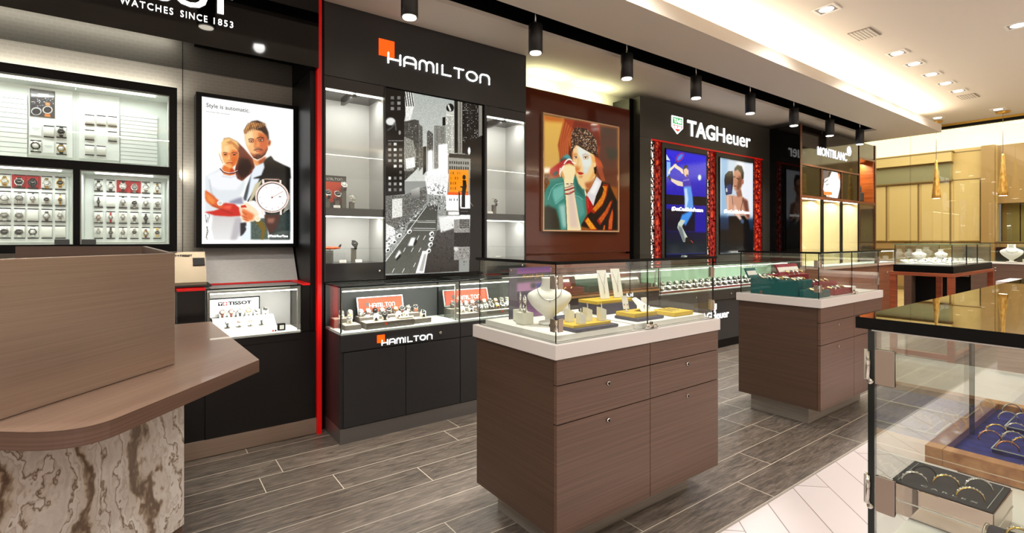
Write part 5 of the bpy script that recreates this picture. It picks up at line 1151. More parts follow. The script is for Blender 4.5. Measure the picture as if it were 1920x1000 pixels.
# ================================================================== far end of the shop
TW = grain('cherry_wood', (132, 62, 36), (164, 84, 50), (3, 3, 50), .35)
tb = thing('display_table', 'cherry wood display table carrying a glass case, before the shopfront', 'table', (7.35, 1.7, 0))
tx0, tx1, ty0, ty1 = 6.56, 8.25, 1.445, 1.985
B().box(tx0, tx1, ty0, ty1, .865, .9, TW, .003).obj('table_top', None, tb)
for x in (tx0, tx1 - .055):
    for y in (ty0, ty1 - .055): B().box(x, x + .055, y, y + .055, 0, .864, TW, .002).obj('leg', None, tb)
B().box(tx0 + .055, tx1 - .055, ty0 + .005, ty0 + .05, .02, .07, TW).obj('stretcher', None, tb); B().box(tx0 + .005, tx0 + .05, ty0 + .055, ty1 - .055, .02, .07, TW).obj('stretcher', None, tb)
tc_ = thing('glass_table_case', 'glass table case on a black base, full of small white jewellery pads', 'display case', (7.35, 1.7, .9))
ax0, ax1, ay0, ay1 = 6.60, 8.22, 1.46, 1.965
B().box(ax0, ax1, ay0, ay1, .902, .975, BLACK, .002).obj('base', None, tc_); B().box(ax0 + .03, ax1 - .03, ay0 + .03, ay1 - .03, .976, .99, WHITE).obj('deck', None, tc_)
pane('glass_front', ax0 + .01, ax1 - .01, ay0 + .01, ay0 + .016, .976, 1.19, tc_); pane('glass_back', ax0 + .01, ax1 - .01, ay1 - .016, ay1 - .01, .976, 1.19, tc_); pane('glass_side', ax0 + .01, ax0 + .016, ay0 + .016, ay1 - .016, .976, 1.19, tc_, e=GLASS_TEAL); pane('glass_side', ax1 - .016, ax1 - .01, ay0 + .016, ay1 - .016, .976, 1.19, tc_); pane('glass_top', ax0 + .005, ax1 - .005, ay0 + .005, ay1 - .005, 1.191, 1.199, tc_, e=GLASS_TEAL)
for x in (7.15, 7.6): B().box(x - .004, x + .004, ay0 + .008, ay0 + .018, .976, 1.19, BLACK).obj('post', None, tc_)
fc = thing('shopfront_counter', 'brown counter with a white edge running along the shopfront glass', 'counter', (10.3, .5, 0))
B().box(10.1, 10.6, 2.05, 2.86, .68, .888, WOODB).box(10.1, 10.6, 2.76, 2.86, .1, .68, WOODB).box(10.1, 10.6, -3.2, 2.03, .1, .888, WOODB).box(10.3, 10.6, 2.03, 2.76, .1, .68, BLACK).obj('body', None, fc); B().box(10.085, 10.6, -3.2, 2.87, .89, .906, SLAB).obj('top', None, fc); B().box(10.16, 10.55, -3.2, 2.8, 0, .1, BLACK).obj('kick_plate', None, fc)
for y, z in ((1.76, .83), (1.76, .79), (1.0, .83)): B().cyl((10.099, y, z), (10.09, y, z), .012, 12, CHROME).obj('lock', None, fc)
for k, (a, c_) in enumerate([(2.12, 2.84), (-1.2, 2.09)]):
    t = thing('glass_counter_case', ('short' if k == 0 else 'long') + ' glass case on the brown counter along the shopfront', 'display case', (10.3, (a + c_) / 2, .907), 'shopfront glass cases')
    pane('glass_front', 10.11, 10.116, a, c_, .907, 1.19, t); pane('glass_back', 10.574, 10.58, a, c_, .907, 1.19, t); pane('glass_side', 10.116, 10.574, a, a + .006, .907, 1.19, t); pane('glass_side', 10.116, 10.574, c_ - .006, c_, .907, 1.19, t); pane('glass_top', 10.10, 10.59, a - .01, c_ + .01, 1.191, 1.2, t, e=BLACKG)
    light('AREA', (10.3, (a + c_) / 2, 1.18), 4, (1, .95, .85), .05, c_ - a - .1)
rcn = thing('low_counter', 'brown panelled counter in hazed colour seen through the foreground showcase', 'counter', (6.7, 0, 0))
PB = grain('hazed_laminate', (150, 126, 114), (172, 148, 134), (3, 3, 60), .4)  # brown laminate paled, haze of the glass in front put into its colour
for k in range(5): B().box(6.40, 6.42, .62 - .5 * k, 1.10 - .5 * k, .02, .82, PB, .001).obj('front_panel', None, rcn)
B().box(6.42, 7.0, -1.4, 1.10, .02, .82, WOODB).obj('body', None, rcn); B().box(6.39, 7.0, -1.4, 1.11, .822, .86, SLAB).obj('top', None, rcn)

# ================================================================== goods
STY = {}
def watch_proto(style):
    """style: dial, case, strap, radius; local frame: face towards -Y, strap along Z, lying on a 28 mm deep pillow"""
    dial, case, strap, r = style
    t = bpy.data.objects.new('watch', None); COL.objects.link(t); t.empty_display_size = .01; WL[t] = Vector((0, 0, 0))
    sw = r * .52
    s = B(); i = s.mi(strap); n_ = 14; pr = []
    for k in range(n_ + 1):
        a = R(-78 + 156 * k / n_); pr.append((-.014 * math.cos(a) - .0035, .0305 * math.sin(a)))
    for (y0, z0), (y1, z1) in zip(pr, pr[1:]):
        w0 = sw * (1 - .25 * abs(z0) / .031); w1 = sw * (1 - .25 * abs(z1) / .031)
        a = [s.bm.verts.new(p) for p in ((-w0, y0, z0), (w0, y0, z0), (w1, y1, z1), (-w1, y1, z1))]; b_ = [s.bm.verts.new(p) for p in ((-w0, y0 + .0016, z0), (w0, y0 + .0016, z0), (w1, y1 + .0016, z1), (-w1, y1 + .0016, z1))]
        for f in ((a[0], a[1], a[2], a[3]), (b_[3], b_[2], b_[1], b_[0]), (a[1], b_[1], b_[2], a[2]), (a[0], a[3], b_[3], b_[0])): s.bm.faces.new(f).material_index = i
    s.obj('strap', None, t)
    M = Matrix.Translation((0, -.0165, 0)) @ Matrix.Rotation(R(90), 4, 'X')
    s = B().lathe([(0, 0), (r * .96, 0), (r, .0015), (r, .005), (r * .86, .0066), (r * .86, .005), (0, .005)], seg=20, m=case, M=M)
    s.cyl((r, -.0195, 0), (r + .0022, -.0195, 0), .0013, 8, case)
    for sx in (-1, 1):
        for sz in (-1, 1): s.box(sx * sw * .95 - .0012, sx * sw * .95 + .0012, -.0195, -.0165, sz * r * .98 - .003, sz * r * .98 + .003, case)
    s.obj('case', None, t)
    s = B().lathe([(0, .0052), (r * .86, .0052), (0, .0054)], seg=20, m=dial, M=M)
    mk = DIALW if dial is DIALK or dial is DIALG else DIALK
    for k in range(12):
        a = R(30 * k); s.box(-.0003, .0003, -.0225, -.0221, r * .62, r * .78, mk, M=Matrix.Rotation(a, 4, 'Y'))
    for a, L in ((-58, .45), (62, .66)): s.box(-.0004, .0004, -.0229, -.0225, -.001, r * L, mk, M=Matrix.Rotation(R(a), 4, 'Y'))
    s.obj('dial', None, t)
    return t
def pillow_proto(m, dark=True):
    t = bpy.data.objects.new('watch_pillow', None); COL.objects.link(t); WL[t] = Vector((0, 0, 0))
    s = B(); pts = [(-.0, -.0255)] + [(-.014 * math.cos(R(a)), .0255 * math.sin(R(a))) for a in range(-75, 76, 15)] + [(0, .0255)]
    s.prism([(-.019, y, z) for y, z in pts], (.038, 0, 0), m)
    s.obj('cushion', None, t)
    if dark: B().box(-.0195, .0195, -.006, .001, .0258, .0292, BLACK).box(-.0195, .0195, -.006, .001, -.0292, -.0258, BLACK).obj('end_bar', None, t)
    return t
PROT = {}
def put(key, make, M, label, cat, group):
    if key not in PROT:
        o = make(); PROT[key] = o
        first = True
    else: o = copy_tree(PROT[key])
    o.matrix_world = M
    tag(o, label, cat, group)
    return o
def put_watch(style, M, label, group): return put(('w',) + tuple(q.name if hasattr(q, 'name') else q for q in style), lambda: watch_proto(style), M, label, 'watch', group)
def put_pillow(m, M, label, group, dark=True): return put(('p', m.name, dark), lambda: pillow_proto(m, dark), M, label, 'watch stand', group)
DN = {DIALW.name: 'white', DIALK.name: 'black', DIALG.name: 'grey'}
CN = {SILVER.name: 'silver', GOLD.name: 'gold', ROSE.name: 'rose gold', BLACK.name: 'black'}
SN_ = {SILVER.name: 'steel bracelet', GOLD.name: 'gold bracelet', BLACKM.name: 'black strap', BROWNL.name: 'brown strap', REDC.name: 'red strap', ROSE.name: 'rose bracelet'}
ORD = ['first', 'second', 'third', 'fourth', 'fifth', 'sixth', 'seventh', 'eighth', 'ninth', 'tenth', 'eleventh', 'twelfth']
S_, G_, K_, L_, BR_, RD_ = SILVER, GOLD, BLACK, BLACKM, BROWNL, REDC
W_, D_, Y_ = DIALW, DIALK, DIALG
YB_ = 3.742
# two lower boards of the wall case
def board(name, x0, x1, z0, z1, label): 
    o = bx(name, x0, x1, YB_, 3.7515, z0, z1, mat('display_board_white', (236, 240, 238), .5), None, .001, label=label, category='display board'); return o
board('display_board', -.275, .100, 1.232, 1.598, 'white pegboard with four rows of six pads, right lower bay of the wall case')
board('display_board', -.90, -.345, 1.232, 1.602, 'white pegboard of watch pads in the left lower bay of the wall case')
gridR = [[(W_, S_, L_, .0165), (W_, S_, L_, .0165), (W_, S_, L_, .0175), (Y_, S_, S_, .017), (W_, S_, S_, .0165), (W_, S_, G_, .0125)],
         [(D_, K_, L_, .008), None, (W_, S_, S_, .0135), (D_, S_, S_, .014), (W_, S_, S_, .0135), (Y_, S_, S_, .012)],
         [(W_, ROSE, S_, .011), (W_, S_, RD_, .011), (W_, S_, S_, .0115), (D_, S_, S_, .0115), (D_, K_, L_, .0115), (W_, S_, S_, .0105)],
         [(W_, S_, S_, .010), (D_, S_, L_, .0115), (Y_, S_, S_, .0115), (D_, S_, S_, .012), (W_, G_, BR_, .013), (D_, S_, G_, .0125)]]
cx = [on_y(x, 390, 3.72)[0] for x in (184.5, 207.5, 230.5, 252, 273.5, 294.9)]
zr = [on_y(184.5, y, 3.72)[1] for y in (347.2, 377.3, 407.2, 436.5)]
for j, row in enumerate(gridR):
    for i, st in enumerate(row):
        M = Matrix.Translation((cx[i], YB_ - .001, zr[j])) @ Matrix.Diagonal((1.0, 1, 1.22, 1))
        pos = '%s row, %s from the left in the right lower bay' % (ORD[j], ORD[i])
        bgm = REDC if (j == 0 and i in (2, 3)) else WPIL
        put_pillow(bgm, M, ('red' if bgm is REDC else 'white') + ' watch pad, ' + pos, 'watch pads of the wall case')
        if st: put_watch(st, Matrix.Translation((cx[i], YB_ + .0, zr[j] + random.uniform(-.004, .004))), '%s dial %s watch, %s' % (DN[st[0].name], CN[st[1].name], pos), 'watches of the wall case')
gridL = [[(W_, G_, G_, .0165), (D_, S_, L_, .019), (D_, K_, L_, .019), (W_, S_, G_, .0175), (D_, G_, G_, .016)],
         [(W_, S_, S_, .018), (Y_, S_, S_, .0185), (W_, S_, S_, .0115), (D_, S_, S_, .0125), (D_, G_, G_, .0095)],
         [(Y_, S_, S_, .0175), (Y_, S_, S_, .0175), None, (W_, S_, L_, .016), (W_, S_, S_, .012)],
         [(D_, S_, S_, .018), (D_, S_, S_, .0185), (W_, K_, S_, .0165), None, None]]
cxl = [on_y(x, 390, 3.72)[0] for x in (8, 35.5, 61, 87, 112.5)]
zrl = [on_y(60, y, 3.72)[1] for y in (341, 372.5, 403.5, 435)]
for j, row in enumerate(gridL):
    for i, st in enumerate(row):
        pos = '%s row, %s from the frame edge in the left lower bay' % (ORD[j], ORD[i])
        red = j == 0 and i in (1, 2)
        put_pillow(REDC if red else WPIL, Matrix.Translation((cxl[i], YB_ - .001, zrl[j])) @ Matrix.Diagonal((1.12, 1, 1.25, 1)), ('red' if red else 'white') + ' watch pad, ' + pos, 'watch pads of the wall case')
        if st: put_watch(st, Matrix.Translation((cxl[i], YB_, zrl[j] + random.uniform(-.005, .003))), '%s dial %s watch, %s' % (DN[st[0].name], CN[st[1].name], pos), 'watches of the wall case')
for nm, xs_, z_ in (('left', [cxl[1], cxl[2]], zrl[0]), ('right', [cx[2], cx[3]], zr[0])):
    bx('backing_card', min(xs_) - .03, max(xs_) + .03, YB_ - .0035, YB_ - .0005, z_ - .036, z_ + .037, REDC, None, label='red backing card behind two watches in the %s lower bay' % nm, category='backing card')
# upper bays
UB = mat('display_board_white', (236, 240, 238), .5)
def PYb(px, py): return on_y(px, py, 3.74)
def upper(label, x0, y0, x1, y1, lbl): 
    a = PYb(x0, y0); b_ = PYb(x1, y1); return bx(label, a[0], b_[0], YB_ - .002, 3.7515, b_[1], a[1], UB, None, .001, label=lbl, category='display board')
SLT = mat('slat_line', (186, 194, 190), .6)
def slats(x0, x1, zt, zb, n_, lbl):
    t = thing('slatted_panel', lbl, 'display panel', ((x0 + x1) / 2, 3.745, zb), 'slatted panels'); s = B(); h = (zt - zb) / n_
    for k in range(n_): s.box(x0, x1, 3.740, 3.746, zb + k * h + .0015, zb + (k + 1) * h - .0015, UB)
    s.obj('slats', None, t); B().box(x0, x1, 3.746, 3.7515, zb, zt, SLT).obj('backing', None, t)
xa = PYb(226, 250)[0]; xb = PYb(295, 250)[0]; slats(xa, xb, 2.0, 1.70, 13, 'white slatted panel in the right half of the upper bay')
xa = PYb(0, 250)[0] - .3; xb = PYb(51, 250)[0]; slats(xa, xb, 2.03, 1.69, 13, 'white slatted panel cut by the left picture edge in the upper bay')
upper('display_board', 54, 160, 136, 296, 'white board with a picture card and five pads in the upper bay')
upper('display_board', 148, 172, 224, 302, 'white board with a block of empty pads in the upper bay')
a = PYb(57.5, 167); b_ = PYb(102, 221)
pc = thing('picture_card', 'dark picture card of two chronographs on the upper left board', 'picture', (a[0], 3.735, b_[1]))
B().box(a[0] - .003, b_[0] + .003, YB_ - .006, YB_ - .0025, b_[1] - .003, a[1] + .003, GREYF).obj('card', None, pc)
P = Pic(a[0], b_[0], b_[1], a[1], YB_ - .0068, 60, 74, (70, 68, 70)); P.crop(40, 150, 5.883)
P.p((60, 58, 64), '105,95 370,130 360,425 97,395', noise=14); P.p((190, 190, 200), '105,150 370,175 370,195 105,185', soft=2); P.p((250, 250, 255), '190,150 300,160 300,190 180,185', soft=2)
P.e((190, 190, 190), 165, 345, 58, 44); P.e((50, 50, 54), 165, 348, 46, 34); P.e((200, 196, 190), 290, 330, 56, 44); P.e((44, 44, 48), 290, 330, 44, 34); P.p((200, 120, 60), '255,375 320,378 322,412 258,410', soft=1); P.p((210, 140, 90), '262,245 315,252 318,285 265,280', soft=1)
for k in range(30): P.e((random.randint(90, 230),) * 3, 110 + random.random() * 245, 200 + random.random() * 90, 7, 5)
P.build('print', pc, 0, .2, flat=True)
k = 0
for (px, py, st, nm) in [(111.5, 248, None, 'upper pad'), (145 - 31.5, 277.5, 'card', '')]: pass
def pad(px, py, lbl, sx=1.1, sz=1.1):
    X, Z = on_y(px, py, 3.73); put_pillow(WPIL, Matrix.Translation((X, YB_ - .003, Z)) @ Matrix.Diagonal((sx, 1, sz, 1)), lbl, 'watch pads of the wall case'); return X, Z
pad(91.5, 246.5, 'empty white pad left of the black chronograph on the upper left board')
X, Z = pad(115, 247.5, 'white pad under the black chronograph on the upper left board'); put_watch((D_, S_, L_, .0175), Matrix.Translation((X, YB_ - .002, Z)), 'black dial chronograph on a black strap, upper left board, upper row', 'watches of the wall case')
X, Z = pad(67, 274, 'white pad under the black rimmed watch on the upper left board'); put_watch((W_, K_, S_, .0195), Matrix.Translation((X, YB_ - .002, Z)), 'white dial watch with a black rim, lower left of the upper left board', 'watches of the wall case')
X, Z = pad(115, 279, 'white pad under the cream faced watch on the upper left board'); put_watch((W_, G_, L_, .0185), Matrix.Translation((X, YB_ - .002, Z)), 'cream faced watch on a black strap, lower row of the upper left board', 'watches of the wall case')
for (px, py, lb_) in ((67, 244, 'upper'), (91, 277, 'lower')):
    X, Z = on_y(px, py, 3.735); t = thing('text_card', 'small white text card in the %s row of the upper left board' % lb_, 'card', (X, YB_ - .006, Z), 'text cards')
    B().box(X - .023, X + .023, YB_ - .008, YB_ - .0025, Z - .03, Z + .03, UB, .001).obj('card', None, t); B().box(X - .016, X + .016, YB_ - .0085, YB_ - .008, Z + .008, Z + .011, SLT).box(X - .01, X + .01, YB_ - .0085, YB_ - .008, Z - .0, Z + .003, SLT).obj('text_lines', None, t)
for j, py in enumerate((224.5, 253, 281.5)):
    for i, px in enumerate((168, 189.8, 211)):
        if (i, j) in ((1, 1), (2, 2)): continue
        pad(px, py + i * 1.5, 'empty white pad, %s row, %s column of the upper right board' % (ORD[j], ORD[i]), 1.05, 1.0)

# watches on small wedge stands in the counter cases
def wedge_proto(m):
    t = bpy.data.objects.new('watch_stand', None); COL.objects.link(t); WL[t] = Vector((0, 0, 0))
    B().prism([(-.017, -.021, 0), (-.017, .018, 0), (-.017, .018, .034), (-.017, .006, .040), (-.017, -.021, .014)], (.034, 0, 0), m, .001).obj('cushion', None, t)
    return t
def on_wedge(x, y, z, m, st, yaw, mname, pos, grp, lbl=None):
    M = Matrix.Translation((x, y, z)) @ Matrix.Rotation(yaw, 4, 'Z')
    put(('wedge', m.name), lambda: wedge_proto(m), M, '%s watch stand, %s' % (mname, pos), 'watch stand', grp + ' stands')
    if st:
        Mw = M @ Matrix.Translation((0, .002, .0225)) @ Matrix.Rotation(R(-46), 4, 'X')
        put_watch(st, Mw, lbl or '%s dial %s watch, %s' % (DN[st[0].name], CN[st[1].name], pos), grp)
def tray(x0, x1, y0, y1, z0, z1, m, lbl, top=None, name='display_tray', lip=.0, par=None, grp=None):
    t = thing(name, lbl, 'tray', ((x0 + x1) / 2, (y0 + y1) / 2, z0), grp)
    B().box(x0, x1, y0, y1, z0, z1, m, .0015).obj('body', None, t)
    if top: B().box(x0 + .006, x1 - .006, y0 + .006, y1 - .006, z1, z1 + .0015, top).obj('lining', None, t)
    return t
GREYT = mat('taupe_tray', (98, 90, 82), .55); BEI = mat('beige_suede', (206, 198, 180), .8)
def ham_board(x0, y, z0, w, h, lbl):
    t = thing('brand_board', lbl, 'sign board', (x0 + w / 2, y, z0), 'orange brand boards')
    tilt = Matrix.Translation((x0, y, z0)) @ Matrix.Rotation(R(-16), 4, 'X')
    B().box(0, w, 0, .008, 0, h, mat('board_silver', (214, 214, 214), .3, .6), M=tilt).obj('frame', None, t)
    B().box(.006, w - .006, -.001, 0, .006, h - .006, GREYF, M=tilt).obj('border', None, t)
    B().box(.011, w - .011, -.002, -.001, .011, h - .011, ORANGE, M=tilt).obj('orange_field', None, t)
    xd = Vector((1, 0, 0)); ud = (tilt.to_3x3() @ Vector((0, 0, 1))); o = tilt @ Vector((w * .25, -.003, h * .36))
    s = B(); hamilton(s, o, w * .55, h * .22, mat('letter_white', (245, 245, 240), .5), xd, ud, .001); s.obj('brand_lettering', None, t)
    B().box(w * .18, w * .25, -.003, -.002, h * .42, h * .66, GREYF, M=tilt).obj('logo_square', None, t)
ZD = .677
# nearest orange brand case
tray(1.01, 1.115, 3.15, 3.27, ZD, ZD + .03, GREYT, 'small taupe tray at the front left of the orange board case', BEI, grp='taupe trays')
tray(.985, 1.10, 3.285, 3.375, ZD, ZD + .055, GREYT, 'small raised taupe tray at the back left of the orange board case', BEI, grp='taupe trays')
t = tray(1.13, 1.46, 3.105, 3.22, ZD, ZD + .040, GREYT, 'long taupe tray with small brand letters at the front of the nearest case', BEI, grp='taupe trays')
s = B(); hamilton(s, (1.275, 3.1035, ZD + .014), .12, .011, mat('letter_grey', (150, 145, 138), .5), depth=.001); s.obj('brand_lettering', None, t); bx('logo_square', 1.255, 1.271, 3.102, 3.105, ZD + .02, ZD + .033, ORANGE, t)
tray(1.13, 1.56, 3.225, 3.32, ZD, ZD + .06, GREYT, 'long raised taupe tray behind the lettered tray, nearest case', BEI, grp='taupe trays')
tray(1.475, 1.60, 3.13, 3.215, ZD, ZD + .032, GREYT, 'small taupe tray right of the lettered tray', BEI, grp='taupe trays')
ham_board(1.155, 3.325, ZD + .068, .33, .115, 'orange brand board in a silver frame, standing in the nearest glass case')
WS = [(W_, S_, S_, .018), (W_, S_, L_, .018), (D_, S_, BR_, .019), (W_, S_, BR_, .018), (D_, S_, L_, .019), (Y_, S_, S_, .018), (D_, K_, L_, .018), (W_, G_, BR_, .017)]
GH = 'watches in the nearest orange board case'
for k in range(8): on_wedge(1.155 + k * .048, 3.27, ZD + .062, GREYT, WS[(k * 3) % 8], R(-14 + random.uniform(-8, 8)), 'taupe', 'back row, %s from the left in the nearest orange board case' % ORD[k], GH)
on_wedge(1.515 + .03, 3.27, ZD + .062, GREYT, (D_, S_, mat('orange_strap', (226, 84, 30), .5), .018), R(-14), 'taupe', 'back row end with the orange strap', GH, 'black dial watch on an orange strap, end of the back row')
for k, (x, y) in enumerate([(1.215, 3.155), (1.27, 3.15), (1.37, 3.16), (1.425, 3.165)]): on_wedge(x, y, ZD + .042, BEI, WS[(k * 5 + 1) % 8], R(-16 + random.uniform(-10, 10)), 'beige', 'front row, %s from the left on the lettered tray' % ORD[k], GH)
on_wedge(1.045, 3.335, ZD + .057, BEI, WS[0], R(-10), 'beige', 'on the small raised tray at the back left', GH); on_wedge(1.06, 3.215, ZD + .032, BEI, WS[5], R(-12), 'beige', 'on the small tray at the front left', GH); on_wedge(1.10 - .0, 3.325, ZD + .057, BEI, (W_, S_, mat('yellow_strap', (236, 214, 120), .5), .018), R(-10), 'beige', 'beside the raised tray edge with the yellow strap', GH, 'white dial watch on a pale yellow strap'); on_wedge(1.555, 3.17, ZD + .034, BEI, WS[4], R(-10), 'beige', 'on the small tray right of the lettered tray', GH)
def roll(x0, x1, y, z, r, m, lbl):
    t = thing('cushion_roll', lbl, 'cushion', ((x0 + x1) / 2, y, z)); B().cyl((x0, y, z + r), (x1, y, z + r), r, 16, m).obj('roll', None, t)
roll(1.36, 1.46, 3.125, ZD + .042, .009, BEI, 'beige cushion roll lying on the front of the lettered tray')
def price_card(x, y, z, lbl, w=.03, h=.017, yaw=-10):
    o = B().box(-w / 2, w / 2, 0, .001, 0, h, WHITE, M=Matrix.Translation((x, y, z)) @ Matrix.Rotation(R(yaw), 4, 'Z') @ Matrix.Rotation(R(-25), 4, 'X')).obj('price_card', None, None); tag(o, lbl, 'card', 'white price cards')
for x, y, q_ in ((1.185, 3.225, 'left of the front row'), (1.32, 3.135, 'in the middle of the lettered tray'), (1.45, 3.215, 'at the right end of the lettered tray')): price_card(x, y, ZD + .06 if y > 3.22 else ZD + .042, 'white price card ' + q_ + ', nearest orange board case')
# second case
ham_board(1.81, 3.325, ZD + .068, .40, .125, 'orange brand board in a silver frame, second case beyond the post')
tray(1.80, 2.60, 3.225, 3.32, ZD, ZD + .06, GREYT, 'long taupe raised tray at the back of the second case', BEI, grp='taupe trays')
t = tray(2.0, 2.56, 3.11, 3.22, ZD, ZD + .04, GREYT, 'long taupe lettered tray at the front of the second case', BEI, grp='taupe trays')
s = B(); hamilton(s, (2.2, 3.1085, ZD + .014), .14, .013, mat('letter_grey', (150, 145, 138), .5), depth=.001); s.obj('brand_lettering', None, t); bx('logo_square', 2.175, 2.193, 3.107, 3.11, ZD + .02, ZD + .035, ORANGE, t)
tray(1.82, 1.985, 3.12, 3.22, ZD, ZD + .035, GREYT, 'small taupe tray beside the post in the second case', BEI, grp='taupe trays')
for k in range(14): on_wedge(1.85 + k * .054, 3.27, ZD + .062, GREYT, WS[(k * 3 + 2) % 8], R(-12 + random.uniform(-9, 9)), 'taupe', 'back row, number %s from the post, second orange board case' % (ORD + ['thirteenth', 'fourteenth'])[k], 'watches in the second orange board case')
for k in range(11): on_wedge(2.02 + k * .05, 3.165, ZD + .042, GREYT, WS[(k * 5) % 8], R(-12 + random.uniform(-9, 9)), 'taupe', 'front row, number %s from the post, second orange board case' % ORD[k], 'watches in the second orange board case')
on_wedge(1.87, 3.17, ZD + .037, BEI, WS[0], R(-12), 'beige', 'near the post on the small tray', 'watches in the second orange board case'); on_wedge(1.94, 3.17, ZD + .037, BEI, WS[4], R(-12), 'beige', 'second on the small tray by the post', 'watches in the second orange board case')
# niches of the city bay
def acr(x, y, z0, h, w, m, lbl, name='display_block'):
    return tag(B().box(x - w / 2, x + w / 2, y - w / 2, y + w / 2, z0, z0 + h, m, .001).obj(name, None, None), lbl, 'display block')
nb = thing('brand_board', 'grey brand board with an orange field in the left upper niche', 'sign board', (1.07, 3.60, 1.463), 'niche brand boards')
for xa, xb, lab, t in ((.975, 1.165, 'left', nb), (2.245, 2.36, 'right', None)):
    if t is None: t = thing('brand_board', 'grey brand board with an orange field in the right upper niche', 'sign board', (2.3, 3.60, 1.463), 'niche brand boards')
    B().box(xa, xb, 3.60, 3.61, 1.463, 1.70, GREYF, .001).obj('board', None, t); B().box(xa + .02, xb - .04, 3.597, 3.60, 1.51, 1.655, ORANGE).obj('orange_field', None, t)
    s = B(); hamilton(s, (xa + .022, 3.597, 1.668), (xb - xa) * .72, .015, mat('letter_white', (245, 245, 240), .5), depth=.001); s.obj('brand_lettering', None, t)
def tall(x, y, z, h, st, lbl, grp='watches in the niches'):
    t = acr(x, y, z, h, .03, mat('taupe_block', (120, 114, 106), .4), 'taupe block stand, ' + lbl)
    Mw = Matrix.Translation((x, y - .004, z + h + .018)) @ Matrix.Rotation(R(-30), 4, 'X') @ Matrix.Rotation(R(-8), 4, 'Y') @ Matrix.Scale(1.25, 4)
    put_watch(st, Mw, '%s dial %s watch, %s' % (DN[st[0].name], CN[st[1].name], lbl), grp)
tall(1.01, 3.53, 1.463, .075, WS[4], 'left upper niche, first in front of the board'); tall(1.075, 3.53, 1.463, .07, WS[2], 'left upper niche, second in front of the board'); tall(1.13, 3.56, 1.463, .14, WS[3], 'left upper niche, highest beside the board'); tall(1.17, 3.50, 1.463, .05, WS[0], 'left upper niche, right of the board')
tall(2.29, 3.53, 1.463, .07, WS[0], 'right upper niche, before the board'); tall(2.40, 3.54, 1.463, .08, WS[4], 'right upper niche, right of the board')
tall(1.19, 3.52, 1.089, .10, WS[6], 'left lower niche, right of the model aeroplane'); tall(2.26, 3.52, 1.089, .10, WS[6], 'right lower niche by the picture edge')
for (x, z, q_) in ((1.06, 1.463, 'left upper niche'), (1.10, 1.089, 'left lower niche beside the aeroplane stand'), (1.21, 1.089, 'left lower niche under the black watch'), (2.32, 1.463, 'right upper niche'), (2.40, 1.089, 'right lower niche')): price_card(x, 3.47, z, 'white price card, ' + q_, .045, .022)
chk = tile_mat('checker_block', (220, 220, 216), (30, 30, 30), (90, 90, 90), 0, .012, .012, .001)
o = acr(1.02, 3.55, 1.089, .085, .06, mat('dotted_block', (120, 118, 112), .5), 'grey dotted block stand under the orange model aeroplane')
pl_ = thing('model_aeroplane', 'small orange model aeroplane on a dotted block, left lower niche', 'model plane', (1.04, 3.55, 1.175))
OR2 = mat('plane_orange', (236, 92, 20), .4)
B().lathe([(0, 0), (.007, .005), (.011, .03), (.010, .08), (.005, .12), (0, .125)], seg=14, m=OR2, M=Matrix.Translation((.985, 3.55, 1.190)) @ Matrix.Rotation(R(90), 4, 'Y')).obj('fuselage', None, pl_)
B().box(1.02, 1.045, 3.48, 3.62, 1.186, 1.189, OR2, .001).obj('wing', None, pl_); B().prism([(1.09, 3.549, 1.195), (1.11, 3.549, 1.195), (1.115, 3.549, 1.215), (1.105, 3.549, 1.215)], (0, .003, 0), BLACK).obj('tail_fin', None, pl_); B().box(1.034, 1.038, 3.548, 3.552, 1.1745, 1.188, BLACK).obj('strut', None, pl_)
# white floored case: watches on a stepped white riser
t = thing('stepped_riser', 'white stepped riser with a sloping front below the framed brand board', 'display stand', (.5, 3.5, ZD))
B().prism([(.33, 3.40, .675), (.33, 3.57, .675), (.33, 3.57, .765), (.33, 3.52, .765), (.33, 3.41, .695)], (.34, 0, 0), WHITE).obj('body', None, t)
s = B().box(.655, .664, 3.396, 3.40, .676, .686, BLACK); s.obj('logo_mark', None, t); B().box(.640, .649, 3.396, 3.40, .676, .686, RED).obj('logo_mark', None, t, label='red logo square')
for k in range(6):
    st = [(W_, ROSE, BR_, .016), (W_, ROSE, BR_, .016), (W_, S_, L_, .016), (W_, G_, S_, .015), (W_, S_, S_, .015), (D_, S_, S_, .014)][k]
    on_wedge(.385 + k * .048, 3.54, .766, WPIL, st, R(-6), 'white', 'back row, %s from the left on the stepped riser' % ORD[k], 'watches on the stepped riser')
for k in range(4):
    st = [(W_, S_, L_, .012), (W_, ROSE, S_, .010), (W_, G_, S_, .010), (W_, S_, L_, .010)][k]
    M = Matrix.Translation((.40 + .062 * k, 3.455, .733)) @ Matrix.Rotation(R(-58), 4, 'X')
    put_pillow(WPIL, M @ Matrix.Diagonal((.9, .8, .9, 1)), 'white pad, front row, %s from the left on the stepped riser' % ORD[k], 'watches on the stepped riser stands', False); put_watch(st, M @ Matrix.Translation((0, -.001, 0)), 'small white dial watch, front row, %s from the left on the riser slope' % ORD[k], 'watches on the stepped riser')
sw = thing('square_watch_box', 'small black square clock face standing at the front right of the white case', 'clock', (.69, 3.42, ZD - .002))
B().box(.675, .72, 3.41, 3.44, .675, .718, BLACK, .004).obj('case', None, sw); B().box(.685, .710, 3.407, 3.41, .684, .709, WHITE).obj('dial', None, sw)
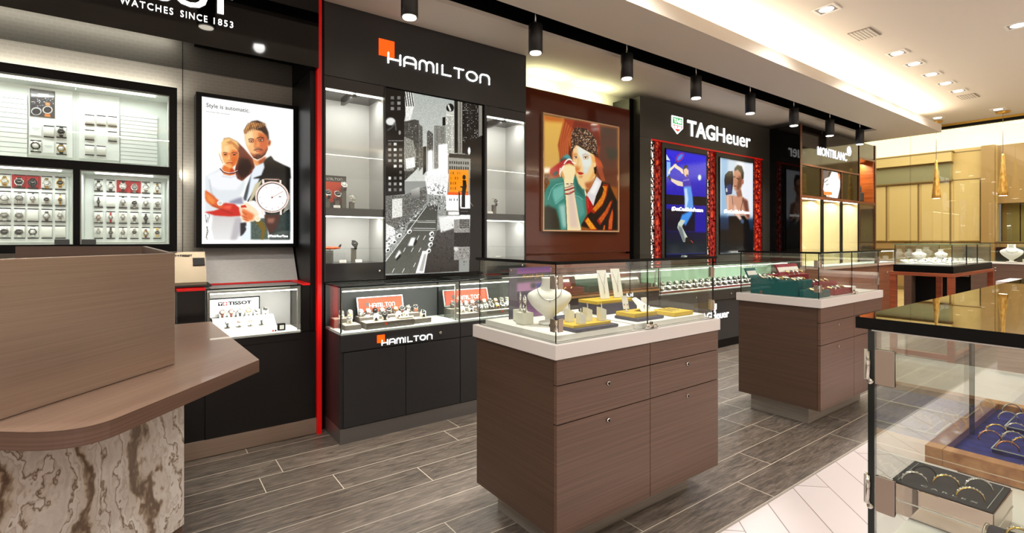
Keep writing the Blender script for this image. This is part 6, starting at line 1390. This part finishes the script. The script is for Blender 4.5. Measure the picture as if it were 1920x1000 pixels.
# screens bay case: rows of steel watches
for j in range(2):
    tray(4.24, 6.9, 3.225 + j * .10, 3.315 + j * .10, .690, .712 + j * .035, mat('dark_red_tray', (110, 30, 30), .5) if j == 0 else GREYT, ('dark red' if j == 0 else 'taupe') + ' long tray under the rows of steel watches', WPIL, grp='long trays')
for j in range(2):
    for k in range(22):
        on_wedge(4.30 + k * .118 + .03 * j, 3.27 + j * .10, .715 + j * .035, DIALG if 0 else CHAR, [(D_, S_, S_, .021), (W_, S_, S_, .021), (D_, S_, L_, .021)][(k + j) % 3], R(-10), 'charcoal', '%s row, place %d from the left below the two screens' % (('front', 'back')[j], k + 1), 'steel watches below the screens')
# russet bay boxes
def jbox(x0, x1, y0, y1, z0, h, m, lbl, lid=True, strip=True, group=None):
    t = thing('jewellery_box', lbl, 'jewellery box', ((x0 + x1) / 2, (y0 + y1) / 2, z0), group)
    w = .006
    B().box(x0, x1, y0, y0 + w, z0, z0 + h, m, .001).box(x0, x1, y1 - w, y1, z0, z0 + h, m, .001).box(x0, x0 + w, y0 + w, y1 - w, z0, z0 + h, m).box(x1 - w, x1, y0 + w, y1 - w, z0, z0 + h, m).box(x0 + w, x1 - w, y0 + w, y1 - w, z0, z0 + h * .55, m).obj('tray', None, t)
    if lid:
        M = Matrix.Translation((x0, y1 - .004, z0 + h)) @ Matrix.Rotation(R(-24), 4, 'X')
        B().box(0, x1 - x0, 0, .006, 0, h * 1.7, m, M=M).obj('lid', None, t)
        if strip: B().box(.008, x1 - x0 - .008, -.001, 0, h * .8, h * 1.35, WHITE, M=M).obj('label_strip', None, t, label='white label strip')
    return t
MAR_ = mat('maroon_velvet', (112, 22, 30), .8); GRN_ = mat('bottle_green_velvet', (30, 62, 50), .75)
jbox(2.80, 3.18, 3.25, 3.42, .770, .05, MAR_, 'maroon jewellery box at the left below the portrait', group='open jewellery boxes')
jbox(3.24, 3.72, 3.25, 3.42, .770, .06, GRN_, 'bottle green jewellery box with a white label below the portrait', group='open jewellery boxes')
jbox(3.78, 4.12, 3.25, 3.40, .770, .04, GREYT, 'taupe jewellery box at the right below the portrait', group='open jewellery boxes')
def bangle(x, y, z, r, m, lbl, grp, yaw=0, lean=0, half=False, thick=.0022, stones=0, cat='ring', name='ring', par=None):
    t = thing(name, lbl, cat, (x, y, z), grp); n_ = 28
    M = Matrix.Translation((x, y, z)) @ Matrix.Rotation(yaw, 4, 'Z') @ Matrix.Rotation(lean, 4, 'X')
    if half: pts = [M @ Vector((r * math.cos(R(a)), 0, r * math.sin(R(a)))) for a in np.linspace(-12, 192, 20)]
    else: pts = [M @ Vector((r * math.cos(2 * math.pi * k / n_), 0, r + r * math.sin(2 * math.pi * k / n_))) for k in range(n_)]
    B().tube(pts, thick, 8, m, closed=not half, flat=(thick * 1.5, thick * .8)).obj('band', None, t)
    if stones:
        s = B()
        for k in range(stones):
            a = R(35 + 110 * k / max(1, stones - 1)); cz = 0 if half else r
            p = M @ Vector((r * math.cos(a) * 1.04, 0, cz + r * math.sin(a) * 1.04)); s.lathe([(0, -thick * .9), (thick * 1.25, 0), (thick * .8, thick * .8), (0, thick * .9)], seg=8, m=mat('diamond', (235, 238, 242), .05, .6), M=Matrix.Translation(p) @ (M.to_3x3() @ Vector((math.cos(a), 0, math.sin(a)))).to_track_quat('Z', 'Y').to_matrix().to_4x4())
        s.obj('stones', None, t)
    return t
for k in range(3): bangle(2.92 + k * .075, 3.29, .80, .028, GOLD, 'gold bangle, %s from the left on the maroon box' % ORD[k], 'bangles on the maroon box', R(20), 0, True, .003, name='bangle', cat='bangle')

# ---------------- first island
DZ = .8585
tray(1.262, 1.70, 1.44, 1.93, DZ, .882, WHITE, 'low white riser on the left half of the first island', None, 'display_riser', grp='white risers')
tray(1.72, 2.235, 1.44, 1.93, DZ, .882, WHITE, 'low white riser on the right half of the first island', None, 'display_riser', grp='white risers')
Z1 = .8835
YEL = mat('mustard_suede', (206, 172, 48), .75); NAV = mat('slate_blue_card', (62, 62, 82), .7)
def pad2(x0, x1, y0, y1, z0, h, lbl, lblb, hb=.012, ext=.022):
    tray(x0 - ext * .2, x1 + ext, y0 - ext, y1 + ext * .2, z0, z0 + hb, NAV, lblb, None, 'jewellery_plinth', grp='slate bases')
    tray(x0, x1, y0, y1, z0 + hb + .0005, z0 + hb + h, YEL, lbl, None, 'display_pad', grp='mustard pads')
    return z0 + hb + h + .0005
za = pad2(1.37, 1.585, 1.46, 1.60, Z1, .012, 'mustard pad carrying four white ring blocks', 'slate blue base under the ring block pad')
# white ring blocks
def ring_block(x, y, z, h, lbl, yaw=-.1):
    w = .029
    o = B().prism([(-w / 2, -w / 2, 0), (w / 2, -w / 2, 0), (w / 2, -w / 2, h - .012), (-w / 2, -w / 2, h)], (0, w, 0), mat('ring_block_white', (236, 234, 220), .5)).obj('ring_block', None, None, local=True)
    o.location = (x, y, z); o.rotation_euler = (0, 0, yaw); tag(o, 'white sloped ring block, ' + lbl, 'ring stand', 'ring blocks')
    bangle(x, y, z + h - .004,   .0105, SILVER, 'silver ring set with stones, ' + lbl, 'rings on the white blocks', R(50), 0, False, .0012, 5)
ring_block(1.432, 1.482, za, .044, 'nearest and lowest of the four'); ring_block(1.428, 1.545, za, .054, 'behind the nearest block'); ring_block(1.502, 1.515, za, .057, 'third, middle of the pad'); ring_block(1.558, 1.488, za, .057, 'rightmost on the pad')
# bust with necklace
def bust(x, y, z, yaw, k, lbl):
    t = thing('necklace_bust', lbl, 'bust', (x, y, z), 'necklace busts')
    M = Matrix.Translation((x, y, z)) @ Matrix.Rotation(yaw, 4, 'Z') @ Matrix.Diagonal((k, k, k, 1)); wm = mat('bust_white', (240, 238, 232), .45)
    s = B(); i = s.mi(wm); rings = []
    prof = [(.0, .044, .040), (.010, .044, .040), (.014, .018, .018), (.030, .018, .018), (.040, .030, .026), (.060, .054, .034), (.082, .076, .040), (.104, .090, .042), (.120, .094, .041), (.132, .088, .038), (.142, .070, .034), (.150, .050, .031), (.158, .038, .029), (.170, .033, .028), (.190, .032, .028), (.197, .034, .030)]
    for (zz, a, b_) in prof: rings.append([s.bm.verts.new(M @ Vector((a * math.copysign(abs(math.cos(q)) ** .9, math.cos(q)), b_ * math.sin(q) - .016 * math.sin(min(1, max(0, zz - .02) / .13) * math.pi), zz))) for q in np.linspace(0, 2 * math.pi, 25)[:-1]])
    for A_, C_ in zip(rings, rings[1:]):
        for q in range(24): F_ = s.bm.faces.new((A_[q], A_[(q + 1) % 24], C_[(q + 1) % 24], C_[q])); F_.smooth = True
    s.bm.faces.new(rings[0][::-1]); s.bm.faces.new(rings[-1]); s.obj('body', None, t)
    nk = thing('necklace', 'silver necklace on the ' + lbl, 'necklace', (x, y, z), 'necklaces on busts')
    pts = [M @ Vector((.050 * math.sin(R(a)), -.034 - .024 * max(0, math.cos(R(a))), .108 + .044 * (1 - math.cos(R(a))))) for a in range(-90, 91, 9)]
    B().tube(pts, .0016 * k, 6, SILVER).obj('chain', None, nk); p = pts[10]; B().lathe([(0, -.006), (.005, 0), (0, .007)], tuple(p + Vector((0, 0, -.006))), 10, mat('diamond', (235, 238, 242), .05, .6)).obj('pendant', None, nk)
bust(1.415, 1.66, Z1, R(-38), 1.02, 'white necklace bust at the corner of the first island')
# C-shaped bracelet on a block
o = tag(B().box(1.305, 1.36, 1.70, 1.755, Z1, Z1 + .05, mat('ring_block_white', (236, 234, 220), .5), .002).obj('bracelet_block', None, None), 'white cube block under the oval bracelets', 'display block', 'bracelet blocks')
o = tag(B().box(1.345, 1.39, 1.78, 1.83, Z1, Z1 + .05, mat('ring_block_white', (236, 234, 220), .5), .002).obj('bracelet_block', None, None), 'white cube block behind the oval bracelets block', 'display block', 'bracelet blocks')
bangle(1.333, 1.728, Z1 + .051, .034, SILVER, 'silver bangle standing on the front white cube block', 'bangles on the cubes', R(60), 0, False, .0035, 7, 'bangle', 'bangle'); bangle(1.367, 1.805, Z1 + .051, .036, SILVER, 'silver bangle standing on the rear white cube block', 'bangles on the cubes', R(55), 0, False, .0032, 7, 'bangle', 'bangle')
# purple placard
pk = thing('placard', 'clear pinned placard with a purple mountain sky and gold script', 'sign board', (1.45, 1.86, Z1), 'placards')
gx0, gx1, gy, gz0, gz1 = 1.345, 1.60, 1.86, Z1, 1.118
B().box(gx0, gx1, gy, gy + .003, gz0, gz1, mat('placard_back', (60, 56, 70), .4)).obj('board', None, pk)
P = Pic(gx0, gx1, gz0, gz1, gy - .001, 60, 56, (110, 104, 118)); P.crop(880, 480, 6.25)
P.p((120, 90, 160), '560,100 1120,100 1120,200 560,230', c2=(190, 120, 190)); P.p((96, 94, 100), '560,215 1120,180 1120,300 560,320'); P.p((200, 150, 200), '560,320 800,300 940,290 1120,280 1120,420 560,440', soft=2); P.p((90, 90, 170), '760,330 900,300 1120,290 1120,420 820,400', soft=2); P.p((80, 74, 96), '560,420 1120,380 1120,700 560,700', c2=(150, 110, 150)); P.p((84, 80, 84), '720,320 775,318 780,380 720,380', soft=1)
P.build('print', pk, 0, .2, flat=True)
s = B(); text_in(s, 'Keith Jack', (1.42, gy - .002, 1.062), (1, 0, 0), (0, 0, 1), .13, .024, mat('gold_ink', (214, 150, 30), .4), shear=.3, depth=.0005); s.obj('lettering', None, pk)
for x in (gx0 + .01, gx1 - .01): B().lathe([(0, 0), (.004, 0), (.003, .003), (0, .003)], seg=12, m=CHROME, M=Matrix.Translation((x, gy - .001, gz1 - .012)) @ Matrix.Rotation(R(90), 4, 'X')).obj('pin', None, pk)
# earring card left
def ear_card(x, y, z, lbl, h=.062, w=.034, yaw=-8):
    t = thing('earring_card', lbl, 'earring card', (x, y, z), 'earring cards'); M = Matrix.Translation((x, y, z)) @ Matrix.Rotation(R(yaw), 4, 'Z') @ Matrix.Rotation(R(-14), 4, 'X')
    B().box(-w / 2, w / 2, 0, .0015, .012, .012 + h, WHITE, M=M).obj('card', None, t); B().box(-.004, .004, .0, .001, 0, .012, mat('clear_plastic_white', (220, 222, 222), .2), M=M).box(-.01, .01, -.005, .012, 0, .002, WHITE, M=M).obj('stand', None, t)
    for sx in (-1, 1): 
        e_ = B().lathe([(0, 0), (.0045, .001), (.003, .003), (0, .004)], seg=10, m=SILVER, M=M @ Matrix.Translation((sx * .009, -.0005, .032)) @ Matrix.Rotation(R(90), 4, 'X')); e_.obj('earring', None, t)
ear_card(1.555, 1.70, Z1 + .013, 'white earring card behind the ring blocks on a slate base')
tray(1.50, 1.66, 1.66, 1.76, Z1, Z1 + .012, NAV, 'slate blue base under the lone earring card', None, 'jewellery_plinth', grp='slate bases')
# right half: raised block with two necklace boards
tray(1.78, 2.04, 1.70, 1.86, Z1, Z1 + .05, NAV, 'tall slate blue block under the two necklace boards', None, 'jewellery_plinth', grp='slate bases')
tray(1.76, 2.02, 1.71, 1.84, Z1 + .0505, Z1 + .066, YEL, 'mustard pad on the tall slate block', None, 'display_pad', grp='mustard pads')
def neck_board(x, y, z, lbl, h=.15, w=.055):
    t = thing('necklace_board', lbl, 'necklace board', (x, y, z), 'necklace boards'); M = Matrix.Translation((x, y, z)) @ Matrix.Rotation(R(-12), 4, 'Z') @ Matrix.Rotation(R(-14), 4, 'X')
    B().box(-w / 2, w / 2, 0, .003, .002, h, mat('board_white', (238, 238, 234), .5), M=M).obj('board', None, t)
    pts = [M @ Vector((a * .02, -.0012, h * .9 - h * .5 * (1 - abs(a)))) for a in np.linspace(-1, 1, 9)]; B().tube(pts, .0006, 5, SILVER).obj('chain', None, t)
    s = B()
    for k in range(5): s.lathe([(0, -.003), (.0028, 0), (0, .003)], tuple(M @ Vector((0, -.003, h * .40 - k * .007))), 8, SILVER)
    s.obj('pendant', None, t)
    s = B().tube([M @ Vector((w * .4, .004, h * .9)), M @ Vector((w * .4, .004 + .05, .012))], .0008, 5, SILVER); s.obj('easel_leg', None, t)
neck_board(1.865, 1.755, Z1 + .0665, 'white necklace board, the left of the pair on the mustard pad', .148); neck_board(1.965, 1.755, Z1 + .0665, 'white necklace board, the right of the pair on the mustard pad', .152)
za2 = pad2(1.72 + .05, 1.93, 1.49, 1.60, Z1, .02, 'thick mustard pad with an earring card and a ring wedge', 'slate blue base under the thick mustard pad')
ear_card(1.80, 1.56, za2, 'white earring card standing on the thick mustard pad'); 
wg = thing('ring_wedge', 'white leather wedge holding two rings on the thick mustard pad', 'ring stand', (1.88, 1.54, za2)); B().prism([(1.85, 1.515, za2), (1.91, 1.50, za2), (1.90, 1.57, za2), (1.86, 1.57, za2 + .06), (1.835, 1.56, za2 + .055)], (.012, -.004, 0), WPIL).obj('wedge', None, wg)
M = None
bangle(1.878, 1.522, za2 + .02, .009, SILVER, 'silver ring in the left slot of the white leather wedge', 'rings on the wedge', R(20), 0, True, .0013, 5); bangle(1.898, 1.512, za2 + .016, .009, SILVER, 'silver ring in the right slot of the white leather wedge', 'rings on the wedge', R(20), 0, True, .0013, 5)
ear_card(1.99, 1.60, Z1, 'white earring card standing right of the thick mustard pad', .07, .036)
tray(2.02, 2.17, 1.46, 1.60, Z1, Z1 + .018, YEL, 'flat mustard pad with bracelets at the right end of the island', None, 'display_pad', grp='mustard pads')
for k in range(3):
    t = thing('bracelet', 'fine silver bracelet lying on the end mustard pad, %s from the left' % ORD[k], 'bracelet', (2.05 + .04 * k, 1.53, Z1 + .019), 'flat bracelets'); B().tube([(2.045 + .035 * k, 1.49, Z1 + .0195), (2.055 + .035 * k, 1.52, Z1 + .0195), (2.05 + .035 * k, 1.55, Z1 + .0195), (2.06 + .035 * k, 1.58, Z1 + .0195)], .0013, 6, SILVER).obj('chain', None, t)
# ---------------- second island: teal and crimson boxes
TEAL = mat('teal_velvet', (14, 92, 94), .7); CRIM = mat('crimson_velvet', (140, 16, 44), .7)
def wbox(x0, x1, y0, y1, z0, h, m, lbl, nx, ny, st, cname, emb=True):
    t = thing('watch_box', lbl, 'watch box', ((x0 + x1) / 2, (y0 + y1) / 2, z0), 'velvet watch boxes'); w = .008
    B().box(x0, x1, y0, y0 + w, z0, z0 + h, m, .002).box(x0, x1, y1 - w, y1, z0, z0 + h, m, .002).box(x0, x0 + w, y0 + w, y1 - w, z0, z0 + h, m).box(x1 - w, x1, y0 + w, y1 - w, z0, z0 + h, m).box(x0 + w, x1 - w, y0 + w, y1 - w, z0, z0 + h - .016, m).obj('tray', None, t)
    if emb:
        s = B()
        for a in (-.5, 0, .5): s.prism([(x0 + (x1 - x0) * .5 - .003 + a * .012, y0 - .001, z0 + h * .35), (x0 + (x1 - x0) * .5 + .003 + a * .012, y0 - .001, z0 + h * .35), (x0 + (x1 - x0) * .5 + a * .034, y0 - .001, z0 + h * .75)], (0, .001, 0), GOLD)
        s.obj('emblem', None, t, label='small gold crown emblem')
    for j in range(ny):
        for i in range(nx):
            x = x0 + w + (x1 - x0 - 2 * w) * (i + .5) / nx; y = y0 + w + (y1 - y0 - 2 * w) * (j + .5) / ny
            M = Matrix.Translation((x, y, z0 + h - .012)) @ Matrix.Rotation(R(-4), 4, 'Z') @ Matrix.Rotation(R(-62), 4, 'X')
            pos = '%s row, %s from the left in the %s' % (ORD[j], ORD[i], cname)
            put_pillow(m, M @ Matrix.Diagonal((.85, 1.3, .9, 1)), 'velvet pad, ' + pos, 'velvet pads', False)
            s_ = st[(i + j * 2) % len(st)]
            put_watch(s_, M @ Matrix.Translation((0, -.004, 0)), '%s dial %s watch, %s' % (DN[s_[0].name], CN[s_[1].name], pos), 'watches in velvet boxes')
    return t
RO = [(W_, G_, S_, .018), (D_, S_, S_, .018), (W_, S_, S_, .018), (D_, G_, G_, .017)]
wbox(3.59, 3.80, 1.49, 1.60, .859, .045, TEAL, 'low teal velvet watch box at the front corner of the second island', 4, 1, RO, 'low teal box')
wbox(3.59, 3.80, 1.605, 1.94, .859, .108, TEAL, 'tall teal velvet watch box at the back of the second island', 4, 3, RO, 'tall teal box', False)
wbox(3.87, 4.16, 1.49, 1.61, .859, .04, CRIM, 'low crimson velvet box at the front of the second island', 4, 1, RO, 'low crimson box')
wbox(3.85, 4.25, 1.62, 1.76, .859, .075, CRIM, 'middle crimson velvet box on the second island', 5, 1, RO, 'middle crimson box', False)
def flip(x0, x1, y, z, h, m, lbl):
    t = thing('box_lid', lbl, 'box lid', ((x0 + x1) / 2, y, z), 'open velvet lids'); M = Matrix.Translation((x0, y, z)) @ Matrix.Rotation(R(-25), 4, 'X')
    B().box(0, x1 - x0, 0, .008, 0, h, m, .002, M=M).obj('lid', None, t); B().box(.01, x1 - x0 - .01, -.0015, 0, h * .25, h * .7, WHITE, M=M).obj('label_strip', None, t, label='white label strip')
flip(3.575, 3.72, 1.945, .968, .075, TEAL, 'teal lid with a white strip behind the tall teal box'); tray(3.82, 4.20, 1.80, 1.94, .859, .982, CRIM, 'crimson plinth under the crimson lid on the second island', None, 'jewellery_plinth'); flip(3.84, 4.18, 1.85, .983, .085, CRIM, 'crimson lid with a white strip standing at the back')
for k in range(4):
    s_ = RO[k % 4]; M = Matrix.Translation((3.90 + .07 * k, 1.83, .989)) @ Matrix.Rotation(R(-62), 4, 'X'); put_watch(s_, M @ Matrix.Translation((0, 0, 0)), '%s dial watch before the crimson lid, %s from the left' % (DN[s_[0].name], ORD[k]), 'watches in velvet boxes')
tray(4.28, 4.55, 1.60, 1.90, .859, .88, WHITE, 'low white riser at the far end of the second island', None, 'display_riser', grp='white risers')

# ---------------- foreground showcase: ring box and wooden tray
RZ = .9375
mb = thing('ring_box', 'mirror sided ring box with a black suede top, five rings on it', 'ring box', (.733, .165, RZ))
MIR = mat('mirror_steel', (214, 196, 184), .04, 1); SUE = mat('black_suede', (44, 44, 46), .95)
mx0, mx1, my0, my1, mz = .690, .775, .121, .209, .9745
B().box(mx0, mx1, my0, my1, RZ + .0005, mz - .002, MIR, .0008).obj('body', None, mb); B().box(mx0 - .0006, mx1 + .0006, my0 - .0006, my1 + .0006, RZ + .016, RZ + .0172, mat('white_seam', (236, 232, 228), .4)).obj('seam', None, mb); B().box(mx0 + .001, mx1 - .001, my0 + .001, my1 - .001, mz - .0018, mz, SUE, .0008).obj('suede_top', None, mb)
s = B()
for (a, b_, c_, d) in ((mx0 + .006, mx1 - .006, my0 + .006, my0 + .0064), (mx0 + .006, mx1 - .006, my1 - .0064, my1 - .006)): s.box(a, b_, c_, d, mz, mz + .0002, SLT)
s.obj('stitching', None, mb)
s = B(); text_in(s, 'CARLEX', (mx0 + .009, my1 - .026, mz + .0002), (0, -1, 0), (1, 0, 0), .048, .0042, SLT, space=1.6); s.obj('lettering', None, mb)
BLKR = mat('black_ring', (30, 28, 28), .2, .8); YG = mat('yellow_gold', (220, 184, 96), .22, 1)
def rp(px, py): return on_z(px, py, mz)
for (px, py, m, st, lab) in [(1733, 893, BLKR, 0, 'black ring at the back left of the mirror sided box'), (1714.5, 905, SILVER, 6, 'silver and gold stone ring at the front left of the mirror sided box'), (1774, 911, YG, 7, 'yellow gold twisted ring in the middle of the mirror sided box'), (1835, 918, SILVER, 9, 'pale pave ring at the back right of the mirror sided box'), (1819, 936, YG, 9, 'gold stone studded ring at the front right of the mirror sided box')]:
    x, y = rp(px, py); bangle(x, y, mz, .0116, m, lab, 'rings on the mirror sided box', R(-62), 0, True, .0011, st)
wt_ = thing('wooden_ring_tray', 'wood framed ring tray lined with navy suede, right edge of the picture', 'ring tray', (1.06, .07, RZ))
WT = grain('maple_frame', (160, 100, 60), (206, 152, 104), (8, 60, 60), .35, coat=.2); NVY = grain('navy_suede', (20, 26, 98), (40, 50, 140), (60, 60, 60), .95)
wx0, wx1, wy0, wy1 = .882, 1.232, -.12, .226; wz = .962; fw = .026
B().box(wx0, wx1, wy1 - fw * .75, wy1, RZ + .0005, wz, WT, .001).box(wx0, wx1, wy0, wy0 + fw, RZ + .0005, wz, WT, .001).box(wx0, wx0 + fw * .8, wy0 + fw, wy1 - fw * .75, RZ + .0005, wz, WT, .001).box(wx1 - fw, wx1, wy0 + fw, wy1 - fw * .75, RZ + .0005, wz, WT, .001).obj('frame', None, wt_)
B().box(wx0 + .02, wx1 - fw, wy0 + fw, wy1 - .0195, RZ + .001, wz - .010, NVY).obj('lining', None, wt_); B().box(wx0 - .0006, wx0, wy0, wy1, RZ + .009, RZ + .0102, mat('cream_inlay', (236, 214, 190), .4)).obj('inlay', None, wt_)
s = B().box(.955, 1.055, -.05, .170, wz - .0099, wz - .004, NVY, .0008).box(1.085, 1.18, -.05, .178, wz - .0099, wz - .004, NVY, .0008); s.obj('cushion', None, wt_)
s = B()
for (xx, y_) in ((.955, .170), (1.085, .178)): s.box(xx - .0008, xx + .0004, -.05, y_, wz - .0048, wz - .0036, SLT).box(xx, xx + .09, y_ - .0004, y_ + .0008, wz - .0048, wz - .0036, SLT)
s.obj('piping', None, wt_)
s = B(); text_in(s, 'CARLEX', (.930, .138, wz - .0096), (0, -1, 0), (1, 0, 0), .06, .006, SLT, space=1.5); s.obj('lettering', None, wt_)
rz2 = wz - .004
for k, (px, py, m, st) in enumerate([(1897, 772, SILVER, 0), (1890, 787, SILVER, 0), (1868, 812, YG, 4), (1856, 824, ROSE, 4), (1905, 810, SILVER, 5), (1899, 826, SILVER, 5), (1889, 845, ROSE, 0), (1918, 838, YG, 6), (1919, 790, SILVER, 0)]):
    x, y = on_z(px, py, rz2); bangle(x, y, rz2, .0125, m, ['upper silver', 'second silver', 'yellow gold bead', 'rose gold stone', 'faceted silver', 'wide silver stone', 'smooth rose gold', 'gold stone at the picture edge', 'half hidden silver'][k] + ' ring on the navy cushions', 'rings on the navy cushions', R(-60), 0, True, .0012, st)
rr_ = thing('ring_roll', 'dark slate suede roll with chrome ends at the bottom right corner', 'ring stand', (.66, .09, RZ))
B().cyl((.655, .118, RZ + .019), (.655, .02, RZ + .019), .0185, 24, mat('slate_suede', (52, 48, 58), .9)).obj('roll', None, rr_); B().cyl((.655, .1215, RZ + .019), (.655, .1185, RZ + .019), .0188, 24, CHROME).obj('end_cap', None, rr_)
bangle(.655, .098, RZ + .036, .0085, YG, 'gold and silver ring pushed into the slate suede roll', 'rings on the roll', R(-70), 0, True, .0014, 6)

# ---------------- far table case and shopfront counter goods
rs = random.Random(4)
for j in range(4):
    for i in range(14):
        x = 6.70 + i * .108; y = 1.52 + j * .118
        t = tag(B().prism([(x, y, .991), (x + .07, y, .991), (x + .07, y + .06, .991 + .022), (x, y + .06, .991 + .022)], (0, 0, .012), WPIL).obj('jewellery_pad', None, None), 'white sloped jewellery pad, row %d from the front, place %d from the left' % (j + 1, i + 1), 'jewellery pad', 'white pads in the table case')
        if (i + j) % 2 == 0: bangle(x + .035, y + .03, 1.014, .016, (SILVER, GOLD, BLKR)[(i + j * 3) % 3], ('silver', 'gold', 'dark')[(i + j * 3) % 3] + ' bangle in pad row %d, place %d of the table case' % (j + 1, i + 1), 'bangles in the table case', R(rs.uniform(-30, 60)), R(35), True, .003, name='bangle', cat='bangle')
bust(7.05, 1.86, .991, R(-50), .75, 'white necklace bust at the left in the table case'); bust(7.62, 1.80, .991, R(-50), .7, 'white necklace bust in the middle of the table case')
bust(10.3, 1.62, .908, R(-75), 1.35, 'large white necklace bust on the shopfront counter'); bust(10.3, 1.28, .908, R(-75), 1.1, 'smaller white necklace bust at the right picture edge')
for k in range(5): tag(B().box(10.2, 10.27, 2.2 + .12 * k, 2.26 + .12 * k, .908, .93 + .02 * (k % 3), WPIL, .003).obj('jewellery_block', None, None), 'white jewellery block, %s from the right in the short shopfront case' % ORD[k], 'jewellery block', 'blocks in the short case')
for k in range(3): tag(B().box(10.2, 10.25, 1.44 - .3 * k, 1.49 - .3 * k, .908, .965, CREAM, .003).obj('jewellery_block', None, None), 'cream jewellery block, %s from the left in the long shopfront case' % ORD[k], 'jewellery block', 'blocks in the long case')
# niche goods of the bookcase
o = bangle(8.43, 3.25, .951, .05, BLKR, 'black looped bracelet in the right cream niche', 'bookcase goods', R(30), 0, False, .006, 0, 'bracelet', 'bracelet'); o = bangle(8.52, 3.22, .951, .045, BLKR, 'second black looped bracelet leaning in the right cream niche', 'bookcase goods', R(-30), 0, False, .006, 0, 'bracelet', 'bracelet')
tall(7.07, 3.2, .951, .10, WS[4], 'left cream niche beside the frame', 'bookcase goods')
